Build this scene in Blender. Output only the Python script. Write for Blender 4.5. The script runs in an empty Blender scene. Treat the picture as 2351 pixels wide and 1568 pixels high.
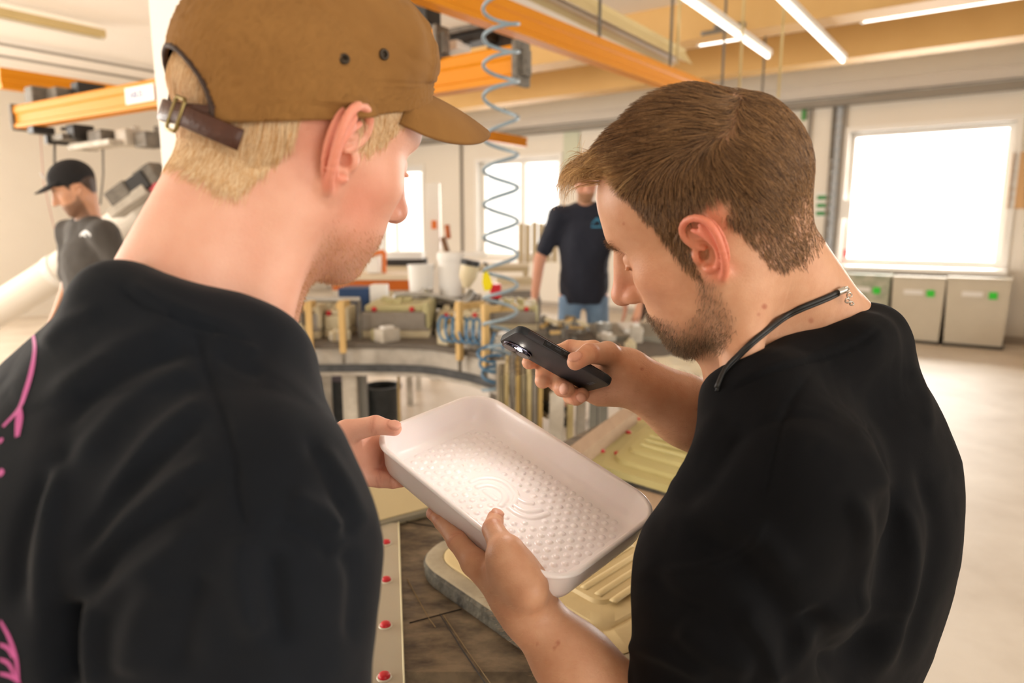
import bpy, bmesh, math, random
import numpy as np
from mathutils import Vector, Matrix
from mathutils.bvhtree import BVHTree

# ------------------------------------------------------------------ camera, sky, lights, exposure
SC = bpy.context.scene
COL = SC.collection
F = 2351 * 24 / 36.0
CX, CY = 1175.5, 784.0
PITCH = math.radians(9.57)
CAM = np.array([0.0, 0.0, 1.5])
AF = np.array([0.0, math.cos(PITCH), -math.sin(PITCH)])     # camera forward
AU = np.array([0.0, math.sin(PITCH), math.cos(PITCH)])      # camera up

cam = bpy.data.cameras.new('camera')
cam.lens = 24.0
cam.sensor_width = 36.0
cam.clip_start = 0.02
cam.dof.use_dof = True
cam.dof.focus_distance = 0.80
cam.dof.aperture_fstop = 3.8
cam_ob = bpy.data.objects.new('camera', cam)
cam_ob.location = CAM
cam_ob.rotation_euler = (math.pi / 2 - PITCH, 0, 0)
COL.objects.link(cam_ob)
SC.camera = cam_ob

SC.view_settings.view_transform = 'Standard'
SC.view_settings.look = 'None'
SC.view_settings.gamma = 1.0
SC.view_settings.use_curve_mapping = False
SC.view_settings.exposure = -0.06

w = bpy.data.worlds.new('sky')
w.use_nodes = True
w.node_tree.nodes['Background'].inputs[0].default_value = (1.0, 0.95, 0.87, 1)
w.node_tree.nodes['Background'].inputs[1].default_value = 2.2
SC.world = w
SC.cycles.max_bounces = 7
SC.cycles.use_adaptive_sampling = True
SC.cycles.adaptive_threshold = 0.02
SC.cycles.transparent_max_bounces = 12
SC.cycles.caustics_reflective = False
SC.cycles.caustics_refractive = False
SC.cycles.sample_clamp_indirect = 6.0

def daylight(px, py, depth, yaw, pitch_, w_, h_, watts):
    """daylight standing outside a window: at a photograph pixel and forward floor distance"""
    l = bpy.data.lights.new('window_daylight', 'AREA')
    l.shape = 'RECTANGLE'; l.size = w_; l.size_y = h_; l.energy = watts; l.color = (1.0, .965, .91)
    o = bpy.data.objects.new('window_daylight', l)
    v_ = AF + np.array([(px - CX) / F, 0, 0]) - (py - CY) / F * AU
    o.location = CAM + v_ * depth / v_[1]
    o.rotation_euler = (math.pi / 2 + pitch_, 0, yaw)
    COL.objects.link(o)
    return o
YAW0 = math.radians(35.7)
daylight(2135, 450, 10.95, math.pi - YAW0, 0, 2.6, 2.1, 680)
daylight(1190, 475, 15.0, math.pi - YAW0, 0, 1.6, 2.1, 320)
daylight(920, 490, 17.2, math.pi - YAW0, 0, 1.6, 2.2, 300)
# unseen window lights, added left, behind and right of camera for directional daylight
def added_daylight(x, y, z, yaw, w_, h_, watts):
    o = daylight(1175, 784, 1, yaw, 0, w_, h_, watts); o.location = (x, y, z); return o
_A = np.array([math.sin(YAW0), math.cos(YAW0), 0]); _B = np.array([math.cos(YAW0), -math.sin(YAW0), 0])
_C = np.array([-.412, 13.659, 0]) - _B * 5.0
for t_ in (11.1, 14.5):
    p_ = _C - _A * t_ - _B * .45; added_daylight(p_[0], p_[1], 2.2, math.pi * 1.5 - YAW0, 3.0, 2.4, 420)
for t_ in (3.3, 7.9):
    p_ = _C - _A * 16.85 + _B * t_; added_daylight(p_[0], p_[1], 2.2, -YAW0, 3.0, 2.4, 190)
for t_ in (8.2, 12.2):
    p_ = _C - _A * t_ + _B * 18.45; added_daylight(p_[0], p_[1], 1.9, math.pi * .5 - YAW0, 2.4, 2.0, 90)

# ------------------------------------------------------------------ coordinates
def at(px, py, d):
    """point at depth d (metres along the lens axis) on the ray of a photograph pixel"""
    return CAM + d * AF + np.array([(px - CX) / F * d, 0, 0]) - (py - CY) / F * d * AU

def ray(px, py):
    v = at(px, py, 1.0) - CAM
    return v

def on_z(px, py, z):
    v = ray(px, py)
    return CAM + v * ((z - CAM[2]) / v[2])

def on_y(px, py, fy):
    """point at forward floor distance fy"""
    v = ray(px, py)
    return CAM + v * (fy / v[1])

def on_plane(px, py, p, n):
    v = ray(px, py)
    n = np.asarray(n, float)
    return CAM + v * (np.dot(np.asarray(p, float) - CAM, n) / np.dot(v, n))

def proj(P):
    P = np.atleast_2d(P) - CAM
    d = P @ AF
    return np.stack([CX + P[:, 0] / d * F, CY - (P @ AU) / d * F, d], 1)

def unit(v):
    v = np.asarray(v, float)
    return v / np.linalg.norm(v)

# room axes: the hall stands turned against the camera
YAW = math.radians(35.7)
RA = np.array([math.sin(YAW), math.cos(YAW), 0.0])     # along the crane rails, away to the right
RB = np.array([math.cos(YAW), -math.sin(YAW), 0.0])    # along the window wall, to the right

# ------------------------------------------------------------------ naming
def tag(o, label=None, cat=None, group=None, kind=None):
    if label: o['label'] = label
    if cat: o['category'] = cat
    if group: o['group'] = group
    if kind: o['kind'] = kind
    return o

def empty(name, loc, label=None, cat=None, group=None, rot=None, kind=None):
    o = bpy.data.objects.new(name, None)
    o.empty_display_size = 0.05
    o.location = loc
    if rot is not None:
        o.rotation_euler = rot
    COL.objects.link(o)
    return tag(o, label, cat, group, kind)

def put(o, parent):
    """parent o under parent, keeping where it stands"""
    o.parent = parent
    o.matrix_parent_inverse = world_of(parent).inverted()
    return o

def world_of(o):
    m = Matrix.LocRotScale(o.location, o.rotation_euler, o.scale)
    if o.parent:
        m = world_of(o.parent) @ o.matrix_parent_inverse @ m
    return m

def link_mesh(name, me, mats, parent=None, smooth=True):
    o = bpy.data.objects.new(name, me)
    for m in (mats if isinstance(mats, (list, tuple)) else [mats]):
        me.materials.append(m)
    COL.objects.link(o)
    if smooth:
        me.polygons.foreach_set('use_smooth', np.ones(len(me.polygons), bool))
    if parent is not None:
        put(o, parent)
    return o

def build(name, bm, mats, parent=None, smooth=False):
    me = bpy.data.meshes.new(name)
    bm.normal_update()
    bm.to_mesh(me)
    bm.free()
    o = link_mesh(name, me, mats, parent, smooth)
    if smooth == 'auto':
        me.set_sharp_from_angle(angle=math.radians(38))
    return o

def from_np(name, V, Fq, mats, parent=None, smooth=True, col=None):
    me = bpy.data.meshes.new(name)
    V = np.asarray(V, np.float32)
    Fq = np.asarray(Fq, np.int32)
    n = Fq.shape[1]
    me.vertices.add(len(V)); me.loops.add(Fq.size); me.polygons.add(len(Fq))
    me.vertices.foreach_set('co', V.ravel())
    me.loops.foreach_set('vertex_index', Fq.ravel())
    me.polygons.foreach_set('loop_start', np.arange(0, Fq.size, n, dtype=np.int32))
    me.update(calc_edges=True)
    if col is not None:
        at_ = me.attributes.new('Col', 'FLOAT_COLOR', 'POINT')
        c = np.ones((len(V), 4), np.float32)
        c[:, :3] = col
        at_.data.foreach_set('color', c.ravel())
    return link_mesh(name, me, mats, parent, smooth)

# ------------------------------------------------------------------ bmesh shapes
def basis(d, up=(0, 0, 1)):
    z = unit(d)
    u = np.asarray(up, float)
    if abs(np.dot(z, u)) > 0.98:
        u = np.array([1.0, 0, 0])
    x = unit(np.cross(u, z))
    y = np.cross(z, x)
    return np.stack([x, y, z], 1)

def bx(bm, c, s, R=None, bev=0.0):
    """box: centre, full sizes, rotation columns"""
    R = np.eye(3) if R is None else np.asarray(R)
    M = Matrix.Translation(Vector(c)) @ Matrix(R.tolist()).to_4x4() @ Matrix.Diagonal((s[0], s[1], s[2], 1))
    r = bmesh.ops.create_cube(bm, size=1.0, matrix=M)
    if bev > 0:
        vs = set(r['verts'])
        es = [e for e in bm.edges if e.verts[0] in vs and e.verts[1] in vs]
        bmesh.ops.bevel(bm, geom=es, offset=bev, segments=2, affect='EDGES', profile=0.6)
    return bm

def cyl(bm, a, b, ra, rb=None, seg=16, caps=True):
    a = np.asarray(a, float); b = np.asarray(b, float)
    rb = ra if rb is None else rb
    R = basis(b - a)
    M = Matrix.Translation(Vector((a + b) / 2)) @ Matrix(R.tolist()).to_4x4()
    bmesh.ops.create_cone(bm, cap_ends=caps, segments=seg, radius1=ra, radius2=rb, depth=float(np.linalg.norm(b - a)), matrix=M)
    return bm

def ball(bm, c, r, R=None, seg=16, rings=10):
    r = (r, r, r) if np.isscalar(r) else r
    R = np.eye(3) if R is None else np.asarray(R)
    M = Matrix.Translation(Vector(c)) @ Matrix(R.tolist()).to_4x4() @ Matrix.Diagonal((r[0], r[1], r[2], 1))
    bmesh.ops.create_uvsphere(bm, u_segments=seg, v_segments=rings, radius=1.0, matrix=M)
    return bm

def tube(bm, pts, r, seg=8, closed=False, flat=None, up=(0, 0, 1)):
    """sweep a circle (or an ellipse r x flat) along points"""
    P = np.asarray(pts, float)
    n = len(P)
    rr = np.full(n, r) if np.isscalar(r) else np.asarray(r, float)
    rings = []
    prev = None
    for i in range(n):
        if closed:
            t = P[(i + 1) % n] - P[i - 1]
        else:
            t = P[min(i + 1, n - 1)] - P[max(i - 1, 0)]
        t = unit(t)
        if prev is None:
            x = np.asarray(up, float)
            if abs(np.dot(x, t)) > 0.95:
                x = np.array([1.0, 0.13, 0])
        else:
            x = prev
        x = unit(x - t * np.dot(x, t))
        y = np.cross(t, x)
        prev = x
        ring = []
        for k in range(seg):
            a = 2 * math.pi * k / seg
            f = rr[i] if flat is None else flat
            ring.append(bm.verts.new(P[i] + x * rr[i] * math.cos(a) + y * f * math.sin(a)))
        rings.append(ring)
    m = n if closed else n - 1
    for i in range(m):
        A, B = rings[i], rings[(i + 1) % n]
        for k in range(seg):
            bm.faces.new((A[k], A[(k + 1) % seg], B[(k + 1) % seg], B[k]))
    if not closed:
        bm.faces.new(rings[0][::-1]); bm.faces.new(rings[-1])
    return bm

def lathe(bm, c, prof, seg=24, axis=(0, 0, 1)):
    """prof: list of (radius, height)"""
    R = basis(axis)
    c = np.asarray(c, float)
    rings = []
    for r, h in prof:
        if r < 1e-6:
            rings.append([bm.verts.new(c + R[:, 2] * h)])
        else:
            rings.append([bm.verts.new(c + R @ np.array([r * math.cos(2 * math.pi * k / seg), r * math.sin(2 * math.pi * k / seg), h])) for k in range(seg)])
    for A, B in zip(rings, rings[1:]):
        for k in range(seg):
            a0, a1 = A[k % len(A)], A[(k + 1) % len(A)]
            b0, b1 = B[k % len(B)], B[(k + 1) % len(B)]
            f = []
            for v in (a0, a1, b1, b0):
                if v not in f: f.append(v)
            if len(f) >= 3:
                bm.faces.new(f)
    return bm

def prism(bm, pts, off):
    """polygon pts (3-D, planar) pushed by the vector off"""
    A = [bm.verts.new(p) for p in np.asarray(pts, float)]
    B = [bm.verts.new(np.asarray(p, float) + off) for p in pts]
    bm.faces.new(A); bm.faces.new(B[::-1])
    n = len(A)
    for i in range(n):
        bm.faces.new((A[i], B[i], B[(i + 1) % n], A[(i + 1) % n]))
    bmesh.ops.recalc_face_normals(bm, faces=bm.faces)
    return bm

def frame(x, z=(0, 0, 1)):
    """rotation columns from an x direction and up"""
    x = unit(x); z = np.asarray(z, float)
    y = unit(np.cross(z, x)); z = np.cross(x, y)
    return np.stack([x, y, z], 1)

def spline(pts, n):
    """Catmull-Rom through points"""
    P = np.asarray(pts, float)
    Q = np.vstack([2 * P[0] - P[1], P, 2 * P[-1] - P[-2]])
    out = []
    m = len(P) - 1
    for t in np.linspace(0, m - 1e-9, n):
        i = int(t); u = t - i
        a, b, c, d = Q[i], Q[i + 1], Q[i + 2], Q[i + 3]
        out.append(0.5 * (2 * b + (c - a) * u + (2 * a - 5 * b + 4 * c - d) * u * u + (3 * b - a - 3 * c + d) * u ** 3))
    return np.array(out)

# ------------------------------------------------------------------ materials
def lin(h):
    if isinstance(h, str):
        h = [int(h[i:i + 2], 16) / 255 for i in (0, 2, 4)]
    return tuple((c / 12.92 if c <= 0.04045 else ((c + 0.055) / 1.055) ** 2.4) for c in h)

MATS = {}
def mat(name, col, rough=0.6, metal=0.0, spec=0.5, var=0.0, vscale=6.0, col2=None, bump=0.0, bscale=60.0, coat=0.0,
        sss=0.0, sheen=0.0, attr=False, emit=0.0, detail=6.0, stretch=None, thresh=None):
    """procedural principled material: colour with noise variation towards col2, noise bump"""
    if name in MATS:
        return MATS[name]
    m = bpy.data.materials.new(name)
    m.use_nodes = True
    nt = m.node_tree
    N = nt.nodes
    L = nt.links.new
    p = N['Principled BSDF']
    c = lin(col)
    p.inputs['Base Color'].default_value = (*c, 1)
    p.inputs['Roughness'].default_value = rough
    p.inputs['Metallic'].default_value = metal
    p.inputs['Specular IOR Level'].default_value = spec
    p.inputs['Coat Weight'].default_value = coat
    p.inputs['Sheen Weight'].default_value = sheen
    if sheen: p.inputs['Sheen Roughness'].default_value = 0.5
    if sss:
        p.inputs['Subsurface Weight'].default_value = sss
        p.inputs['Subsurface Radius'].default_value = (1.0, 0.35, 0.18)
        p.inputs['Subsurface Scale'].default_value = 0.008
    if emit:
        p.inputs['Emission Color'].default_value = (*c, 1)
        p.inputs['Emission Strength'].default_value = emit
    tc = N.new('ShaderNodeTexCoord')
    src = tc.outputs['Object']
    if stretch:
        mp = N.new('ShaderNodeMapping')
        mp.inputs['Scale'].default_value = stretch
        L(src, mp.inputs['Vector'])
        src = mp.outputs[0]
    out = None
    if attr:
        a = N.new('ShaderNodeAttribute')
        a.attribute_name = 'Col'
        out = a.outputs['Color']
    if var > 0:
        nz = N.new('ShaderNodeTexNoise')
        nz.inputs['Scale'].default_value = vscale
        nz.inputs['Detail'].default_value = detail
        nz.inputs['Roughness'].default_value = 0.6
        L(src, nz.inputs['Vector'])
        fac = nz.outputs['Fac']
        rmp = N.new('ShaderNodeMapRange')
        lo, hi = thresh or (0.3, 0.7)
        rmp.inputs['From Min'].default_value = lo
        rmp.inputs['From Max'].default_value = hi
        rmp.inputs['To Max'].default_value = var
        L(fac, rmp.inputs['Value'])
        mx = N.new('ShaderNodeMix')
        mx.data_type = 'RGBA'
        if out is not None:
            L(out, mx.inputs['A'])
        else:
            mx.inputs['A'].default_value = (*c, 1)
        c2 = lin(col2) if col2 else tuple(x * 0.55 for x in c)
        mx.inputs['B'].default_value = (*c2, 1)
        L(rmp.outputs[0], mx.inputs['Factor'])
        out = mx.outputs['Result']
    if out is not None:
        L(out, p.inputs['Base Color'])
    if bump > 0:
        nb = N.new('ShaderNodeTexNoise')
        nb.inputs['Scale'].default_value = bscale
        nb.inputs['Detail'].default_value = 4.0
        L(src, nb.inputs['Vector'])
        b = N.new('ShaderNodeBump')
        b.inputs['Strength'].default_value = bump
        b.inputs['Distance'].default_value = 0.01
        L(nb.outputs['Fac'], b.inputs['Height'])
        L(b.outputs[0], p.inputs['Normal'])
    MATS[name] = m
    return m

def glass(name='window_glass', tint=(1, 1, 1), refl=0.08):
    if name in MATS: return MATS[name]
    m = bpy.data.materials.new(name)
    m.use_nodes = True
    nt = m.node_tree; N = nt.nodes
    N.remove(N['Principled BSDF'])
    t = N.new('ShaderNodeBsdfTransparent'); t.inputs[0].default_value = (*tint, 1)
    g = N.new('ShaderNodeBsdfGlossy'); g.inputs['Roughness'].default_value = 0.02
    mx = N.new('ShaderNodeMixShader'); mx.inputs[0].default_value = refl
    nt.links.new(t.outputs[0], mx.inputs[1]); nt.links.new(g.outputs[0], mx.inputs[2])
    nt.links.new(mx.outputs[0], N['Material Output'].inputs[0])
    MATS[name] = m
    return m
# ------------------------------------------------------------------ implicit shapes for bodies and clothes
def axis_steps(lo, hi, fine, step, coarse):
    """grid coordinates from lo to hi: `step` inside the fine intervals, `coarse` outside"""
    out = [lo]
    while out[-1] < hi:
        x = out[-1]
        s = step if any(a - 1e-9 <= x < b for a, b in fine) else coarse
        out.append(x + s)
    return np.array(out, np.float32)

class Vol:
    def __init__(s, xs, ys, zs):
        s.ax = (xs, ys, zs)
        s.D = np.full((len(xs), len(ys), len(zs)), 0.5, np.float32)

    def sub(s, lo, hi):
        sl = []
        for a, l, h in zip(s.ax, lo, hi):
            i, j = np.searchsorted(a, l), np.searchsorted(a, h)
            if j - i < 1: return None
            sl.append(slice(max(i - 1, 0), min(j + 1, len(a))))
        g = [a[k].reshape([-1 if q == n else 1 for q in range(3)]) for n, (a, k) in enumerate(zip(s.ax, sl))]
        return tuple(sl), g

    def mix(s, sl, d, k, op):
        A = s.D[sl]
        if op == 'u':
            if k > 0:
                h = np.maximum(k - np.abs(A - d), 0) / k
                s.D[sl] = np.minimum(A, d) - h * h * (k * 0.25)
            else:
                s.D[sl] = np.minimum(A, d)
        else:
            d = -d
            if k > 0:
                h = np.maximum(k - np.abs(A - d), 0) / k
                s.D[sl] = np.maximum(A, d) + h * h * (k * 0.25)
            else:
                s.D[sl] = np.maximum(A, d)

    def cone(s, a, b, ra, rb=None, k=0.01, op='u'):
        a = np.asarray(a, np.float32); b = np.asarray(b, np.float32)
        rb = ra if rb is None else rb
        m = max(ra, rb) + k + 0.008
        r = s.sub(np.minimum(a, b) - m, np.maximum(a, b) + m)
        if r is None: return
        sl, (X, Y, Z) = r
        v = b - a
        L2 = float(v @ v) + 1e-12
        px, py, pz = X - a[0], Y - a[1], Z - a[2]
        t = np.clip((px * v[0] + py * v[1] + pz * v[2]) / L2, 0, 1)
        d = np.sqrt((px - t * v[0]) ** 2 + (py - t * v[1]) ** 2 + (pz - t * v[2]) ** 2) - (ra + (rb - ra) * t)
        s.mix(sl, d, k, op)

    def chain(s, pts, rads, k=0.006):
        for i in range(len(pts) - 1):
            s.cone(pts[i], pts[i + 1], rads[i], rads[i + 1], k)

    def ell(s, c, r, R=None, k=0.01, op='u'):
        c = np.asarray(c, np.float32); r = np.asarray(r, np.float32)
        R = np.eye(3, dtype=np.float32) if R is None else np.asarray(R, np.float32)
        e = np.sqrt(((R * r) ** 2).sum(1)) + k + 0.008
        q = s.sub(c - e, c + e)
        if q is None: return
        sl, (X, Y, Z) = q
        X = X - c[0]; Y = Y - c[1]; Z = Z - c[2]
        u = X * R[0, 0] + Y * R[1, 0] + Z * R[2, 0]
        v = X * R[0, 1] + Y * R[1, 1] + Z * R[2, 1]
        w_ = X * R[0, 2] + Y * R[1, 2] + Z * R[2, 2]
        k0 = np.sqrt((u / r[0]) ** 2 + (v / r[1]) ** 2 + (w_ / r[2]) ** 2)
        k1 = np.sqrt((u / r[0] ** 2) ** 2 + (v / r[1] ** 2) ** 2 + (w_ / r[2] ** 2) ** 2) + 1e-9
        s.mix(sl, k0 * (k0 - 1) / k1, k, op)

    def mesh(s):
        """surface nets"""
        D = s.D
        nx, ny, nz = D.shape
        S = D < 0
        n = S[:-1, :-1, :-1].astype(np.int8)
        for i in (0, 1):
            for j in (0, 1):
                for k in (0, 1):
                    if i or j or k:
                        n = n + S[i:nx - 1 + i, j:ny - 1 + j, k:nz - 1 + k]
        I, J, K = np.nonzero((n > 0) & (n < 8))
        idx = np.full(n.shape, -1, np.int32)
        idx[I, J, K] = np.arange(len(I))
        acc = np.zeros((len(I), 3)); cnt = np.zeros(len(I))
        X, Y, Z = s.ax
        cor = [(i, j, k) for i in (0, 1) for j in (0, 1) for k in (0, 1)]
        val = {c: D[I + c[0], J + c[1], K + c[2]] for c in cor}
        for c in cor:
            for a in range(3):
                if c[a] == 0:
                    e = list(c); e[a] = 1; e = tuple(e)
                    f0, f1 = val[c], val[e]
                    m = (f0 < 0) != (f1 < 0)
                    t = np.where(m, f0 / np.where(m, f0 - f1, 1), 0)
                    P0 = np.stack([X[I + c[0]], Y[J + c[1]], Z[K + c[2]]], 1)
                    P1 = np.stack([X[I + e[0]], Y[J + e[1]], Z[K + e[2]]], 1)
                    P = P0 + (P1 - P0) * t[:, None]
                    acc[m] += P[m]; cnt[m] += 1
        V = acc / cnt[:, None]
        quads = []
        for a in range(3):
            sl0 = [slice(None)] * 3; sl1 = [slice(None)] * 3
            sl0[a] = slice(0, -1); sl1[a] = slice(1, None)
            A, B = S[tuple(sl0)], S[tuple(sl1)]
            P = np.argwhere(A != B)
            b, c = (a + 1) % 3, (a + 2) % 3
            ok = (P[:, b] > 0) & (P[:, c] > 0) & (P[:, b] < D.shape[b] - 1) & (P[:, c] < D.shape[c] - 1)
            P = P[ok]
            q = []
            for db, dc in ((-1, -1), (0, -1), (0, 0), (-1, 0)):
                Q = P.copy(); Q[:, b] += db; Q[:, c] += dc
                q.append(idx[Q[:, 0], Q[:, 1], Q[:, 2]])
            q = np.stack(q, 1)
            inside_first = A[P[:, 0], P[:, 1], P[:, 2]]
            q[~inside_first] = q[~inside_first][:, ::-1]
            quads.append(q)
        return V, np.vstack(quads)

    def at(s, P):
        """sampled distance (nearest cell)"""
        ii = [np.clip(np.searchsorted(a, P[:, n]), 0, len(a) - 1) for n, a in enumerate(s.ax)]
        return s.D[ii[0], ii[1], ii[2]]

def smooth_mesh(V, Q, it=2, lam=0.5, keep=None):
    V = V.copy()
    n = len(V)
    E = np.vstack([Q[:, [0, 1]], Q[:, [1, 2]], Q[:, [2, 3]], Q[:, [3, 0]]])
    deg = np.bincount(E[:, 0], minlength=n) + np.bincount(E[:, 1], minlength=n)
    deg = np.maximum(deg, 1)
    for k in range(it):
        for l in (lam, -lam * 1.04):
            acc = np.zeros_like(V)
            for c in range(3):
                acc[:, c] = np.bincount(E[:, 0], V[E[:, 1], c], n) + np.bincount(E[:, 1], V[E[:, 0], c], n)
            V += l * (acc / deg[:, None] - V)
    return V

def normals_of(V, Q):
    a = V[Q[:, 2]] - V[Q[:, 0]]; b = V[Q[:, 3]] - V[Q[:, 1]]
    fn = np.cross(a, b)
    N = np.zeros_like(V)
    for k in range(4):
        for c in range(3):
            N[:, c] += np.bincount(Q[:, k], fn[:, c], len(V))
    return N / (np.linalg.norm(N, axis=1, keepdims=True) + 1e-12)

def bump_at(P, c, r):
    """soft 0..1 blob weight"""
    return np.exp(-(((P - np.asarray(c)) / np.asarray(r)) ** 2).sum(1))

def sstep(x, a, b):
    t = np.clip((x - a) / (b - a), 0, 1)
    return t * t * (3 - 2 * t)

def seg_dist(P, poly):
    """distance of 2-D points to a polyline, and the running parameter 0..1"""
    poly = np.asarray(poly, float)
    best = np.full(len(P), 1e9); par = np.zeros(len(P))
    n = len(poly) - 1
    for i in range(n):
        a, b = poly[i], poly[i + 1]
        v = b - a
        t = np.clip(((P - a) @ v) / (v @ v + 1e-9), 0, 1)
        d = np.linalg.norm(P - a - t[:, None] * v, axis=1)
        m = d < best
        best[m] = d[m]; par[m] = (i + t[m]) / n
    return best, par

def hash_noise(P, scale, seed=0):
    """cheap smooth value noise, -1..1"""
    rng = np.random.RandomState(seed)
    T = rng.uniform(-1, 1, (32, 32, 32)).astype(np.float32)
    p = np.asarray(P) * scale
    i = np.floor(p).astype(int); f = p - i
    f = f * f * (3 - 2 * f)
    out = 0
    for a in (0, 1):
        for b in (0, 1):
            for c in (0, 1):
                wgt = (f[:, 0] if a else 1 - f[:, 0]) * (f[:, 1] if b else 1 - f[:, 1]) * (f[:, 2] if c else 1 - f[:, 2])
                out = out + wgt * T[(i[:, 0] + a) & 31, (i[:, 1] + b) & 31, (i[:, 2] + c) & 31]
    return out

def strands(name, roots, dirs_fn, lengths, parent, material, radius=0.0002, pts=6, seed=1, tip=0.3):
    """hair as a curves object; dirs_fn(P, s) gives each strand's direction at fraction s"""
    n = len(roots)
    P = np.zeros((n, pts, 3), np.float32)
    P[:, 0] = roots
    for i in range(1, pts):
        d = dirs_fn(P[:, i - 1], (i - 1) / (pts - 2) if pts > 2 else 0.0)
        P[:, i] = P[:, i - 1] + d * (lengths / (pts - 1))[:, None]
    hc = bpy.data.hair_curves.new(name)
    hc.add_curves([pts] * n)
    hc.attributes['position'].data.foreach_set('vector', P.ravel())
    ra = hc.attributes.new('radius', 'FLOAT', 'POINT') if 'radius' not in hc.attributes else hc.attributes['radius']
    rr = np.tile(np.linspace(1, tip, pts), n).astype(np.float32) * radius
    ra.data.foreach_set('value', rr)
    o = bpy.data.objects.new(name, hc)
    hc.materials.append(material)
    COL.objects.link(o)
    put(o, parent)
    return o

def sample_surface(V, Q, dens, n, seed=0):
    """n random points on the quads, weighted by area x mean vertex density; returns points, normals"""
    rng = np.random.RandomState(seed)
    a = np.linalg.norm(np.cross(V[Q[:, 2]] - V[Q[:, 0]], V[Q[:, 3]] - V[Q[:, 1]]), axis=1)
    wq = a * dens[Q].mean(1)
    wq = wq / wq.sum()
    f = rng.choice(len(Q), n, p=wq)
    u, v = rng.rand(n, 1), rng.rand(n, 1)
    q = Q[f]
    P = (1 - u) * (1 - v) * V[q[:, 0]] + u * (1 - v) * V[q[:, 1]] + u * v * V[q[:, 2]] + (1 - u) * v * V[q[:, 3]]
    fn = np.cross(V[q[:, 2]] - V[q[:, 0]], V[q[:, 3]] - V[q[:, 1]])
    return P, fn / (np.linalg.norm(fn, axis=1, keepdims=True) + 1e-12)
# ------------------------------------------------------------------ hall: floor, walls, ceiling, windows
WALL = mat('white_plaster', 'efe8dd', rough=.9, var=.25, vscale=1.2, col2='e2d8ca', bump=.05, bscale=30)
WALLR = mat('white_reveal', 'f1ece4', rough=.8)
CEIL = mat('grey_white_ceiling', 'efe7de', rough=.95, var=.2, vscale=.8, col2='e6dcd1')
FLOORM = mat('worn_concrete', 'e2d7c8', rough=.58, spec=.4, var=.8, vscale=1.6, col2='c2b29e', bump=.06, bscale=14, thresh=(.35, .75))
WHITEP = mat('white_frame_paint', 'f2eee8', rough=.4)
YEL = mat('ochre_beam_paint', 'd9b071', rough=.7, var=.35, vscale=2.5, col2='c69a58')
GREYC = mat('grey_cable_tray', '8f887e', rough=.6, metal=.3)
ZC = 3.72                              # ceiling
CORNER = np.array([-.85, 13.05, 0.0]) + RA * .75 - RB * 5.0  # where window wall and left wall meet
def wallpt(px, py, which):
    return on_plane(px, py, CORNER, RA if which == 'back' else RB)

def wall_with_holes(name, o, ax, nrm, length, height, holes, thick, mats):
    """wall from o along ax; holes: (u0, u1, z0, z1)"""
    us = sorted({0.0, length, *[h[0] for h in holes], *[h[1] for h in holes]})
    zs = sorted({0.0, height, *[h[2] for h in holes], *[h[3] for h in holes]})
    bm = bmesh.new()
    for u0, u1 in zip(us, us[1:]):
        for z0, z1 in zip(zs, zs[1:]):
            um, zm = (u0 + u1) / 2, (z0 + z1) / 2
            if any(h[0] < um < h[1] and h[2] < zm < h[3] for h in holes): continue
            bx(bm, o + ax * um + nrm * thick / 2 + np.array([0, 0, zm]), (u1 - u0, thick, z1 - z0), np.stack([ax, nrm, [0, 0, 1.0]], 1))
    bmesh.ops.remove_doubles(bm, verts=bm.verts, dist=.0005)
    ob = build(name, bm, mats)
    return tag(ob, kind='structure')

def ub(px, py):     # coordinate along the window wall and height
    p = wallpt(px, py, 'back'); return float((p - CORNER) @ RB), float(p[2])
def ul(px, py):
    p = wallpt(px, py, 'left'); return float((CORNER - p) @ RA), float(p[2])

# window 1 (right, big): corners measured in the photograph
def hole(f, pts):
    q = np.array([f(*p) for p in pts])
    return [q[:, 0].min() * .5 + np.sort(q[:, 0])[1] * .5, q[:, 0].max() * .5 + np.sort(q[:, 0])[-2] * .5,
            np.sort(q[:, 1])[:2].mean(), np.sort(q[:, 1])[-2:].mean()]
H1 = hole(ub, ((1950, 303), (2333, 278), (1930, 606), (2300, 612)))
H2 = hole(ub, ((1097, 372), (1283, 361), (1100, 590), (1283, 590)))
H3 = hole(ub, ((872, 392), (972, 385), (872, 590), (972, 590)))
wall_with_holes('wall_back', CORNER, RB, RA, 18.0, ZC, [H1, H2, H3], .30, WALL)
wall_with_holes('wall_left', CORNER, -RA, -RB, 16.4, ZC, [[9.6, 12.6, .9, 3.4], [13.0, 16.0, .9, 3.4]], .30, WALL)  # the openings lie out of view, added to let in side light
wall_with_holes('wall_right', CORNER + RB * 18, -RA, RB, 16.4, ZC, [[7.0, 9.4, .95, 2.9], [11.0, 13.4, .95, 2.9]], .30, WALL)  # unseen wall, added to block daylight from the right
wall_with_holes('wall_front', CORNER - RA * 16.4, RB, -RA, 18.0, ZC, [[1.8, 4.8, .9, 3.4], [6.4, 9.4, .9, 3.4]], .30, WALL)  # unseen wall behind the camera, added to shape the daylight

def box_between(bm, o, ax, nrm, u0, u1, z0, z1, d0, d1):
    bx(bm, o + ax * (u0 + u1) / 2 + nrm * (d0 + d1) / 2 + np.array([0, 0, (z0 + z1) / 2]), (u1 - u0, d1 - d0, z1 - z0), np.stack([ax, nrm, [0, 0, 1.0]], 1))

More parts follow.
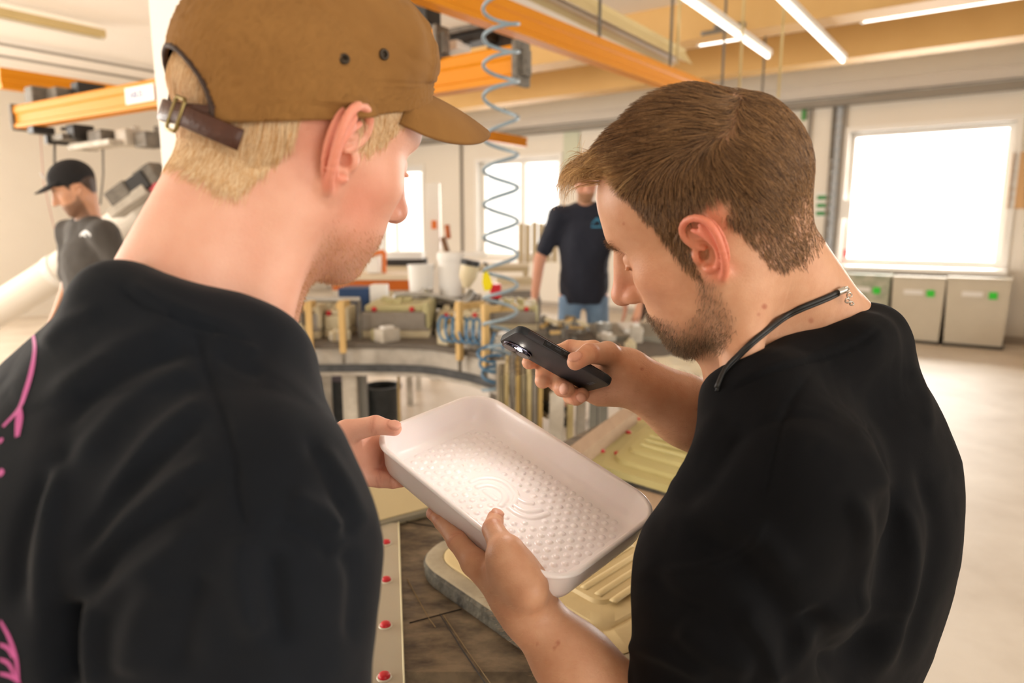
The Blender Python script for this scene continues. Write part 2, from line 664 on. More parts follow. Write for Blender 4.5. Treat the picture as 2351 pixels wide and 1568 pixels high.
def window(n, o, ax, nrm, hole_, mull, trans, fw=.07, wd=.10):
    u0, u1, z0, z1 = hole_
    bm = bmesh.new()
    for a, b, c, d in ((u0, u0 + fw, z0, z1), (u1 - fw, u1, z0, z1), (u0 + fw, u1 - fw, z0, z0 + fw), (u0 + fw, u1 - fw, z1 - fw, z1)):
        box_between(bm, o, ax, nrm, a, b, c, d, .13, .22)
    f = tag(build('window_%d' % n, bm, WHITEP), kind='structure')
    for m_ in mull:
        bm = bmesh.new(); um = u0 + (u1 - u0) * m_; box_between(bm, o, ax, nrm, um - wd / 2, um + wd / 2, z0 + fw, z1 - fw, .14, .21); build('mullion', bm, WHITEP, f)
    for t_ in trans:
        bm = bmesh.new(); zm = z0 + (z1 - z0) * t_; box_between(bm, o, ax, nrm, u0 + fw, u1 - fw, zm - .012, zm + .012, .15, .20); build('transom', bm, WHITEP, f)
    cuts = [0, *mull, 1]
    for a, b in zip(cuts, cuts[1:]):
        bm = bmesh.new(); box_between(bm, o, ax, nrm, u0 + (u1 - u0) * a + .01, u0 + (u1 - u0) * b - .01, z0 + .02, z1 - .02, .174, .178); build('pane', bm, glass(), f)
    # white lining of the reveal standing a little proud of the wall
    bm = bmesh.new()
    for a, b, c, d in ((u0 - .07, u0, z0 - .05, z1 + .07), (u1, u1 + .07, z0 - .05, z1 + .07), (u0, u1, z1, z1 + .07)):
        box_between(bm, o, ax, nrm, a, b, c, d, -.03, .10)
    build('surround', bm, WHITEP, f)
    return f
w1 = window(1, CORNER, RB, RA, H1, [], [.67], wd=.03)
for m_ in (.335, .665):
    bm = bmesh.new(); um = H1[0] + (H1[1] - H1[0]) * m_
    box_between(bm, CORNER, RB, RA, um - .008, um + .008, H1[2] + (H1[3] - H1[2]) * .67, H1[3] - .03, .155, .195); build('mullion', bm, WHITEP, w1)
window(2, CORNER, RB, RA, H2, [.52], [])
window(3, CORNER, RB, RA, H3, [.3], [], fw=.07)
# sill board over the bins
u0, z0 = ub(1918, 614); u1, _ = ub(2312, 620)
bm = bmesh.new(); box_between(bm, CORNER, RB, RA, u0, u1, H1[2] - .085, H1[2] - .02, -.36, .10)
tag(build('trim_1', bm, WHITEP), kind='structure')

# daylight on the ground and hedge outside (seen through panes only as white)
bm = bmesh.new()
cs = [CORNER - RB * .3 - RA * 16.7, CORNER - RB * .3 + RA * .3, CORNER + RB * 18.3 + RA * .3, CORNER + RB * 18.3 - RA * 16.7]
bx(bm, (0, 0, -.05), (.01, .01, .01))
bm.clear()
prism(bm, [c * [1, 1, 0] for c in cs], np.array([0, 0, -.1]))
tag(build('floor', bm, FLOORM), kind='structure')
bm = bmesh.new()
prism(bm, [c * [1, 1, 0] + [0, 0, ZC] for c in cs], np.array([0, 0, .2]))
tag(build('ceiling', bm, CEIL), kind='structure')

# ochre down-stand beams across the hall
def beam_b(name, px, py, z, hgt, dep, m, u0=0, u1=18):
    """beam along the window wall whose lower front edge passes the pixel at height z"""
    p = on_z(px, py, z)
    d = float((p - CORNER) @ RA)
    bm = bmesh.new()
    bx(bm, CORNER + RA * (d + dep / 2) + RB * (u0 + u1) / 2 + np.array([0, 0, z + hgt / 2]), (u1 - u0, dep, hgt), np.stack([RB, RA, [0, 0, 1.0]], 1))
    return tag(build(name, bm, m), kind='structure')
beam_b('trim_2', 2050, 120, 3.36, ZC - 3.36, .32, YEL)
beam_b('trim_3', 1560, 95, 3.36, ZC - 3.36, .32, YEL, u0=5.6)
# concrete ring beam along the window wall under the ceiling
bm = bmesh.new(); box_between(bm, CORNER, RB, RA, 0, 18, 3.30, 3.46, -.10, .02); tag(build('trim_4', bm, mat('grey_ring_beam', 'd9d0c5', rough=.9)), kind='structure')
# white pillar behind the capped man
pp = on_y(386, 400, 2.3)
bm = bmesh.new(); bx(bm, np.array([pp[0] + .09, pp[1] + .1, ZC / 2]), (.21, .21, ZC), np.stack([RB, RA, [0, 0, 1.0]], 1), .006)
tag(build('trim_5', bm, mat('white_pillar', 'f3ede4', rough=.7)), kind='structure')
# pale skirting along the window wall
bm = bmesh.new(); box_between(bm, CORNER, RB, RA, 0, 18, 0, .10, -.015, 0); tag(build('baseboard_back', bm, mat('grey_skirting', 'b3a89b', rough=.8)), kind='structure')
# ------------------------------------------------------------------ overhead: cranes, lamps, cables
ORANGE = mat('orange_crane_enamel', 'e08f0c', rough=.55, spec=.3, var=.2, vscale=3, col2='cf820c')
ORANGE2 = mat('dull_orange_enamel', 'c9660f', rough=.45, var=.3, vscale=8, col2='a8500c')
GRIME = mat('grimy_grey_metal', '8d867b', rough=.7, metal=.2, var=.8, vscale=18, col2='4a453e')
DARKM = mat('dark_machine_metal', '33312e', rough=.55, metal=.3, var=.5, vscale=20, col2='1c1b1a')
CREAM = mat('cream_lamp_housing', 'd9c48f', rough=.55, var=.25, vscale=6, col2='c0a970')
WHITEM = mat('white_enamel', 'efebe4', rough=.45)
TUBEON = mat('lit_tube', 'fffaf0', emit=3.2)
TUBEOFF = mat('unlit_tube', 'ece9e2', rough=.3)
CABLE = mat('grey_cable', '6f6a62', rough=.7)
DIRTY = mat('dirty_white_paint', 'd8d0c2', rough=.7, var=.8, vscale=10, col2='9b9182')
WOOD = mat('pale_raw_wood', 'd6b98a', rough=.75, var=.5, vscale=9, col2='b8935f', stretch=(6, 6, 1))
PLASTER = mat('cream_plaster', 'd8ccae', rough=.85, var=.5, vscale=14, col2='bfae86', bump=.1, bscale=60)
PLASTG = mat('grey_plaster', '9a9186', rough=.85, var=.5, vscale=14, col2='7c7368', bump=.1, bscale=60)
RED = mat('red_plug', 'c8202c', rough=.4, spec=.5)
BLUEH = mat('blue_hose', '6f93ad', rough=.35, spec=.5, var=.4, vscale=20, col2='4d7692')
WHITEPL = mat('white_plastic', 'eeebe6', rough=.5)

def along(P0, axis, px):
    """point on the line P0 + t*axis that shows at photograph column px"""
    q = P0 - CAM; k = (px - CX) / F
    t = -(q[0] - k * (q @ AF)) / (axis[0] - k * (axis @ AF))
    return P0 + axis * t

def crane_beam(name, px0, py0, z, px1, axis, hgt, label, capped=(), wd=None, ext=0.0, ext0=0.0):
    """orange crane profile: body with a raised lip above and below, as on a rolled track"""
    P0 = on_z(px0, py0, z); P1 = on_z(px1, axis, z) if np.isscalar(axis) else along(P0, axis, px1)
    d = unit(P1 - P0)
    P1 = P1 + d * ext; P0 = P0 - d * ext0
    L = np.linalg.norm(P1 - P0); wd = wd or hgt * .55
    R = np.stack([d, np.cross([0, 0, 1.0], d), [0, 0, 1.0]], 1)
    root = empty(name, P0, label, 'crane beam')
    c = (P0 + P1) / 2
    up = np.array([0, 0, 1.0])
    bm = bmesh.new()
    prof = [(-.5, 0), (.5, 0), (.5, .18), (.34, .24), (.34, .60), (.46, .68), (.46, .92), (.38, 1), (-.38, 1), (-.46, .92), (-.46, .68), (-.34, .60), (-.34, .24), (-.5, .18)]
    prism(bm, [P0 + R[:, 1] * a * wd + up * b * hgt for a, b in prof], d * L)
    build('profile', bm, ORANGE, root)
    for e in capped:
        E_ = P0 if e == 0 else P1
        bm = bmesh.new(); bx(bm, E_ + up * hgt * .5, (.035, wd * 1.25, hgt * 1.18), R, .006)
        bx(bm, E_ + up * hgt * .5 + d * (.03 if e else -.03), (.04, wd * .6, hgt * .7), R, .004)
        build('end_cap', bm, GRIME, root)
    return root, P0, P1, R
r1 = crane_beam('crane_rail', 1235, 100, 2.62, 1505, 195, .17, 'long orange crane rail running away overhead between the two heads', ext=2.5, ext0=3.4)
bm = bmesh.new()
for t in np.linspace(.1, 1, 7):
    q = r1[1] + (r1[2] - r1[1]) * t
    cyl(bm, q + np.array([0, 0, .17]), q * [1, 1, 0] + np.array([0, 0, ZC]), .012, seg=8)
o = build('hanger_rods', bm, CABLE, r1[0]); tag(o, kind='stuff')
r2 = crane_beam('crane_rail', 0, 203, 2.62, 420, RA, .165, 'orange crane rail along the left wall above the black-capped man', ext=2.0)
P0 = r2[1]; 
r3 = crane_beam('crane_girder', 46, 296, 2.20, 387, 243, .155, 'orange crane girder with a white maker plate, end pointing left', capped=(0,), ext=.6)
r4 = crane_beam('crane_girder', 1196, 190, 2.30, 940, -RB, .20, 'lower orange crane girder with a grey end cap beside the blue hose', capped=(0,), ext=.5)
r5 = crane_beam('crane_girder', 1012, 135, 2.50, 900, -RB, .17, 'short upper orange girder end just behind the cap brim', capped=(0,), ext=.5)
r6 = crane_beam('crane_rail', 1206, 338, 2.60, 940, -RA, .13, 'far orange rail end seen under the cap brim', ext=.4)
# maker plate with its lettering
def face_of(r, t, side):
    q = r[1] + (r[2] - r[1]) * t
    return q + r[3][:, 1] * side, r[3]
g_ = r3[3][:, 0]; n_ = -r3[3][:, 1]
q0 = along(r3[1], g_, 308); q1 = along(r3[1], g_, 374)
c = (q0 + q1) / 2 + np.array([0, 0, .078]) + n_ * (.155 * .55 * .46 + .006)
R = r3[3]
bm = bmesh.new(); bx(bm, c, (np.linalg.norm(q1 - q0), .006, .095), R, .001)
pl = build('maker_plate', bm, WHITEPL, r3[0])
def text_on(name, s, c, R, size, m, parent, n_off):
    cu = bpy.data.curves.new(name, 'FONT'); cu.body = s; cu.size = size; cu.align_x = 'CENTER'; cu.align_y = 'CENTER'; cu.extrude = .0006
    me_o = bpy.data.objects.new('tmp', cu); COL.objects.link(me_o)
    dg = bpy.context.evaluated_depsgraph_get()
    me = bpy.data.meshes.new_from_object(me_o.evaluated_get(dg))
    COL.objects.unlink(me_o); bpy.data.objects.remove(me_o)
    M = np.stack([R[:, 0], R[:, 2], np.cross(R[:, 0], R[:, 2])], 1)
    V = np.array([v_.co for v_ in me.vertices])
    W = c + n_off + V @ M.T
    for v_, p in zip(me.vertices, W): v_.co = p
    o = bpy.data.objects.new(name, me); me.materials.append(m); COL.objects.link(o)
    if parent: put(o, parent)
    return o
text_on('lettering', 'ABUS', c - g_ * .035, R, .058, mat('blue_print', '2f4a94', rough=.5), pl, n_ * .0036)
text_on('lettering', '125', c + g_ * .075, R, .045, mat('pale_blue_print', 'a9b4d6', rough=.5), pl, n_ * .0036)
# trolley between the rail and the left girder, and the vacuum lifter below it
def clutter(name, boxes, m, label, cat, parent=None, group=None):
    root = empty(name, boxes[0][0] * np.array([1, 1, 1]), label, cat, group)
    for i, (c, s_, R, mm, pn) in enumerate(boxes):
        bm = bmesh.new(); bx(bm, c, s_, R, min(s_) * .12); build(pn, bm, mm or m, root)
    return root
RR = np.stack([RB, RA, [0, 0, 1.0]], 1)
bs = []
for px_, py_, w_, h_, pn, mm in ((95, 300, .10, .05, 'bracket', DARKM), (150, 318, .26, .04, 'rail_bar', GRIME), (185, 305, .12, .10, 'motor', DARKM), (240, 316, .20, .09, 'suction_box', GRIME),
                                 (300, 318, .16, .11, 'suction_box', DIRTY), (345, 322, .16, .10, 'suction_box', GRIME), (225, 334, .62, .035, 'lower_bar', DIRTY), (130, 322, .05, .06, 'bracket', DARKM)):
    p = on_y(px_, py_, r3[1][1] - .02 + (px_ - 40) * -.0012); bs.append((p, (w_, .14, h_), RR, mm, pn))
rngl = np.random.RandomState(12)
for k in range(16):
    p = on_y(rngl.uniform(90, 380), rngl.uniform(294, 340), r3[1][1] - .05 - .1 * k / 16); bs.append((p, (rngl.uniform(.03, .10), rngl.uniform(.03, .10), rngl.uniform(.02, .06)), RR, (GRIME, DIRTY, DARKM)[k % 3], ('clamp_block', 'valve', 'pipe_stub')[k % 3]))
clutter('vacuum_lifter', bs, GRIME, 'grimy vacuum lifter hanging under the left orange girder', 'lifter')
bs = []
for px_, py_, w_, h_, pn in ((100, 215, .14, .10, 'trolley_plate'), (150, 212, .20, .06, 'trolley_plate'), (205, 205, .12, .10, 'trolley_motor')):
    p = on_y(px_, py_ + 12, r3[1][1] + .12); bs.append((p, (w_, .20, h_ + .05), RR, DARKM if 'motor' in pn else GRIME, pn))
clutter('crane_trolley', bs, DARKM, 'dark trolley riding between left rail and girder', 'trolley')
bs = []
for px_, py_, w_, h_, pn, mm in ((975, 30, .16, .16, 'motor', DARKM), (1060, 75, .42, .035, 'tie_bar', GRIME), (1075, 95, .38, .05, 'tie_bar', DARKM), (1150, 100, .12, .12, 'gearbox', DARKM), (1040, 110, .18, .05, 'cover', WHITEM), (1018, 150, .05, .14, 'bracket', GRIME)):
    p = on_y(px_, py_, 4.6); bs.append((p, (w_, .14, h_), RR, mm, pn))
clutter('crane_trolley', bs, DARKM, 'dark crane trolley with motor behind the brown cap front', 'trolley')

def wire(name, pts, r, m, label, cat, parent=None, seg=6):
    bm = bmesh.new(); tube(bm, pts, r, seg)
    o = build(name, bm, m, parent, True)
    return tag(o, label, cat) if parent is None else o
ly_ = r3[1][1] - .03
wire('hanging_chain', [on_y(125, 312, ly_), on_y(125, 400, ly_)], .010, CABLE, 'grey chain hanging from lifter just above the black cap', 'chain')
wire('hanging_chain', [on_y(236, 318, ly_ - .12), on_y(237, 400, ly_ - .12), on_y(230, 470, ly_ - .12)], .007, CABLE, 'grey chain hanging from lifter behind the grey T-shirt shoulder', 'chain')
wire('pull_cord', [on_y(92, 300, ly_), on_y(100, 420, ly_), on_y(133, 560, ly_)], .003, mat('pale_red_cord', 'c98f86', rough=.6), 'thin pale red pull cord before the left wall', 'cord')

# lamps
def tube_lamp(px0, py0, z, px1, axis, label, lit=True, wd=.07, ext0=0.0, ext1=0.0, housing=None, hh=.05):
    P0 = on_z(px0, py0, z); P1 = along(P0, axis, px1)
    d = unit(P1 - P0); P0 = P0 - d * ext0; P1 = P1 + d * ext1
    L = np.linalg.norm(P1 - P0); R = np.stack([d, np.cross([0, 0, 1.0], d), [0, 0, 1.0]], 1); c = (P0 + P1) / 2
    root = empty('tube_lamp', P0, label, 'lamp')
    bm = bmesh.new(); bx(bm, c + np.array([0, 0, .02 + hh / 2]), (L, wd, hh), R, .004); build('housing', bm, housing or WHITEM, root)
    bm = bmesh.new(); cyl(bm, P0 + d * .03, P1 - d * .03, .016, seg=10); build('tube', bm, TUBEON if lit else TUBEOFF, root, 'auto')
    for e, s_ in ((P0, 1), (P1, -1)):
        bm = bmesh.new(); bx(bm, e + d * s_ * .02 + np.array([0, 0, .01]), (.03, wd * .5, .05), R, .002); build('tube_socket', bm, WHITEM, root)
    return root, P0, P1, R
tube_lamp(1765, 132, 3.15, 1560, -RA, 'lit tube lamp above the brown-haired head, left of the two slanting ones', ext1=.6)
tube_lamp(1936, 142, 3.15, 1780, -RA, 'lit tube lamp ending nearest the big window, right of the slanting pair', ext1=.5)
tube_lamp(1975, 50, 3.42, 2380, RB, 'long lit tube lamp along the ochre beam at upper right', wd=.10)
tube_lamp(1600, 104, 3.36, 1705, RB, 'short lit tube lamp before the ochre beam behind hanging cables', wd=.10)
tube_lamp(1212, 152, 3.40, 1310, RB, 'small far lit tube lamp between orange girder and rail', wd=.12)
def trough(px0, py0, z, px1, axis, label, ext, wd=.20, side=1):
    P0 = on_z(px0, py0, z); P1 = along(P0, axis, px1); d = unit(P1 - P0); P1 = P1 + d * ext
    R = np.stack([d, np.cross([0, 0, 1.0], d), [0, 0, 1.0]], 1)
    root = empty('trough_lamp', P0, label, 'lamp')
    up = np.array([0, 0, 1.0])
    bm = bmesh.new(); prism(bm, [P0 + R[:, 1] * a * wd + up * b for a, b in ((-.5, 0), (-.18, .10), (.18, .10), (.5, 0), (.47, 0), (.16, .085), (-.16, .085), (-.47, 0))], d * np.linalg.norm(P1 - P0)); build('reflector', bm, CREAM, root)
    bm = bmesh.new(); bx(bm, (P0 + P1) / 2 + up * .12, (np.linalg.norm(P1 - P0), .06, .05), R, .003); build('housing', bm, CREAM, root)
    for q in (-.2, .2):
        bm = bmesh.new(); cyl(bm, P0 + R[:, 1] * q * wd + up * .045 + d * .03, P1 + R[:, 1] * q * wd + up * .045, .016, seg=10); build('tube', bm, TUBEOFF, root, 'auto')
    return root
trough(1566, 152, 2.95, 1200, -RA, 'cream trough lamp with unlit tubes hanging beside the long orange rail', .8)
# long white strip under the trough (cable duct)
P0 = on_z(1536, 172, 2.86); P1 = along(P0, -RA, 1190)
bm = bmesh.new(); bx(bm, (P0 + P1) / 2, (np.linalg.norm(P1 - P0) + .6, .10, .09), np.stack([RA, -RB, [0, 0, 1.0]], 1), .004); tag(build('cable_duct', bm, WHITEM), 'white cable duct running between orange rail and cream trough lamp', 'duct')
r_ = tube_lamp(240, 92, 3.55, 0, -RA, 'old cream tube lamp under the ceiling at upper left', lit=False, wd=.10, ext1=.5, housing=CREAM, hh=.08)
for (a, b, z, e, lab) in (((395, 172), (0, 118), 3.66, .8, 'grey conduit under the left ceiling, nearer the lamp'), ((395, 195), (0, 140), 3.55, .8, 'grey conduit under the left ceiling, nearer the wall')):
    P0 = on_z(*a, z); P1 = along(P0, -RA, b[0]) - RA * e
    wire('conduit', [P0 + RA * 3, P1], .018, GREYC, lab, 'conduit')
for k, (px_, y1, fy) in enumerate(((1556, 112, 5.9), (1699, 172, 6.2), (1789, 192, 6.2))):
    p = on_y(px_, y1, fy)
    wire('suspension_cable', [p - np.array([0, 0, .12]), np.array([p[0], p[1], ZC])], .012, CREAM,
         ('thin suspension rod at the end of the cream trough lamp', 'hanging rod above the brown hair, left of two', 'hanging rod above the brown hair, right of two')[k], 'rod')
# conduits bending along the ochre beam
for k, L_ in enumerate((((1640, 62), (1760, 48), (1880, 20), (1990, -10)), ((1610, 78), (1720, 60), (1850, 45), (1985, 8)))):
    wire('beam_conduit', spline([on_y(a, b, 7.0) for a, b in L_], 24), .022, GREYC, ('grey conduit curving across the ochre beam, upper of two', 'grey conduit curving across the ochre beam, lower of two')[k], 'conduit')
# cable tray along the window wall, with drops
u0 = 0.05
tr_ = empty('cable_tray', CORNER + RB * 8 - RA * .1 + np.array([0, 0, 3.2]), 'grey cable tray running along the window wall under the ceiling', 'cable tray')
bm = bmesh.new(); box_between(bm, CORNER, RB, RA, u0, 17.97, 3.16, 3.19, -.22, -.04); build('tray', bm, GREYC, tr_)
bm = bmesh.new(); box_between(bm, CORNER, RB, RA, u0, 17.97, 3.19, 3.25, -.225, -.215); build('tray_lip', bm, GREYC, tr_)
for k in range(3):
    bm = bmesh.new(); tube(bm, [CORNER + RB * u - RA * (.08 + .04 * k) + np.array([0, 0, 3.215 + .018 * math.sin(u * 2.1 + k) + .01 * k]) for u in np.linspace(u0, 17.95, 60)], .016, 6); build('cable', bm, mat('dark_cable', '55504a', rough=.7), tr_, True)
def wall_drop(px, y0, y1, wd, label, ladder=False):
    u, z1 = ub(px, y0); _, z0 = ub(px, y1)
    root = empty('cable_drop', CORNER + RB * u + np.array([0, 0, z0]), label, 'cable drop')
    for s_ in ((-1, 1) if ladder else (0,)):
        bm = bmesh.new(); box_between(bm, CORNER, RB, RA, u + s_ * wd / 2 - .02, u + s_ * wd / 2 + .02, z0, z1, -.05, -.002); build('rail', bm, GREYC, root)
    if ladder:
        for z in np.arange(z0 + .06, z1, .16):
            bm = bmesh.new(); box_between(bm, CORNER, RB, RA, u - wd / 2, u + wd / 2, z, z + .025, -.045, -.015); build('rung', bm, mat('pale_blue_grey', 'aeb4ba', rough=.5), root)
        bm = bmesh.new(); box_between(bm, CORNER, RB, RA, u - wd / 4, u + wd / 4, z0, z1, -.03, -.004); build('cable_bundle', bm, mat('pale_cables', 'c9ccd0', rough=.6, var=.7, vscale=30, col2='7f8890'), root)
wall_drop(1930, 245, 640, .14, 'grey ladder-like cable drop beside the big window', True)
wall_drop(1918, 250, 365, .04, 'short grey conduit down the wall left of big window')
wall_drop(1863, 250, 335, .04, 'short grey conduit behind the brown-haired head')
wall_drop(1060, 300, 690, .05, 'brown pipe up the wall near the hall corner')
def wall_box(name, px0, py0, px1, py1, th, m, label, cat):
    a, z1 = ub(px0, py0); b, z0 = ub(px1, py1)
    bm = bmesh.new(); box_between(bm, CORNER, RB, RA, min(a, b), max(a, b), min(z0, z1), max(z0, z1), -th, -.002)
    return tag(build(name, bm, m), label, cat)
sg = empty('wall_notice', wallpt(1890, 472, 'back'), 'small white notice with three green bars left of big window', 'notice')
a, z1 = ub(1874, 442); b, z0 = ub(1908, 500)
bm = bmesh.new(); box_between(bm, CORNER, RB, RA, a, b, z0, z1, -.012, -.002); build('board', bm, WHITEPL, sg)
for k in range(3):
    bm = bmesh.new(); zz = z1 - (z1 - z0) * (.12 + .31 * k); box_between(bm, CORNER, RB, RA, a + .02, b - .02, zz - (z1 - z0) * .17, zz, -.015, -.012); build('green_bar', bm, mat('green_print', '3f8f4f', rough=.5), sg)
wall_box('switch_box', 1936, 460, 1955, 502, .10, WHITEPL, 'small white switch box at left edge of the big window', 'box')
wall_box('fire_marker', 1939, 572, 1946, 590, .05, RED, 'tiny red marker at lower left of the big window', 'marker')
wall_box('cork_board', 2326, 350, 2420, 478, .03, mat('tan_board', 'd3a878', rough=.8), 'tan board on the wall right of the big window', 'board')
wall_box('wall_frame', 1296, 305, 1330, 420, .03, mat('pale_green_frame', 'cfd3bd', rough=.6), 'pale narrow framed sheet on the wall between the windows', 'frame')
wall_box('exit_sign', 1843, 250, 1850, 276, .04, mat('green_sign', '4a9a4a', rough=.5), 'green sign edge behind the brown-haired head', 'sign')

# bins below the big window
BIN = mat('grey_beige_bin', 'd2c9b6', rough=.6, var=.3, vscale=5, col2='c2b8a4')
GREEN = mat('green_sticker', '35d436', rough=.5)
def bin_(px0, px1, ytop, ybot, label, m):
    pb = on_z((px0 + px1) / 2, ybot, 0.0)
    fy = pb[1]
    a, b = on_y(px0, ybot, fy), on_y(px1, ybot, fy)
    w_ = np.linalg.norm(b - a) * 1.0
    h_ = on_y((px0 + px1) / 2, ytop, fy)[2]
    c = (a + b) / 2 * [1, 1, 0]
    c = c + RA * (float((CORNER - c) @ RA) - .36)
    R = RR
    root = empty('container_bin', c, label, 'bin', 'bins below the big window')
    bm = bmesh.new()
    w_ = w_ * .845
    z0, z1 = .035, h_ - .03
    A = [c + RB * s1 * w_ * .5 * .93 + RA * s2 * .27 + np.array([0, 0, z0]) for s1, s2 in ((-1, -1), (1, -1), (1, 1), (-1, 1))]
    B = [c + RB * s1 * w_ * .5 + RA * s2 * .30 + np.array([0, 0, z1]) for s1, s2 in ((-1, -1), (1, -1), (1, 1), (-1, 1))]
    va = [bm.verts.new(p) for p in A]; vb = [bm.verts.new(p) for p in B]
    bm.faces.new(va[::-1]); bm.faces.new(vb)
    for k in range(4): bm.faces.new((va[k], va[(k + 1) % 4], vb[(k + 1) % 4], vb[k]))
    build('tub', bm, m, root)
    bm = bmesh.new(); bx(bm, c + np.array([0, 0, h_ - .015]), (w_ * 1.03, .64, .035), R, .01); build('lid', bm, m, root)
    bm = bmesh.new(); bx(bm, c + np.array([0, 0, .018]), (w_ * .98, .60, .036), R, .004); build('base_rail', bm, DARKM, root)
    f = c - RA * .302
    bm = bmesh.new(); bx(bm, f + RB * w_ * .24 + np.array([0, 0, h_ * .76]), (.085, .014, .085), R); build('sticker', bm, GREEN, root)
    bm = bmesh.new(); bx(bm, f - RB * w_ * .08 + np.array([0, 0, h_ * .77]), (.22, .012, .06), R); build('paper_label', bm, WHITEPL, root)
    return root
bin_(1925, 2040, 628, 772, 'bin with mottled green-grey front, left below the big window', mat('mottled_bin', 'cfcab8', rough=.6, var=1, vscale=9, col2='8f9a80'))
bin_(2048, 2165, 630, 774, 'plain grey bin with green sticker, middle one below window', BIN)
bin_(2170, 2303, 630, 779, 'plain grey bin with green sticker, right one below window', BIN)
# pallet at the right edge
pb = on_z(2352, 860, 0)
pal = empty('pallet', pb, 'wooden pallet with boards on it at the right edge', 'pallet')
for k in range(5):
    bm = bmesh.new(); bx(bm, pb + RB * .55 + RA * (.1 + .25 * k) + np.array([0, 0, .13]), (1.1, .14, .025), RR, .003); build('plank', bm, WOOD, pal)
for k in range(3):
    bm = bmesh.new(); bx(bm, pb + RB * (.07 + .48 * k) + RA * .6 + np.array([0, 0, .059]), (.10, 1.15, .118), RR, .004); build('runner', bm, WOOD, pal)
bm = bmesh.new(); bx(bm, pb + RB * .5 + RA * .7 + np.array([0, 0, .1425 + .14]), (.85, .8, .28), RR, .01); tag(build('crate', bm, mat('orange_wood', 'c98a4a', rough=.7, var=.4, vscale=6)), 'orange-brown crate on the pallet at the right edge', 'crate')

# big white extraction pipe by the left wall, and the grey arm on it
pp_ = [on_y(-160, 800, 4.9), on_y(20, 695, 4.8), on_y(190, 585, 4.7), on_y(330, 480, 4.6), on_y(430, 405, 4.5), on_y(480, 340, 4.5)]
dp = empty('extraction_pipe', pp_[0], 'big white slanting pipe behind the man in grey', 'pipe')
bm = bmesh.new(); tube(bm, spline(pp_, 40), .115, 20); build('pipe', bm, mat('white_duct', 'e6ded2', rough=.5), dp, True)
for t in (.35, .72):
    s_ = spline(pp_, 40); i = int(t * 39); bm = bmesh.new(); cyl(bm, s_[i] - unit(s_[i + 1] - s_[i]) * .03, s_[i] + unit(s_[i + 1] - s_[i]) * .03, .122, seg=20); build('collar', bm, WHITEM, dp, 'auto')
bs = []
for px_, py_, w_, h_, mm, pn in ((285, 445, .16, .10, GRIME, 'arm_block'), (320, 430, .22, .12, DARKM, 'arm_block'), (350, 408, .14, .14, GRIME, 'arm_block'), (305, 462, .30, .06, DIRTY, 'arm_bar'), (365, 425, .07, .07, RED, 'red_knob')):
    p = on_y(px_, py_, 4.35); t = .55
    Rr = np.stack([unit([.85, -.1, .52]), unit(np.cross(unit([-.52, 0, .85]), unit([.85, -.1, .52]))), unit([-.52, 0, .85])], 1)
    Rr[:, 1] = unit(np.cross(Rr[:, 2], Rr[:, 0])); Rr[:, 2] = np.cross(Rr[:, 0], Rr[:, 1])
    bs.append((p, (w_, .14, h_), Rr, mm, pn))
clutter('lifting_arm', bs, GRIME, 'grimy lifting arm lying along the white slanting pipe', 'machine arm')
# ------------------------------------------------------------------ curved conveyor table and what stands on it
ZT = .85
DECK = mat('worn_dark_deck', '6e655b', rough=.7, var=.7, vscale=9, col2='4c463f')
DECKP = mat('pale_apron_paint', 'cfc8bd', rough=.6, var=.8, vscale=7, col2='8f867a')
DARKR = mat('dark_rail', '55575a', rough=.6, var=.8, vscale=16, col2='2a2b2d')
edge = [on_z(a, b, ZT) for a, b in ((430, 815), (560, 797), (660, 790), (793, 788), (957, 790), (1046, 801), (1106, 813), (1200, 840), (1262, 868))]
E_ = spline(edge, 60)
T_ = np.gradient(E_, axis=0); T_ /= np.linalg.norm(T_, axis=1, keepdims=True)
Nn_ = np.stack([-T_[:, 1], T_[:, 0], 0 * T_[:, 0]], 1)
Nn_[Nn_[:, 1] < 0] *= 1
def ribbon(name, w0, w1, z0, z1, m, parent):
    bm = bmesh.new(); rings = []
    for p, n in zip(E_, Nn_):
        rings.append([bm.verts.new(np.array([*(p + n * w)[:2], z])) for w, z in ((w0, z0), (w0, z1), (w1, z1), (w1, z0))])
    for A, B in zip(rings, rings[1:]):
        for k in range(4): bm.faces.new((A[k], A[(k + 1) % 4], B[(k + 1) % 4], B[k]))
    bm.faces.new(rings[0]); bm.faces.new(rings[-1][::-1])
    bmesh.ops.recalc_face_normals(bm, faces=bm.faces)
    return build(name, bm, m, parent, 'auto')
cv = empty('conveyor_table', E_[30] * [1, 1, 0], 'long curved conveyor table with pale apron, carrying moulds', 'conveyor table')
ribbon('deck', 0, 1.0, ZT - .03, ZT, DECK, cv)
ribbon('apron', .02, .05, ZT - .125, ZT - .03, DECKP, cv)
ribbon('lower_rail', .0, .05, ZT - .165, ZT - .125, DARKR, cv)
ribbon('lower_flange', -.01, .09, ZT - .185, ZT - .165, DECKP, cv)
def leg_at(px, m=DIRTY, w_=.085, inset=.12):
    i = int(np.argmin(np.abs(proj(E_)[:, 0] - px)))
    p = E_[i] + Nn_[i] * inset
    bm = bmesh.new(); bx(bm, np.array([p[0], p[1], (ZT - .16) / 2]), (w_, w_, ZT - .16), np.stack([T_[i], Nn_[i], [0, 0, 1.0]], 1), .004)
    return build('leg', bm, m, cv)
for px_ in (560, 785, 1150): leg_at(px_)
leg_at(822, mat('grey_steel_leg', '8d8e8c', rough=.5, metal=.4), .06, .16)
for px_ in (700, 1010): leg_at(px_, DIRTY, .06, .85)
i = int(np.argmin(np.abs(proj(E_)[:, 0] - 915)))
wire('hanging_rod', [E_[i] + np.array([0, 0.1, -.18]), E_[i] + np.array([0, .1, -.62])], .008, mat('ochre_rod', 'b79a63', rough=.6), 'thin ochre rod hanging below the conveyor over the black bucket', 'rod')

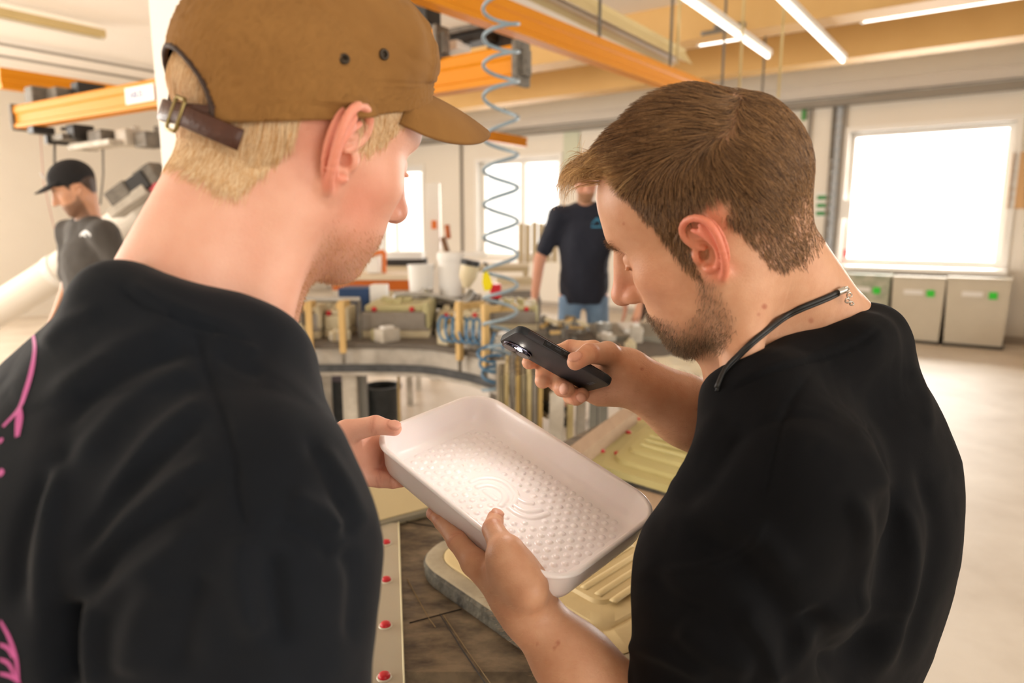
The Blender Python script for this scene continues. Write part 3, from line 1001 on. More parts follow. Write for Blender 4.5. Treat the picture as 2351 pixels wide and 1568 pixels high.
def onT(px, py, z=ZT): return on_z(px, py, z)
def mould(px0, px1, py, dep, h, label, grp='moulds on the conveyor', top=PLASTER, body=PLASTG, rot=0.0, bumps=5):
    a, b = onT(px0, py), onT(px1, py)
    d = unit((b - a) * [1, 1, 0]); n = np.array([-d[1], d[0], 0]); w_ = np.linalg.norm(b - a)
    c = (a + b) / 2 + n * dep / 2
    R = np.stack([d, n, [0, 0, 1.0]], 1)
    root = empty('casting_mould', c * [1, 1, 0] + [0, 0, ZT], label, 'mould', grp)
    z = np.array([0, 0, 1.0])
    bm = bmesh.new(); bx(bm, c + z * .02, (w_, dep, .04), R, .005); build('base_board', bm, PLASTER, root)
    bm = bmesh.new(); bx(bm, c + z * (.04 + h * .35), (w_ * .97, dep * .95, h * .7), R, .01); build('mould_body', bm, body, root)
    bm = bmesh.new(); bx(bm, c + z * (.04 + h * .82) , (w_ * .90, dep * .88, h * .26), R, .02); build('mould_top', bm, top, root)
    bm = bmesh.new(); bx(bm, c + d * w_ * .455 + z * (.04 + h * .55), (w_ * .10, dep * .95, h * 1.0), R, .015); build('mould_flank', bm, top, root)
    rng_ = np.random.RandomState(int(px0))
    for k in range(bumps):
        q = c + d * w_ * rng_.uniform(-.36, .3) + n * dep * rng_.uniform(-.36, .3) + z * (.04 + h * .95)
        bm = bmesh.new(); bx(bm, q + z * .01, (w_ * .12, dep * .14, .035), R, .008); build('casting_rib', bm, top, root)
    for k in range(2):
        q = c + d * w_ * (-.3 + .55 * k) - n * dep * .45 + z * (.04 + h * .80)
        bm = bmesh.new(); ball(bm, q, .016, None, 10, 6); build('plug', bm, RED, root, True)
    return root
OLIVE = mat('olive_cream_resin', 'c3bb8d', rough=.5, var=.4, vscale=8, col2='a89f70')
mould(828, 985, 776, .45, .16, 'grey and cream mould on the conveyor below the white bucket', top=OLIVE)
mould(640, 735, 778, .45, .15, 'cream mould on the conveyor behind the left wooden post', top=PLASTER)
mould(1000, 1120, 770, .45, .10, 'low cream mould on the conveyor behind the blue coil', top=PLASTER, body=PLASTER)
mould(745, 800, 775, .22, .13, 'small cream block mould between two wooden posts', body=PLASTER, bumps=2)
mould(1130, 1235, 760, .40, .12, 'cream mould on the conveyor left of the man in polo', top=OLIVE)
POST = mat('yellowed_wood', 'd8b679', rough=.7, var=.5, vscale=9, col2='b58e52', stretch=(6, 6, 1))
for px_, y0, y1, lab in ((712, 692, 800, 'first wooden post on the conveyor edge, counted from the left'), (788, 690, 800, 'second wooden post on conveyor edge, left of the black bucket'),
                         (1068, 692, 806, 'third wooden post on the conveyor edge, left of the coils'), (1131, 698, 826, 'wooden post on conveyor edge behind the hanging blue coil')):
    i = int(np.argmin(np.abs(proj(E_)[:, 0] - px_)))
    p = E_[i] - Nn_[i] * .03
    h1 = on_y(px_, y0, p[1])[2]; h0 = ZT - .05
    R = np.stack([T_[i], Nn_[i], [0, 0, 1.0]], 1)
    root = empty('wooden_post', np.array([p[0], p[1], h0]), lab, 'post', 'posts on the conveyor edge')
    bm = bmesh.new(); bx(bm, np.array([p[0], p[1], (h0 + h1) / 2]), (.034, .03, h1 - h0), R, .003); build('stick', bm, POST, root)
    bm = bmesh.new(); bx(bm, np.array([p[0], p[1], h1 - .03]) + Nn_[i] * .09 - T_[i] * .01, (.036, .20, .034), R, .003); build('arm', bm, POST, root)
    bm = bmesh.new(); cyl(bm, np.array([p[0], p[1], h0 - .06]), np.array([p[0], p[1], h0]), .010, seg=8); build('screw', bm, GRIME, root)
rl = empty('pipe_rail', onT(760, 700), 'short steel pipe rail standing behind the first two wooden posts', 'rail')
a, b = on_y(688, 688, 3.95), on_y(826, 688, 3.95)
bm = bmesh.new(); cyl(bm, a, b, .016, seg=10); build('pipe', bm, mat('galvanised', 'b9bab8', rough=.35, metal=.7), rl, 'auto')
for px_ in (690, 824):
    q = on_y(px_, 688, 3.95); bm = bmesh.new(); cyl(bm, q, np.array([q[0], q[1], ZT]), .013, seg=8); build('stand', bm, GRIME, rl)
rl2 = empty('bent_pipe', on_y(905, 705, 4.25), 'bent steel pipe lying over the moulds below the white bucket', 'pipe')
bm = bmesh.new(); tube(bm, spline([np.array([*on_y(905, 725, 4.25)[:2], ZT]), on_y(905, 690, 4.25), on_y(920, 676, 4.25), on_y(990, 678, 4.25), on_y(1060, 692, 4.25)], 24), .014, 8); build('pipe', bm, mat('galvanised', 'b9bab8'), rl2, True)

# bench with spray things behind the conveyor
bt = on_y(880, 628, 5.6)
zb = bt[2]
def bench(name, px0, px1, ytop, fy, dep, th, mtop, mside, label, legs=True, zf=0.0):
    a, b = on_y(px0, ytop, fy), on_y(px1, ytop, fy)
    z = a[2]; c = (a + b) / 2; w_ = b[0] - a[0]
    root = empty(name, c * [1, 1, 0], label, 'bench')
    bm = bmesh.new(); bx(bm, np.array([c[0], fy + dep / 2, z - .02]), (w_, dep, .04), None, .004); build('top', bm, mtop, root)
    bm = bmesh.new(); bx(bm, np.array([c[0], fy + dep / 2, z - .04 - th / 2]), (w_ * .99, dep * .96, th), None, .004); build('frame', bm, mside, root)
    if legs:
        for sx in (-1, 1):
            for sy in (.06, .94):
                bm = bmesh.new(); bx(bm, np.array([c[0] + sx * w_ * .46, fy + dep * sy, (z - .04 - th + zf) / 2]), (.05, .05, z - .04 - th - zf)); build('leg', bm, DIRTY if mside is ORANGE2 else mside, root)
    return root, z
ob, zo = bench('work_bench', 760, 940, 632, 5.6, .6, .085, mat('pale_bench_top', 'e3d3b8', rough=.6), ORANGE2, 'orange framed work bench with pale top below the left-hand window')
def can(name, px, ybot, fy, r, h, m, label, cat, lid=None, zsup=None, prof=None, handle=False):
    p = on_y(px, ybot, fy)
    z = zsup if zsup is not None else p[2]
    p = np.array([p[0], p[1], z])
    root = empty(name, p, label, cat)
    bm = bmesh.new(); lathe(bm, p, prof or [(0, 0), (r * .9, 0), (r, h * .98), (r * 1.05, h * .98), (r * 1.05, h), (r * .94, h), (r * .84, .01), (0, .01)], 24); build('body', bm, m, root, 'auto')
    if lid is not None:
        bm = bmesh.new(); lathe(bm, p, [(0, h + .03), (r * 1.05, h + .03), (r * 1.09, h), (r * 1.09, h - .02), (0, h - .02)], 24); build('lid', bm, lid, root, 'auto')
    if handle:
        bm = bmesh.new(); tube(bm, [p + np.array([r * 1.05 * math.cos(a), -r * .5 * math.sin(a), h - r * .8 * math.sin(a)]) for a in np.linspace(0, math.pi, 14)], .004, 6); build('handle', bm, STEELB, root, True)
    return root, p
STEELB = mat('dull_steel', 'a7a5a0', rough=.4, metal=.7)
SH = on_y(970, 682, 4.55)[2]
sb, zsb = bench('spray_stand', 925, 1100, 684, 4.35, .28, .03, GRIME, DARKM, 'low dark stand carrying white tubs behind the conveyor moulds', zf=ZT)
can('white_bucket', 968, 684, 4.48, .085, .205, WHITEPL, 'white bucket standing left on the dark stand', 'bucket', zsup=zsb, handle=True)
can('white_canister', 1035, 684, 4.50, .082, .255, WHITEPL, 'tall white canister right of the white bucket', 'canister', zsup=zsb, lid=WHITEPL)
can('aerosol_jar', 982, 684, 4.39, .035, .06, mat('steel_jar', 'd9d6cf', rough=.2, metal=.8), 'small shiny jar before the white bucket', 'jar', zsup=zsb)
# spray gun with cup, hung on the blue coil
gp = on_y(1070, 660, 3.7)
gun = empty('spray_gun', gp, 'spray gun with cream cup and black lid beside the blue coil', 'spray gun')
ax = unit([.18, 0, 1.0])
bm = bmesh.new(); lathe(bm, gp, [(0, 0), (.020, 0), (.034, .03), (.048, .055), (.050, .125), (0, .125)], 20, ax); build('cup', bm, mat('cream_cup', 'dccfae', rough=.4, sss=.1), gun, 'auto')
bm = bmesh.new(); lathe(bm, gp, [(0, .15), (.052, .15), (.054, .122), (0, .122)], 20, ax); build('lid', bm, mat('black_plastic', '151515', rough=.5), gun, 'auto')
ga, gb = on_y(1085, 668, 3.7), on_y(1035, 742, 3.62)
bm = bmesh.new(); tube(bm, [ga, ga + (gb - ga) * .4, gb], [.022, .018, .013], 10); build('barrel', bm, STEELB, gun, True)
bm = bmesh.new(); tube(bm, [on_y(1092, 672, 3.7), on_y(1075, 690, 3.7), on_y(1062, 705, 3.72)], [.014, .018, .012], 8); build('handle', bm, GRIME, gun, True)
bm = bmesh.new(); cyl(bm, on_y(1030, 742, 3.62), on_y(1040, 722, 3.64), .014, seg=10); build('nozzle', bm, mat('brass', 'b08a3a', rough=.3, metal=.9), gun, 'auto')
# yellow tag
yp = on_y(1118, 645, 3.35)
yl = empty('yellow_tag', yp, 'bright yellow tag hanging beside the spray gun cup', 'tag')
bm = bmesh.new()
pts = [on_y(a, b, 3.35) for a, b in ((1116, 618), (1124, 634), (1131, 652), (1126, 666), (1112, 668), (1107, 650), (1109, 630))]
prism(bm, pts, np.array([0, .02, 0])); build('sheet', bm, mat('bright_yellow', 'ecd90f', rough=.4), yl)
bm = bmesh.new(); tube(bm, [on_y(1116, 618, 3.345), on_y(1118, 606, 3.345), on_y(1110, 604, 3.345)], .006, 6); build('hook', bm, DARKM, yl, True)
bx_ = on_y(1138, 668, 4.3)
vl = empty('red_valve', bx_, 'red valve block behind the yellow tag', 'valve')
bm = bmesh.new(); bx(bm, bx_, (.07, .07, .09), None, .01); build('body', bm, RED, vl)
bm = bmesh.new(); cyl(bm, bx_ - np.array([0, 0, .04]), np.array([bx_[0], bx_[1], ZT]), .02, seg=10); build('stem', bm, DARKM, vl)

# items under and round the orange bench
p = on_y(866, 716, 5.2)
def block(name, px0, py0, px1, py1, fy, dep, m, label, cat, group=None, bev=.006, floor=None):
    a, b = on_y(px0, py1, fy), on_y(px1, py0, fy)
    z0 = a[2] if floor is None else floor
    bm = bmesh.new(); bx(bm, np.array([(a[0] + b[0]) / 2, fy + dep / 2, (z0 + b[2]) / 2]), (b[0] - a[0], dep, b[2] - z0), None, bev)
    return tag(build(name, bm, m), label, cat, group)
block('white_carton', 850, 655, 885, 716, 4.45, .12, WHITEPL, 'tall white carton on the conveyor under the orange bench front', 'box', floor=ZT)
block('blue_tub', 778, 662, 846, 716, 4.45, .22, mat('navy_blue_plastic', '22426f', rough=.5), 'navy blue tub on the conveyor left of the white carton', 'tub', floor=ZT)
of = empty('orange_stool', on_y(850, 600, 6.0), 'orange frame standing on the pale bench top', 'stool')
for a, b in (((822, 588), (882, 578)), ((822, 588), (822, 628)), ((882, 578), (882, 626))):
    A, B = on_y(*a, 5.85), on_y(*b, 5.85); bm = bmesh.new(); tube(bm, [A, B], .02, 6); build('bar', bm, mat('bright_orange', 'e0762a', rough=.5), of)
block('paper_box', 842, 592, 868, 627, 5.8, .12, WHITEPL, 'small white box inside the orange frame', 'box')
block('dark_pile', 885, 596, 972, 612, 7.6, .4, mat('dark_rags', '3a3734', rough=.9, var=.6, vscale=20, bump=.4), 'dark heap on the ledge under the left-hand window', 'heap')
block('paper_stack', 890, 578, 968, 596, 7.7, .3, WHITEPL, 'white papers piled on the ledge by the left-hand window', 'papers')
lg = on_y(930, 613, 7.5)
bench('window_ledge', 870, 985, 612, 7.5, .6, .10, mat('beige_ledge', 'cdbd9f', rough=.7), mat('beige_ledge2', 'b9a98a', rough=.7), 'beige ledge table below the left-hand window')
# tools against the pillar by the corner
tl = empty('paint_scraper', on_y(1005, 520, 6.5), 'orange tool standing at the white post near the corner', 'tool')
bm = bmesh.new(); bx(bm, on_y(997, 516, 6.5), (.05, .03, .08), None, .008); build('head', bm, mat('bright_orange', 'e0762a'), tl)
bm = bmesh.new(); tube(bm, [on_y(1026, 516, 6.5), on_y(1030, 548, 6.5)], .024, 8); build('handle', bm, mat('orange_brown', 'b8612a', rough=.6), tl, True)
bm = bmesh.new(); tube(bm, [on_y(1016, 545, 6.5), on_y(1034, 600, 6.5)], .026, 8); build('shaft', bm, mat('brown_stick', '7d5c40', rough=.7), tl, True)
bm = bmesh.new(); bx(bm, on_y(1025, 605, 6.5), (.14, .06, .05), None, .006); build('base', bm, mat('ochre_block', 'c79a45', rough=.7), tl)
block('white_post', 982, 420, 1008, 620, 6.6, .12, WHITEM, 'white square post before the hall corner with tool on it', 'post', floor=0)
# upright boards under the middle window
rng2 = np.random.RandomState(3)
BOARD = mat('beige_boards', 'd2c3a5', rough=.8, var=.4, vscale=8, col2='b9a680')
for k in range(6):
    x0 = 1190 + 15.5 * k
    block('upright_board', x0, 508 + int(rng2.uniform(0, 10)), x0 + 13, 602, 8.0 + .01 * k, .10, BOARD, ['first', 'second', 'third', 'fourth', 'fifth', 'sixth'][k] + ' beige board from the left, upright under the middle window', 'board', 'upright boards under the middle window')
bench('plank_table', 1045, 1215, 604, 7.8, .7, .06, mat('pale_planks', 'e2d6c0', rough=.6), mat('beige_ledge2', 'b9a98a'), 'pale plank table below the middle window')
block('white_board', 1048, 580, 1116, 590, 7.6, .3, WHITEPL, 'white plank lying on the pale table below the middle window', 'plank')
pt, zp = bench('side_bench', 1125, 1240, 656, 5.4, .5, .06, mat('pale_planks', 'e2d6c0'), mat('grey_frame', '8b857c', rough=.6), 'pale bench left of the man in the navy polo')
block('foam_block', 1140, 640, 1222, 655, 5.5, .25, PLASTER, 'long cream block lying on the pale bench by the polo man', 'block')
# heap of clamps left of the grey bench
rng3 = np.random.RandomState(8)
for k in range(12):
    px_, py_ = 1248 + 8 * k + rng3.uniform(-3, 3), 768 + rng3.uniform(-14, 16)
    p = onT(px_, min(py_, 788)); th = rng3.uniform(0, 3.1); d = np.array([math.cos(th), math.sin(th) * .5, rng3.uniform(-.2, .5)])
    L2 = rng3.uniform(.07, .14)
    root = empty('bar_clamp', p, 'grey and cream clamp in the heap before the jeans on conveyor', 'clamp', 'clamps heaped on the conveyor')
    R = frame(d)
    q = p + np.array([0, 0, .03 + abs(R[2, 0]) * L2 * .5 + .02 * (k % 3)])
    bm = bmesh.new(); bx(bm, q, (L2, .028, .020), R, .003); build('bar', bm, (GRIME, POST, PLASTER)[k % 3], root)
    bm = bmesh.new(); bx(bm, q + R[:, 0] * L2 * .42 - R[:, 2] * .012, (.022, .034, .05), R, .003); build('jaw', bm, GRIME, root)
# grey bench with the other worker's hand
gb_ = [on_z(a, b, .86) for a, b in ((1378, 778), (1560, 778))]
bench_y = gb_[0][1]
GREYB = mat('grey_green_bench', '8c877a', rough=.5, var=.3, vscale=4, col2='6f6b60')
gbn, zg = bench('steel_bench', 1375, 1760, 772, bench_y, .55, .13, GREYB, GREYB, 'long grey bench behind the bearded chin, a hand resting on it')
block('white_tray', 1435, 755, 1478, 771, bench_y + .12, .3, WHITEPL, 'white tray lying on the grey bench beside the hand', 'tray')
can('tape_roll', 1385, 772, bench_y + .2, .05, .05, mat('silver_lid', 'c6c6c2', rough=.3, metal=.6), 'small silver tin on the grey bench by the polo man', 'tin', zsup=zg)

# hanging blue coil hose
hose = empty('coiled_hose', on_y(1150, 300, 3.35), 'long blue coiled air hose hanging from the ceiling between both men', 'hose')
turns = [(-60, 20), (22, 58), (88, 52), (150, 50), (222, 46), (318, 44), (392, 40), (470, 38), (546, 38), (622, 40), (685, 42), (745, 42), (800, 40), (850, 36), (895, 30)]
hp = []
ys = [t[0] for t in turns]
n_t = 0
for i in range(len(turns) - 1):
    for k in range(22):
        u = k / 22
        ph = 2 * math.pi * (i + u)
        yy = ys[i] + (ys[i + 1] - ys[i]) * u
        fy = 3.35
        cx0 = 1150 + (0 if yy < 640 else (yy - 640) * -.02)
        p = on_y(cx0, yy, fy)
        r_ = .082
        hp.append(p + np.array([-math.cos(ph) * r_, math.sin(ph) * r_, 0]))
bm = bmesh.new(); tube(bm, hp, .0088, 8); build('coil', bm, mat('grey_blue_hose', '9fb0ba', rough=.35, spec=.5, var=.6, vscale=5, col2='5d829c'), hose, True)
top = hp[0]
bm = bmesh.new(); tube(bm, [top, np.array([top[0], top[1], 3.2]), np.array([top[0] + .05, top[1], ZC])], .0085, 8); build('feed', bm, BLUEH, hose, True)
# loose coil lying over the conveyor
BLUED = mat('deep_blue_hose', '47779c', rough=.35, spec=.5)
h2 = empty('coiled_hose', onT(1060, 770), 'loose blue coil lying across the conveyor by the third wooden post', 'hose')
cp_ = []
for k in np.linspace(0, 1, 150):
    px_ = 1012 + 110 * k; py_ = 770 + 10 * k
    p = on_y(px_, py_ - 8, 3.62 - .15 * k)
    a = 2 * math.pi * 7 * k
    cp_.append(p + np.array([.030 * math.cos(a), .03 * math.sin(a), .062 * math.sin(a) + .02]))
bm = bmesh.new(); tube(bm, cp_, .0075, 7); build('coil', bm, BLUED, h2, True)
cp_ = []
for k in np.linspace(0, 1, 70):
    px_ = 1125 + 16 * k; py_ = 800 + 75 * k
    a = 2 * math.pi * 3.2 * k
    p = on_y(px_, py_, 3.25)
    cp_.append(p + np.array([.065 * math.cos(a), .045 * math.sin(a), .02 * math.sin(a)]))
bm = bmesh.new(); tube(bm, cp_, .0075, 7); build('hanging_loops', bm, BLUED, h2, True)

# rack of upright mould boards before the conveyor
rk_ = empty('board_rack', on_z(1200, 1010, 0), 'rack frame holding upright stained boards below the phone', 'rack')
fyR = 2.75
A0 = on_y(1140, 846, fyR)
zt_ = A0[2]
for k in range(2):
    p = on_y((1150, 1335)[k], 846, fyR + .15); bm = bmesh.new(); bx(bm, np.array([p[0], p[1], zt_ / 2]), (.04, .04, zt_)); build('upright', bm, DIRTY, rk_)
bm = bmesh.new(); bx(bm, np.array([(on_y(1150, 846, fyR)[0] + on_y(1335, 846, fyR)[0]) / 2, fyR + .15, .30]), (.40, .5, .03)); build('shelf', bm, DIRTY, rk_)
STAIN = [mat('stained_board_%s' % n, a, rough=.8, var=1, vscale=7, col2=b, stretch=(3, 3, .6)) for n, a, b in (('cream', 'd9cba0', '8a7440'), ('dark', '4a4238', '8f8468'), ('ochre', 'c9ac6c', '6d5526'), ('grey', '8f877a', '463f36'))]
nm = ['first', 'second', 'third', 'fourth', 'fifth', 'sixth', 'seventh', 'eighth']
for k in range(8):
    x0 = 1146 + 12.5 * k
    a, b = on_y(x0, 850 - (k % 3) * 3, fyR), on_y(x0 + 10.5, 850, fyR)
    bm = bmesh.new(); bx(bm, np.array([(a[0] + b[0]) / 2, fyR + .10, (.315 + a[2]) / 2]), (b[0] - a[0], .42, a[2] - .315), None, .003)
    tag(build('mould_board', bm, STAIN[(k * 3 + 1) % 4]), nm[k] + ' upright stained board from the left in the rack', 'board', 'boards in the rack')
for k, (x0, x1, y0, y1) in enumerate(((1262, 1296, 905, 1000), (1302, 1318, 918, 1012))):
    block('white_plank', x0, y0, x1, y1, 2.62, .05, (DIRTY, STAIN[0])[k], ('dirty white plank standing right of the upright boards', 'ochre-edged slat standing below the phone hand')[k], 'plank', floor=0.0)
# buckets on the floor
BLK = mat('black_bucket_plastic', '2b2e2f', rough=.5, var=.6, vscale=14, col2='4a4d4c')
bp = on_z(881, 985, 0.0)
can('black_bucket', 881, 985, bp[1], .135, .34, BLK, 'black plastic bucket on the floor under the conveyor', 'bucket', zsup=0.0, prof=[(0, 0), (.105, 0), (.130, .325), (.142, .325), (.142, .34), (.126, .34), (.100, .015), (0, .015)], handle=True)
cr = on_z(740, 1010, 0.0)
bm = bmesh.new(); 
root = empty('dark_crate', cr, 'dark crate on the floor behind the black sleeve', 'crate')
bx(bm, cr + np.array([0, .2, .21]), (.34, .34, .42), None, .01); build('body', bm, BLK, root)
bm = bmesh.new(); bx(bm, cr + np.array([0, .2, .44]), (.37, .37, .04), None, .006); build('rim', bm, mat('mauve_grey', '6f6770', rough=.7), root)
block('pale_panel', 690, 838, 775, 862, 5.0, .04, DIRTY, 'pale panel standing behind the dark crate under conveyor', 'panel', floor=0)
# plastic sheet and moulds further along
sd = empty('side_table', onT(1600, 870) * [1, 1, 0], 'side table carrying the crumpled plastic sheet', 'table')
c4 = [onT(1425, 912), onT(1800, 912), onT(1780, 822), onT(1425, 822)]
bm = bmesh.new(); prism(bm, c4, np.array([0, 0, -.035])); build('top', bm, DECKP, sd)
cm4 = np.mean(c4, 0)
for p in c4:
    q = p + (cm4 - p) * .10
    bm = bmesh.new(); bx(bm, (q[0], q[1], (ZT - .035) / 2), (.06, .06, ZT - .035)); build('leg', bm, DIRTY, sd)
sh_ = empty('plastic_sheet', onT(1560, 860), 'crumpled pale plastic sheet over the moulds below the bearded chin', 'sheet')
g = []
NX_, NY_ = 30, 20
for i in range(NX_ + 1):
    for j in range(NY_ + 1):
        p = onT(1440 + 330 * i / NX_, 905 - 75 * j / NY_, ZT)
        g.append(p)
g = np.array(g)
g[:, 2] += .012 + .05 * np.abs(hash_noise(g, 7, 4)) + .02 * hash_noise(g, 18, 5)
ii_ = np.arange((NX_ + 1) * (NY_ + 1)).reshape(NX_ + 1, NY_ + 1)
from_np('sheet', g, np.stack([ii_[:-1, :-1].ravel(), ii_[1:, :-1].ravel(), ii_[1:, 1:].ravel(), ii_[:-1, 1:].ravel()], 1), mat('milky_sheet', 'e6dcc4', rough=.35, sss=.1), sh_)

rng4 = np.random.RandomState(21)
pf = proj(E_)
for k in range(22):
    px_ = rng4.uniform(650, 1235)
    i = int(np.argmin(np.abs(pf[:, 0] - px_)))
    p = E_[i] + Nn_[i] * rng4.choice([rng4.uniform(.05, .12), rng4.uniform(.58, .93)])
    a_ = rng4.uniform(0, 3); sx, sy, sz = rng4.uniform(.05, .13), rng4.uniform(.04, .09), rng4.uniform(.03, .10)
    Rr = np.array([[math.cos(a_), -math.sin(a_), 0], [math.sin(a_), math.cos(a_), 0], [0, 0, 1.0]])
    root = empty('plaster_block', np.array([p[0], p[1], ZT]), 'small cream casting piece lying among the moulds on the conveyor deck', 'block', 'casting pieces on the conveyor')
    bm = bmesh.new(); bx(bm, np.array([p[0], p[1], ZT + sz / 2]), (sx, sy, sz), Rr, .005); build('body', bm, (PLASTER, OLIVE, DIRTY)[k % 3], root)
    bm = bmesh.new(); bx(bm, np.array([p[0], p[1], ZT + sz + .008]), (sx * .6, sy * .5, .016), Rr, .003); build('raised_top', bm, (PLASTER, GRIME, WHITEPL)[k % 3], root)
# ------------------------------------------------------------------ near mould table
NDECK = mat('stained_brown_deck', '86765f', rough=.5, spec=.45, var=1.0, vscale=15, col2='382f25', bump=.2, bscale=50, detail=12.0, thresh=(.36, .66), stretch=(1, 1.8, 1))
RESIN = mat('cream_resin', 'dcc898', rough=.55, var=.5, vscale=7, col2='c9b07a', bump=.05, bscale=60)
RESINY = mat('yellow_green_resin', 'bdb27a', rough=.38, var=.4, vscale=6, col2='a89c60')
STONE = mat('grey_mould_rim', 'b5a98f', rough=.75, var=.8, vscale=13, col2='8f8470', bump=.2, bscale=60)
STONED = mat('crusty_blue_grey_side', '625c4e', rough=.85, var=1, vscale=26, col2='211d16', bump=.6, bscale=70)
TANB = mat('tan_board_top', 'bfae84', rough=.6, var=.35, vscale=4, col2='aa9a72')
PINKW = mat('pinkish_wood', 'b79d84', rough=.65, var=.4, vscale=8, col2='9c8169', stretch=(6, 1, 6))
ZN = .85
nt = empty('mould_table', np.array([.05, 1.4, 0]), 'near table with stained dark brown deck under the moulds', 'table')
bm = bmesh.new()
prism(bm, [np.array([x, y, ZN]) for x, y in ((-1.15, .915), (.50, .915), (.86, 2.42), (.40, 2.35), (.02, 1.82), (-1.15, 1.74))], np.array([0, 0, -.035]))
build('deck', bm, NDECK, nt)
for x, y in ((-1.0, 1.1), (-1.0, 1.65), (.45, 1.05), (.78, 2.32), (.45, 2.25)):
    bm = bmesh.new(); bx(bm, (x, y, (ZN - .035) / 2), (.06, .06, ZN - .035)); build('leg', bm, DARKR, nt)
# joints in the deck sheets
def deck_line(L_, wd, m, name):
    bm = bmesh.new(); pts = [on_z(a, b, ZN + .0008) for a, b in L_]
    tube(bm, pts, wd, 4, flat=.0008); return build(name, bm, m, nt)
deck_line(((935, 1330), (985, 1420), (1000, 1440)), .0011, mat('pale_scratch', '9a8560', rough=.7), 'scratch')
deck_line(((1010, 1410), (1060, 1490), (1135, 1600)), .0022, mat('dark_seam', '2a231c', rough=.8), 'seam')
deck_line(((1018, 1412), (1070, 1490), (1148, 1600)), .0010, mat('pale_scratch', '9a8560'), 'scratch')
deck_line(((940, 1430), (1060, 1398)), .0012, mat('dark_seam', '2a231c'), 'seam')
deck_line(((890, 1190), (1000, 1210)), .0014, mat('dark_seam', '2a231c'), 'seam')
# light tan board at the back left
bd = empty('tan_board', on_z(880, 1150, ZN), 'large tan board lying on the table beyond the red-dotted strip', 'board')
zz = ZN + .022
cs_ = [on_z(*p, zz) for p in ((500, 1290), (988, 1163), (1045, 1090), (560, 1100))]
bm = bmesh.new(); prism(bm, cs_, np.array([0, 0, -.022])); build('sheet', bm, TANB, bd)
bm = bmesh.new(); tube(bm, [cs_[0] - [0, 0, .011], cs_[1] - [0, 0, .011]], .009, 6); build('edge_strip', bm, mat('grey_edge', '8b8471', rough=.6), bd)
# strip with red plugs
STRIP = mat('translucent_grey_strip', 'b3ab97', rough=.35, spec=.5, sss=.1, var=.3, vscale=5, col2='a0967f')
st_ = empty('plug_strip', on_z(890, 1400, ZN), 'pale grey strip with a row of red plugs beside the black sleeve', 'strip')
zs = ZN + .012
c_ = [on_z(*p, zs) for p in ((786, 1203), (915, 1200), (930, 1640), (760, 1650))]
bm = bmesh.new(); prism(bm, c_, np.array([0, 0, -.012])); build('sheet', bm, STRIP, st_)
bm = bmesh.new(); tube(bm, [c_[1] + [0, 0, .0005], c_[2] + [0, 0, .0005]], .0018, 6); build('bright_edge', bm, mat('yellowish_edge', 'd6cda8', rough=.4), st_)
for a, b in ((887, 1247), (887, 1333), (885, 1437), (882, 1555)):
    p = on_z(a, b, zs); bm = bmesh.new()
    lathe(bm, p, [(.0085, 0), (.0088, .003), (.0072, .0058), (.004, .0072), (0, .0076)], 20); pg = build('red_plug', bm, RED, st_, True)
    bm = bmesh.new(); lathe(bm, p, [(.0112, 0), (.0108, .0012), (.0088, .0014)], 20); build('plug_seat', bm, mat('clear_seat', 'cfc8b4', rough=.25), pg, True)

def round_poly(pts, r, n=10):
    """rounded planar polygon"""
    out = []
    m = len(pts)
    for i in range(m):
        p = np.asarray(pts[i]); a = np.asarray(pts[i - 1]) - p; b = np.asarray(pts[(i + 1) % m]) - p
        ra = min(r, np.linalg.norm(a) * .45); rb = min(r, np.linalg.norm(b) * .45)
        A = p + unit(a) * ra; B = p + unit(b) * rb
        for t in np.linspace(0, 1, n):
            out.append((1 - t) ** 2 * A + 2 * t * (1 - t) * p + t * t * B)
    return np.array(out)
def ring_solid(bm, rings, cap0=True, cap1=True):
    R_ = [[bm.verts.new(p) for p in r] for r in rings]
    for A, B in zip(R_, R_[1:]):
        for k in range(len(A)): bm.faces.new((A[k], A[(k + 1) % len(A)], B[(k + 1) % len(A)], B[k]))
    if cap0: bm.faces.new(R_[0][::-1])
    if cap1: bm.faces.new(R_[-1])
    bmesh.ops.recalc_face_normals(bm, faces=bm.faces)
def inset(P, c, d):
    """shrink an outline towards its inside by d"""
    t = np.roll(P, -1, 0) - np.roll(P, 1, 0)
    n = np.stack([-t[:, 1], t[:, 0], 0 * t[:, 0]], 1); n /= np.linalg.norm(n, axis=1, keepdims=True) + 1e-9
    s = np.sign(((c - P) * n).sum(1).mean())
    return P + n * s * d
# big rounded mould
zt = ZN + .032
P_ = [on_z(*p, zt) for p in ((932, 1268), (1395, 1585))]
e1 = unit(P_[1] - P_[0]); e2 = np.array([-e1[1], e1[0], 0]); e2 = e2 if e2[1] > 0 else -e2
Lm = np.linalg.norm(P_[1] - P_[0])
quad = [P_[0], P_[1], P_[1] + e2 * .47, P_[0] + e2 * .47]
def rq(d, r):
    """the mould outline shrunk by d, corner radius r"""
    c = np.mean(quad, 0); out = []
    for p in quad:
        out.append(p - e1 * d * np.sign((p - c) @ e1) - e2 * d * np.sign((p - c) @ e2))
    return round_poly(out, r, 14)
O_ = rq(0, .11); cen = O_.mean(0)
mb = empty('shower_tray_mould', cen * [1, 1, 0] + [0, 0, ZN], 'big rounded cream mould with ribs and a crusty side, under the white tray', 'mould')
rngm = np.random.RandomState(2)
rings = []
for z_, d_ in ((-.032, .006), (-.029, -.002), (-.018, 0), (-.008, -.003), (-.003, .001), (0, .006)):
    r = rq(d_, .11 - d_); r = r + np.array([0, 0, z_])
    if -.031 < z_ < -.001:
        nz_ = hash_noise(r, 45, 9)[:, None] * .0035
        r = r + (r - cen) / np.linalg.norm(r - cen, axis=1, keepdims=True) * nz_
    rings.append(r)
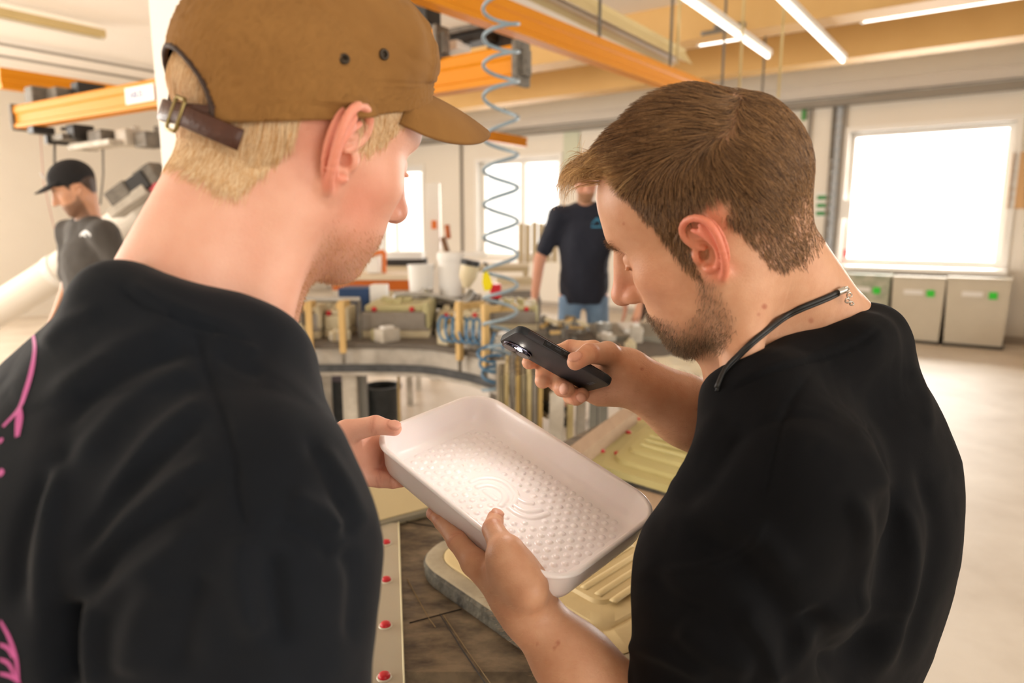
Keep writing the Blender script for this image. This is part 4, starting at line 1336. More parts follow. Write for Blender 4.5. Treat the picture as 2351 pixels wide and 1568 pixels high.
bm = bmesh.new(); ring_solid(bm, rings[:-1], True, False); build('crusty_side', bm, STONED, mb, 'auto')
bm = bmesh.new(); ring_solid(bm, [rings[-2] + [0, 0, .0005], rings[-1], rq(.032, max(.11 - .032, .03)), rq(.034, max(.11 - .034, .03)) - [0, 0, .004]], False, False); build('rim', bm, STONE, mb, 'auto')
bm = bmesh.new()
ring_solid(bm, [rq(.033, max(.11 - .033, .03)) + [0, 0, -.006], rq(.034, max(.11 - .034, .03)) + [0, 0, .001], rq(.040, max(.11 - .040, .03)) + [0, 0, .003], rq(.085, max(.11 - .085, .03)) + [0, 0, .0035], rq(.090, max(.11 - .090, .03)) + [0, 0, -.001],
                rq(.094, max(.11 - .094, .03)) + [0, 0, -.001], rq(.099, max(.11 - .099, .03)) + [0, 0, .004], rq(.118, max(.11 - .118, .03)) + [0, 0, .006]], False, True)
build('resin_insert', bm, RESIN, mb, 'auto')
Q_ = rq(.135, max(.11 - .135, .03))
bm = bmesh.new(); ring_solid(bm, [Q_ + [0, 0, .005], rq(.139, max(.11 - .139, .03)) + [0, 0, .012], rq(.150, max(.11 - .150, .03)) + [0, 0, .0135]], False, True); build('raised_field', bm, RESIN, mb, 'auto')
rd = unit(on_z(1430, 1290, zt) - on_z(1330, 1352, zt))
rp = np.array([-rd[1], rd[0], 0])
for k in range(-6, 7):
    for q in (0,):
        c = cen + rp * .030 * k
        hl = .095 if abs(k) < 5 else .055
        bm = bmesh.new(); tube(bm, [c - rd * hl + [0, 0, .0135], c - rd * (hl - .006) + [0, 0, .0145], c + rd * (hl - .006) + [0, 0, .0145], c + rd * hl + [0, 0, .0135]], [.0015, .0030, .0030, .0015], 8, flat=.0075)
        build('rib', bm, RESIN, mb, True)
# yellow-green ribbed mould at the back right
zy = ZN + .045
q4 = [on_z(*p, zy) for p in ((1352, 1062), (1462, 948), (1700, 1005), (1575, 1128))]
ym = empty('ribbed_mould', np.mean(q4, 0) * [1, 1, 0] + [0, 0, ZN], 'yellow-green ribbed mould with red plugs behind the white tray', 'mould')
bm = bmesh.new(); prism(bm, q4, np.array([0, 0, -.018])); build('flange', bm, RESINY, ym)
bm = bmesh.new(); prism(bm, [p - [0, 0, .018] for p in q4], np.array([0, 0, -.027])); build('mould_base', bm, STONED, ym)
def bil(u, v): 
    return (1 - u) * (1 - v) * q4[0] + (1 - u) * v * q4[1] + u * v * q4[2] + u * (1 - v) * q4[3]
stp = [bil(.17, .10), bil(.17, .90), bil(.97, .90), bil(.97, .10)]
S_ = round_poly(stp, .05, 8); cs = S_.mean(0)
bm = bmesh.new(); ring_solid(bm, [S_, inset(S_, cs, .006) + [0, 0, .009], inset(S_, cs, .016) + [0, 0, .011]], False, True); build('lower_step', bm, RESINY, ym, 'auto')
S2 = round_poly([bil(.26, .22), bil(.26, .84), bil(.95, .84), bil(.95, .22)], .045, 8); cs2 = S2.mean(0)
bm = bmesh.new(); ring_solid(bm, [S2 + [0, 0, .010], inset(S2, cs2, .006) + [0, 0, .020], inset(S2, cs2, .014) + [0, 0, .022]], False, True); build('upper_step', bm, RESINY, ym, 'auto')
for k in range(6):
    v_ = .32 + .085 * k
    A, B = bil(.36, v_), bil(.93, v_)
    d = unit(B - A)
    bm = bmesh.new(); tube(bm, [A + [0, 0, .021], A + d * .01 + [0, 0, .0235], B - d * .01 + [0, 0, .0235], B + [0, 0, .021]], [.004, .0085, .0085, .004], 8); build('rib', bm, RESINY, ym, True)
for a, b in ((1382, 1037), (1417, 1042), (1443, 994), (1465, 963)):
    p = on_z(a, b, zy); bm = bmesh.new(); lathe(bm, p, [(.0085, 0), (.0085, .003), (.006, .006), (0, .007)], 16); build('red_plug', bm, RED, ym, True)
# beam beside it
ba = [on_z(*p, ZN + .085) for p in ((1296, 1034), (1428, 938), (1462, 944), (1332, 1044))]
wbm = empty('wood_beam', np.mean(ba, 0) * [1, 1, 0] + [0, 0, ZN], 'short pinkish wooden beam lying behind the white tray', 'beam')
bm = bmesh.new(); prism(bm, ba, np.array([0, 0, -.085])); build('beam', bm, PINKW, wbm)
ea = (ba[1] + ba[2]) / 2
bm = bmesh.new(); prism(bm, [ba[1] + (ba[1] - ba[0]) * .01, ba[2] + (ba[2] - ba[3]) * .01, ba[2] + (ba[2] - ba[3]) * .01 - [0, 0, .085], ba[1] + (ba[1] - ba[0]) * .01 - [0, 0, .085]], (ba[1] - ba[0]) * .015); build('end_grain', bm, mat('end_grain', 'c9b295', rough=.8), wbm)
# plank in front of the ribbed mould
pk = [on_z(*p, ZN + .018) for p in ((1430, 1112), (1600, 1160), (1560, 1215), (1390, 1160))]
bm = bmesh.new(); prism(bm, pk, np.array([0, 0, -.018])); tag(build('plank', bm, PINKW), 'pinkish plank on the table before the ribbed mould', 'plank')
# ------------------------------------------------------------------ white sample tray
PLAST = mat('white_printed_plastic', 'fbf4f4', rough=.28, spec=.5, sss=.06, bump=.03, bscale=700, coat=.15)
TO = np.array([-.0005, .7893, 1.2092])
TX = unit([.70672492, -.64493135, -.29086669])
TN = unit(np.cross(TX, [.69560187, .70845728, .1192741]))
TY = np.cross(TN, TX)
TR = np.stack([TX, TY, TN], 1)
tray = empty('sample_tray', TO, 'white plastic tray with dimpled floor and swirl emblem, held between the two men', 'tray')
tray.rotation_euler = Matrix(TR.tolist()).to_euler()

def rrect(hx, hy, r, n=12):
    out = []
    for cx_, cy_, a0 in ((hx - r, hy - r, 0), (-hx + r, hy - r, 90), (-hx + r, -hy + r, 180), (hx - r, -hy + r, 270)):
        for k in range(n + 1):
            a = math.radians(a0 + 90 * k / n)
            out.append((cx_ + r * math.cos(a), cy_ + r * math.sin(a)))
    # subdivide the straight runs so that rings stay even
    res = []
    m = len(out)
    for i in range(m):
        a, b = np.array(out[i]), np.array(out[(i + 1) % m])
        k = max(1, int(np.linalg.norm(b - a) / .02))
        for j in range(k):
            res.append(a + (b - a) * j / k)
    return np.array(res)

hx0, hy0 = .160, .1005
prof = []   # inset, height, corner radius change
for ins, hgt in ((.030, -.0465), (.016, -.0462), (.0115, -.043), (.0085, -.035), (.0055, -.012), (.0050, -.0062), (.0046, -.0052),
                 (.0006, -.0048), (-.0002, -.0038), (-.0002, -.0018), (.0012, -.0002), (.0040, .0002), (.0058, -.0006), (.0072, -.003), (.0105, -.014),
                 (.0135, -.024), (.0175, -.0315), (.0215, -.0350), (.0265, -.0372), (.0300, -.0380)):
    prof.append((ins, hgt))
n0 = None
VV = []; FF = []
def ring_at(ins):
    r0 = .044
    p = rrect(hx0, hy0, r0)
    # inset along the outline normal keeps the point count
    t = np.roll(p, -1, 0) - np.roll(p, 1, 0)
    nn = np.stack([t[:, 1], -t[:, 0]], 1)
    nn /= np.linalg.norm(nn, axis=1, keepdims=True)
    return p - nn * ins
m = len(ring_at(0))
for ins, hgt in prof:
    p = ring_at(ins)
    VV.append(np.c_[p, np.full(m, hgt)])
for i in range(len(prof) - 1):
    a = np.arange(m); b = (a + 1) % m
    FF.append(np.stack([i * m + a, i * m + b, (i + 1) * m + b, (i + 1) * m + a], 1))
VV = np.vstack(VV); FF = np.vstack(FF)
shell_w = TO + VV @ TR.T
from_np('shell', shell_w, FF, PLAST, tray)
bm = bmesh.new()
under = [bm.verts.new(TO + TR @ np.array([p[0], p[1], -.0465])) for p in ring_at(.030)]
bm.faces.new(under[::-1])
build('underside', bm, PLAST, tray)

# floor: a fine height field with domes and the swirl emblem
step = .0009
gx = np.arange(-.1330, .1330 + step / 2, step); gy = np.arange(-.0735, .0735 + step / 2, step)
GX, GY = np.meshgrid(gx, gy, indexing='ij')
GP = np.stack([GX.ravel(), GY.ravel()], 1)
GZ = np.full(len(GP), -.0380)
def tray_pt(px, py):
    p = on_plane(px, py, TO - TN * .0375, TN) - TO
    return np.array([p @ TX, p @ TY])
Z1 = lambda L: np.array([tray_pt(a * .3826 + 750, b * .3826 + 850) for a, b in L])
arcs = [Z1([(868, 668), (915, 648), (985, 645), (1050, 662), (1102, 698), (1130, 738), (1150, 768), (1190, 790), (1232, 797)]),
        Z1([(905, 700), (950, 688), (1000, 694), (1045, 715), (1070, 750), (1068, 785), (1045, 810)]),
        Z1([(1120, 712), (1138, 745), (1128, 790), (1098, 822)]),
        Z1([(1130, 810), (1165, 832), (1215, 845), (1280, 838)]),
        Z1([(1095, 824), (1140, 858), (1200, 880), (1265, 880), (1325, 860)])]
near = np.full(len(GP), 1e9)
for a in arcs:
    d, _ = seg_dist(GP, spline(a, 24))
    near = np.minimum(near, d)
ridge = np.sqrt(np.clip(1 - (near / .0041) ** 2, 0, 1)) * .0024
leaf = Z1([(948, 722), (985, 728), (1012, 745), (1022, 778), (985, 752)])
d, _ = seg_dist(GP, Z1([(952, 726), (1016, 772)]))
ridge = np.maximum(ridge, np.sqrt(np.clip(1 - (d / .0042) ** 2, 0, 1)) * .0019)
d2, _ = seg_dist(GP, Z1([(905, 735), (960, 770)]))
GZ += ridge
ctr = Z1([(1010, 745), (1170, 815)])
for i in range(39):
    for k in range(-4, 5):
        X0 = -.1245 + .00664 * i
        Y0 = .0025 + .0224 * k + (.0112 if i % 2 else 0)
        if abs(Y0) > .071 or (abs(X0) > .115 and abs(Y0) > .062): continue
        q = np.array([[X0, Y0]])
        if min(seg_dist(q, spline(a, 24))[0][0] for a in arcs) < .0085: continue
        if seg_dist(q, Z1([(952, 726), (1016, 772)]))[0][0] < .009: continue
        i0 = int((X0 - .0045 - gx[0]) / step); i1 = int((X0 + .0045 - gx[0]) / step) + 2
        j0 = int((Y0 - .0045 - gy[0]) / step); j1 = int((Y0 + .0045 - gy[0]) / step) + 2
        i0, j0 = max(i0, 0), max(j0, 0)
        sx, sy = np.meshgrid(gx[i0:i1], gy[j0:j1], indexing='ij')
        dd = np.hypot(sx - X0, sy - Y0) / .0040
        h = np.clip(1 - dd ** 2, 0, 1) ** .55 * .0019
        G2 = GZ.reshape(len(gx), len(gy))
        G2[i0:i1, j0:j1] = np.maximum(G2[i0:i1, j0:j1], -.0380 + h)
nx_, ny_ = len(gx), len(gy)
ii = np.arange(nx_ * ny_).reshape(nx_, ny_)
FQ = np.stack([ii[:-1, :-1].ravel(), ii[1:, :-1].ravel(), ii[1:, 1:].ravel(), ii[:-1, 1:].ravel()], 1)
# keep the floor inside its rounded outline
cx_ = GP[FQ].mean(1)
ax_, ay_ = np.abs(cx_[:, 0]) - (.1315 - .020), np.abs(cx_[:, 1]) - (.0722 - .020)
inside = ~((ax_ > 0) & (ay_ > 0) & (np.hypot(ax_, ay_) > .0205))
from_np('dimpled_floor', TO + np.c_[GP, GZ] @ TR.T, FQ[inside], PLAST, tray)

# ------------------------------------------------------------------ phone
CASE = mat('matte_dark_case', '2b2a2e', rough=.55, spec=.4, bump=.04, bscale=900)
CASE2 = mat('matte_slate_bumper', '20272c', rough=.6, spec=.4)
LENSG = mat('black_lens_glass', '0a0a10', rough=.06, spec=.8, coat=.6)
SILV = mat('dark_chrome', '55535f', rough=.18, metal=1.0)
GREYP = mat('pale_grey_print', '565a60', rough=.5)
c2w = lambda a: a[0] * np.array([1.0, 0, 0]) + a[1] * AU + a[2] * AF
PX = unit(c2w((.842, -.478, .22)))
PN = unit(c2w((-.40, -.85, -.32)))
PY = unit(np.cross(PN, PX)); PN = np.cross(PX, PY)      # PY: to the upper long edge
PR = np.stack([PX, PY, PN], 1)
if PY @ AU < 0: PY = -PY; PR[:, 1] = PY
PO = at(1275, 826, .838)
PS = .89
phone = empty('smartphone', PO, 'dark grey smartphone in a matte case with its flash lit, held over the tray', 'phone')
phone.rotation_euler = Matrix((PR if np.linalg.det(PR) > 0 else np.stack([PX, -PY, PN], 1)).tolist()).to_euler()
Wp = lambda x, y, z: PO + PS * (x * PX + y * PY) + z * PN
def slab(bm, c, hx, hy, z0, z1, r, rim, n=8):
    p = rrect(hx, hy, r, n)
    t = np.roll(p, -1, 0) - np.roll(p, 1, 0)
    nn = np.stack([t[:, 1], -t[:, 0]], 1); nn /= np.linalg.norm(nn, axis=1, keepdims=True)
    rings = []
    for ins, zz in ((rim, z0), (rim * .3, z0 + rim * .3), (0, z0 + rim), (0, z1 - rim), (rim * .3, z1 - rim * .3), (rim, z1)):
        rings.append([bm.verts.new(Wp(c[0] + q[0], c[1] + q[1], zz)) for q in p - nn * ins])
    for A, B in zip(rings, rings[1:]):
        for k in range(len(A)):
            bm.faces.new((A[k], A[(k + 1) % len(A)], B[(k + 1) % len(A)], B[k]))
    bm.faces.new(rings[0][::-1]); bm.faces.new(rings[-1])
    bmesh.ops.recalc_face_normals(bm, faces=bm.faces)
bm = bmesh.new(); slab(bm, (0, 0), .0755, .0385, -.0045, .0058, .012, .0026); build('case', bm, CASE, phone, 'auto')
bm = bmesh.new(); slab(bm, (0, 0), .0725, .0355, -.0062, -.0040, .010, .0006); build('screen', bm, LENSG, phone, 'auto')
bm = bmesh.new(); slab(bm, (.0635, 0), .0125, .0388, -.0048, .0046, .0115, .002); build('corner_bumper', bm, CASE2, phone, 'auto')
bm = bmesh.new(); slab(bm, (-.0640, 0), .0118, .0388, -.0048, .0046, .0110, .002); build('corner_bumper', bm, CASE2, phone, 'auto')
bm = bmesh.new(); slab(bm, (-.0500, -.0200), .0225, .0150, .0050, .0080, .0140, .0014)
isl = build('camera_island', bm, SILV, phone, 'auto')
for xx, yy in ((-.0615, -.0205), (-.0395, -.0205)):
    bm = bmesh.new(); cyl(bm, Wp(xx, yy, .0070), Wp(xx, yy, .0094), .0098, seg=28); build('lens_ring', bm, SILV, isl, 'auto')
    bm = bmesh.new(); cyl(bm, Wp(xx, yy, .0085), Wp(xx, yy, .0098), .0080, seg=28); build('lens', bm, LENSG, isl, 'auto')
FLASH = mat('flash_light', 'fff4e6', emit=90.0)
bm = bmesh.new(); ball(bm, Wp(-.0505, -.0095, .0082), (.0034, .0034, .0014), PR, 14, 8); build('flash', bm, FLASH, isl, True)
bm = bmesh.new(); slab(bm, (-.012, .0372), .0245, .0022, -.0030, .0036, .0018, .0004); build('button_slot', bm, mat('black_slot', '070707', rough=.7), phone)
for xx, ln in ((-.0295, .0035), (-.0155, .0050), (-.0015, .0050)):
    bm = bmesh.new(); slab(bm, (xx, .0393), ln, .0008, -.0013, .0017, .0006, .0003); build('button', bm, CASE2, phone)
bm = bmesh.new()
for a, b in (((.0575, -.004), (.0575, .016)), ((.0612, -.004), (.0612, .016)), ((.0575, .016), (.0612, .016)), ((.0575, -.004), (.0612, -.004)),
             ((.0585, .011), (.0603, .0135)), ((.0603, .011), (.0585, .0135)), ((.0594, .0), (.0594, .008))):
    A, B = Wp(*a, .00585), Wp(*b, .00585)
    R = frame(B - A, PN)
    bx(bm, (A + B) / 2, (np.linalg.norm(B - A) + .0003, .0004, .0002), R)
build('case_mark', bm, GREYP, phone)
fl = bpy.data.lights.new('phone_flash', 'SPOT')
fl.energy = .85; fl.spot_size = math.radians(115); fl.spot_blend = .8; fl.shadow_soft_size = .003
fl.color = (1, .93, .86)
fo = bpy.data.objects.new('phone_flash', fl)
fo.location = Wp(-.0505, -.0095, .0110)
fo.rotation_euler = Vector(PN).to_track_quat('-Z', 'Y').to_euler()
COL.objects.link(fo)
put(fo, phone)
# ------------------------------------------------------------------ people in front
def unit_rows(a):
    return a / (np.linalg.norm(a, axis=1, keepdims=True) + 1e-9)

def head_frame(yaw_dir, pitch, roll=0.0):
    d = unit([yaw_dir[0], yaw_dir[1], 0])
    z = np.array([0, 0, 1.0])
    l = np.cross(z, d)
    f = math.cos(pitch) * d - math.sin(pitch) * z
    u = math.sin(pitch) * d + math.cos(pitch) * z
    l2 = math.cos(roll) * l + math.sin(roll) * u
    u2 = math.cos(roll) * u - math.sin(roll) * l
    return np.stack([f, l2, u2], 1)

def sculpt_head(v, o, R, s=1.0, ear=1.0, ear_out=0.0, jaw=1.0, nose=1.0, neck=None):
    """head around the ear axis: x to the face, y to the left, z up"""
    H = lambda *p: o + R @ (np.array(p) * s)
    E = lambda c, r, k=0.01, op='u', Rl=None: v.ell(H(*c), np.array(r) * s, R if Rl is None else R @ Rl, k, op)
    C = lambda a, b, ra, rb=None, k=0.01, op='u': v.cone(H(*a), H(*b), ra * s, (ra if rb is None else rb) * s, k, op)
    E((-.012, 0, .046), (.099, .077, .083), .02)
    E((-.035, 0, .030), (.072, .074, .070), .03)
    E((.040, 0, .055), (.055, .062, .056), .03)
    C((.080, -.026, .034), (.080, .026, .034), .012, None, .022)          # brow
    E((.038, 0, -.018), (.056, .060, .070), .03)
    for q in (-1, 1):
        E((.055, q * .046, -.014), (.026, .021, .019), .025)              # cheek bone
        C((.0, q * .053, -.052), (.066, q * .021, -.096), .017 * jaw, .017, .03)
        C((.0, q * .056, -.012), (.0, q * .053, -.055), .016 * jaw, None, .03)
        E((.052, q * .034, -.055), (.030, .022, .030), .03)               # cheek
    E((.030, 0, -.070), (.055, .048, .040), .03)
    E((.061, 0, -.060), (.032, .034, .034), .025)
    E((.078, 0, -.101), (.018, .022, .016), .018)
    for q in (-1, 1):
        E((.101, q * .033, .010), (.019, .019, .013), .016, 's')
    for q in (-1, 1):
        v.cone(H(.076, q * .032, .009), H(.076, q * .032, .009), .0145 * s, None, .004)
        C((.0885, q * .020, .0035), (.0865, q * .047, .0045), .0022, .0022, .003)     # lower lid
        C((.087, q * .020, .017), (.084, q * .046, .019), .0012, .0012, .003, 's')
    C((.092, 0, .020), (.120 * (nose * .5 + .5), 0, -.027), .0085, .0105, .012)       # nose
    E((.119 * (nose * .5 + .5), 0, -.032), (.0135, .0115, .0115), .008)
    E((.098, 0, -.010), (.013, .0105, .026), .012)
    for q in (-1, 1):
        E((.105, q * .0122, -.035), (.0125, .0068, .0090), .007)
    for q in (-1, 1):
        E((.1085, q * .0105, -.0445), (.0080, .0040, .0052), .003, 's', np.array([[.94, 0, -.34], [0, 1, 0], [.34, 0, .94]]))
    E((.091, 0, -.062), (.011, .024, .0065), .006)
    E((.0895, 0, -.0755), (.0105, .021, .0075), .006)
    C((.103, -.010, -.0690), (.095, -.024, -.0695), .0016, .0012, .003, 's')
    C((.103, .010, -.0690), (.095, .024, -.0695), .0016, .0012, .003, 's')
    C((.103, -.010, -.0690), (.103, .010, -.0690), .0016, None, .003, 's')
    # ears
    for q in (-1, 1):
        a = 0.42 + ear_out                      # flare away from the skull
        t = 0.20                                # lean back
        w_ = np.array([math.sin(a), q * math.cos(a), 0])
        u_ = np.array([math.cos(a), -q * math.sin(a), 0])
        z_ = np.array([0, 0, 1.0])
        u2 = math.cos(t) * u_ + math.sin(t) * z_
        z2 = math.cos(t) * z_ - math.sin(t) * u_
        B = np.stack([u2, z2, w_], 1)
        c0 = np.array([-.006, q * .0765, -.004])
        G = lambda p: H(*(c0 + B @ (np.array(p) * ear)))
        RE = R @ B
        e = s * ear
        v.ell(G((-.003, .004, .004)), np.array((.0175, .029, .0042)) * e, RE, .004)
        v.ell(G((-.001, -.023, .003)), np.array((.0095, .0105, .0045)) * e, RE, .005)
        v.ell(G((.001, -.001, .010)), np.array((.0098, .0135, .0092)) * e, RE, .003, 's')
        v.ell(G((-.002, .021, .0095)), np.array((.0125, .0100, .0066)) * e, RE, .003, 's')
        hel = [(.003, .003, .004), (.010, .007, .006), (.0155, .015, .008), (.0145, .0245, .009), (.007, .0315, .0105), (-.004, .0335, .012),
               (-.0135, .029, .013), (-.0185, .019, .0135), (-.0195, .007, .013), (-.018, -.006, .0115), (-.0135, -.017, .009), (-.008, -.025, .006)]
        hp = spline(hel, 26)
        v.chain([G(p) for p in hp], np.full(26, .0030) * e, .0015)
        ah = spline([(-.006, -.015, .007), (-.0115, -.006, .0085), (-.0125, .004, .0095), (-.009, .013, .010), (-.002, .019, .0095), (.005, .022, .0085)], 12)
        v.chain([G(p) for p in ah], np.full(12, .0024) * e, .002)
        v.chain([G(p) for p in spline([(-.011, .010, .0095), (-.008, .019, .010), (-.004, .026, .010)], 6)], np.full(6, .0022) * e, .003)
        v.ell(G((.0105, -.004, .0065)), np.array((.0042, .0068, .0042)) * e, RE, .003)
        v.ell(G((.0015, -.0155, .0075)), np.array((.0055, .0035, .0035)) * e, RE, .003)
        v.ell(G((.0055, -.0035, .0015)), np.array((.0034, .0052, .0065)) * e, RE, .002, 's')
    return H

FINGERS = []
def finger(v, pts, rads, dorsal=None, k=.004, nail=True, nl=.0068):
    """round joints; the nail lies on the dorsal side of the last bone"""
    v.chain(pts, rads, k)
    FINGERS.append((np.array(pts), np.array(rads)))
    if nail and dorsal is not None:
        a, b = np.asarray(pts[-2]), np.asarray(pts[-1])
        x = unit(b - a); d = np.asarray(dorsal, float)
        d = unit(d - x * np.dot(d, x))
        y = np.cross(d, x)
        r = rads[-1]
        c = b + x * (r * 0.15) + d * (r * .84)
        x2 = unit(x - .16 * d); d2 = unit(np.cross(x2, y))
        v.ell(c, (nl, r * .80, .0024), np.stack([x2, y, d2], 1), .0012)
        return (c, np.stack([x2, y, d2], 1), (nl * 1.02, r * .82, .0035))
    return None

def nail_mask(P, nails):
    m = np.zeros(len(P))
    for c, R, r in nails:
        q = (P - c) @ R
        m = np.maximum(m, sstep(1.15 - np.sqrt(((q / np.array(r)) ** 2).sum(1)), 0, .3))
    return m

def hand_marks(C, P, nails):
    """nails, cuticles, knuckle creases and redder finger ends"""
    for pts, rads in FINGERS:
        for i in range(1, len(pts)):
            a = unit(pts[min(i + 1, len(pts) - 1)] - pts[i - 1])
            q = P - pts[i]; ax = q @ a
            rad = np.linalg.norm(q - ax[:, None] * a, axis=1)
            nearf = sstep(rads[i] * 1.5 - rad, 0, rads[i] * .3)
            if i < len(pts) - 1:
                for o_ in (-.0016, .0010, .0034):
                    C = mixc(C, .22 * nearf * np.exp(-((ax - o_) / .0006) ** 2), '8a4a34')
                C = mixc(C, .22 * nearf * np.exp(-(ax / .006) ** 2), 'd47a60')
            else:
                C = mixc(C, .25 * nearf * np.exp(-(ax / .010) ** 2), 'd9705a')
    for c, R, r in nails:
        q = (P - c) @ R
        e = np.sqrt(((q / np.array(r)) ** 2).sum(1))
        C = mixc(C, .40 * np.exp(-((e - 1.08) / .12) ** 2), '9a5440')
    return mixc(C, .85 * nail_mask(P, nails), 'e0ab96')

def mixc(C, m, c):
    c = np.array(lin(c)) if isinstance(c, str) else np.asarray(c)
    return C + m[:, None] * (c - C)

def zline(x, xs, zs):
    return np.interp(x, xs, zs)

def cloth_folds(V, Q, folds, base=0.0, nseed=3):
    """raise soft folds: each is (photograph polyline, width px, height m)"""
    N = normals_of(V, Q)
    pr = proj(V)
    view = CAM - V
    view /= np.linalg.norm(view, axis=1, keepdims=True)
    facing = sstep((N * view).sum(1), -.05, .25)
    D = np.zeros(len(V))
    for poly, wd, amp in folds:
        pts = spline(poly, 4 * len(poly)) if len(poly) > 2 else np.asarray(poly, float)
        d, t = seg_dist(pr[:, :2], pts)
        fade = sstep(t, 0, .18) * sstep(1 - t, 0, .18) * .9 + .1
        D += amp * np.exp(-(d / wd) ** 2) * fade
    return V + N * (D * facing)[:, None]

def hair_mat(name, c1, c2, rough):
    m = bpy.data.materials.new(name)
    m.use_nodes = True
    N = m.node_tree.nodes; L = m.node_tree.links.new
    p = N['Principled BSDF']
    p.inputs['Roughness'].default_value = rough
    p.inputs['Specular IOR Level'].default_value = .45
    h = N.new('ShaderNodeHairInfo')
    mx = N.new('ShaderNodeMix'); mx.data_type = 'RGBA'
    mx.inputs['A'].default_value = (*lin(c1), 1); mx.inputs['B'].default_value = (*lin(c2), 1)
    L(h.outputs['Random'], mx.inputs['Factor'])
    L(mx.outputs['Result'], p.inputs['Base Color'])
    return m

SKIN_R = mat('skin_tan', 'd9a684', rough=.48, sss=.12, attr=True, var=.34, vscale=55, col2='bd7a55', bump=.07, bscale=520)
SKIN_L = mat('skin_pale', 'eab49a', rough=.50, sss=.14, attr=True, var=.32, vscale=38, col2='d4866a', bump=.06, bscale=420)
BLACK = mat('black_jersey', '090a0d', rough=.9, sheen=.02, spec=.12, var=.5, vscale=9, col2='0e1014', bump=.12, bscale=900)
NAVYBLACK = mat('washed_black_jersey', '0d1117', rough=.9, sheen=.05, spec=.18, var=.5, vscale=7, col2='171d25', bump=.12, bscale=800)

# ---- the bearded man with the phone -------------------------------------------------------------
rm = empty('person', (.42, .80, 0), 'bearded man with short brown hair in a black T-shirt, lighting the white tray', 'person')
RH = head_frame((-.879, .478), math.radians(25), math.radians(-17))
RS = .95
rm_ear = at(1630, 562, .615)
rm_o = rm_ear - RH @ np.array([-.008, .078, .0]) * RS
v = Vol(axis_steps(-.16, .66, [(-.03, .335)], .00165, .005),
        axis_steps(.40, 1.15, [(.50, .86)], .00165, .005),
        axis_steps(.78, 1.70, [(1.10, 1.64)], .00165, .005))
HR = sculpt_head(v, rm_o, RH, RS, ear=1.12, nose=1.02, jaw=1.05)
c7 = at(1885, 775, .78)
nk = HR(-.030, 0, -.035)
fr = HR(.012, 0, -.085)
pit = at(1730, 905, .74)
v.cone(nk, c7, .055, .060, .03)
v.cone(fr, pit, .042, .050, .03)
v.cone(HR(-.02, .045, -.045), at(1700, 905, .66), .018, .02, .03)
# shoulders and upper body (inside the shirt)
rsL = at(1745, 1085, .62); reL = at(1560, 1745, .66)
TW = np.array([-.478, -.879, 0])
rsR = rsL - TW * .37
v.cone(c7, rsL, .045, .045, .03); v.cone(c7, rsR, .045, .045, .03)
chest = (rsL + rsR) / 2 + np.array([.05, -.02, -.17])
v.ell(chest, (.10, .15, .20), np.stack([[-.879, .478, 0], TW, [0, 0, 1]], 1), .05)
v.cone(rsL, reL, .044, .042, .03)
# left forearm and hand under the tray
wl = at(1212, 1400, .715)
v.cone(reL, at(1322, 1525, .70), .044, .0365, .02)
v.cone(at(1322, 1525, .70), wl, .0365, .0275, .02)
v.cone(at(1290, 1500, .715), at(1235, 1420, .735), .031, .025, .015)
v.cone(wl, at(1188, 1345, .722), .0285, .030, .015)
nails_r = []
kn = {'index': at(1090, 1292, .745), 'middle': at(1112, 1306, .765), 'ring': at(1140, 1325, .785), 'little': at(1172, 1340, .80)}
for n_, r_ in (('index', .0155), ('middle', .0155), ('ring', .015), ('little', .014)):
    v.cone(at(1195, 1365, .728), kn[n_], .024, r_, .015)
toc = np.array([0, -.55, .8])
nails_r.append(finger(v, [kn['index'], at(1050, 1242, .765), at(1016, 1199, .80), at(997, 1180, .818)], [.0140, .0112, .0094, .0082], np.array([-.8, -.45, .3])))
finger(v, [kn['middle'], at(1120, 1262, .835), at(1150, 1215, .88), at(1165, 1195, .90)], [.0145, .0112, .0096, .0085], nail=False)
finger(v, [kn['ring'], at(1170, 1285, .85), at(1200, 1240, .89), at(1215, 1222, .905)], [.0135, .0108, .0092, .0082], nail=False)
finger(v, [kn['little'], at(1205, 1310, .85), at(1230, 1275, .88), at(1242, 1260, .89)], [.012, .0098, .0086, .0076], nail=False)
v.cone(at(1192, 1350, .715), at(1160, 1268, .70), .0245, .0165, .02)
v.ell(at(1172, 1300, .712), (.019, .030, .018), None, .02)
v.cone(at(1163, 1280, .694), at(1214, 1352, .682), .0150, .0200, .02)
nails_r.append(finger(v, [at(1160, 1268, .70), at(1132, 1215, .728), at(1137, 1190, .752)], [.0160, .0112, .0094], np.array([.25, -.75, .65]), nl=.0075))
# right forearm and hand with the phone
wr = at(1448, 866, .875); re_ = at(1790, 1105, 1.0)
v.cone(re_, at(1575, 945, .905), .046, .043, .02)
v.cone(at(1575, 945, .905), wr, .043, .0300, .02)
v.cone(at(1570, 935, .91), at(1490, 893, .88), .036, .028, .02)
v.cone(wr, at(1420, 862, .880), .0285, .028, .015)
v.ell(at(1408, 864, .885), (.024, .022, .027), None, .02)
v.cone(at(1436, 886, .885), at(1375, 905, .888), .0205, .015, .02)
v.cone(at(1436, 842, .872), at(1394, 812, .846), .0205, .0150, .018)
rk = {'index': at(1362, 806, .90), 'middle': at(1345, 830, .91), 'ring': at(1345, 862, .905), 'little': at(1352, 888, .895)}
for n_ in rk:
    v.cone(at(1418, 860, .885), rk[n_], .022, .0145, .015)
nails_r.append(finger(v, [at(1394, 812, .846), at(1352, 812, .812), at(1321, 831, .797)], [.0150, .0116, .0100], np.array([-.35, -.55, .75]), nl=.0085))
finger(v, [rk['index'], at(1310, 800, .918), at(1248, 822, .912), at(1214, 832, .893)], [.0135, .0118, .0106, .0094], nail=False)
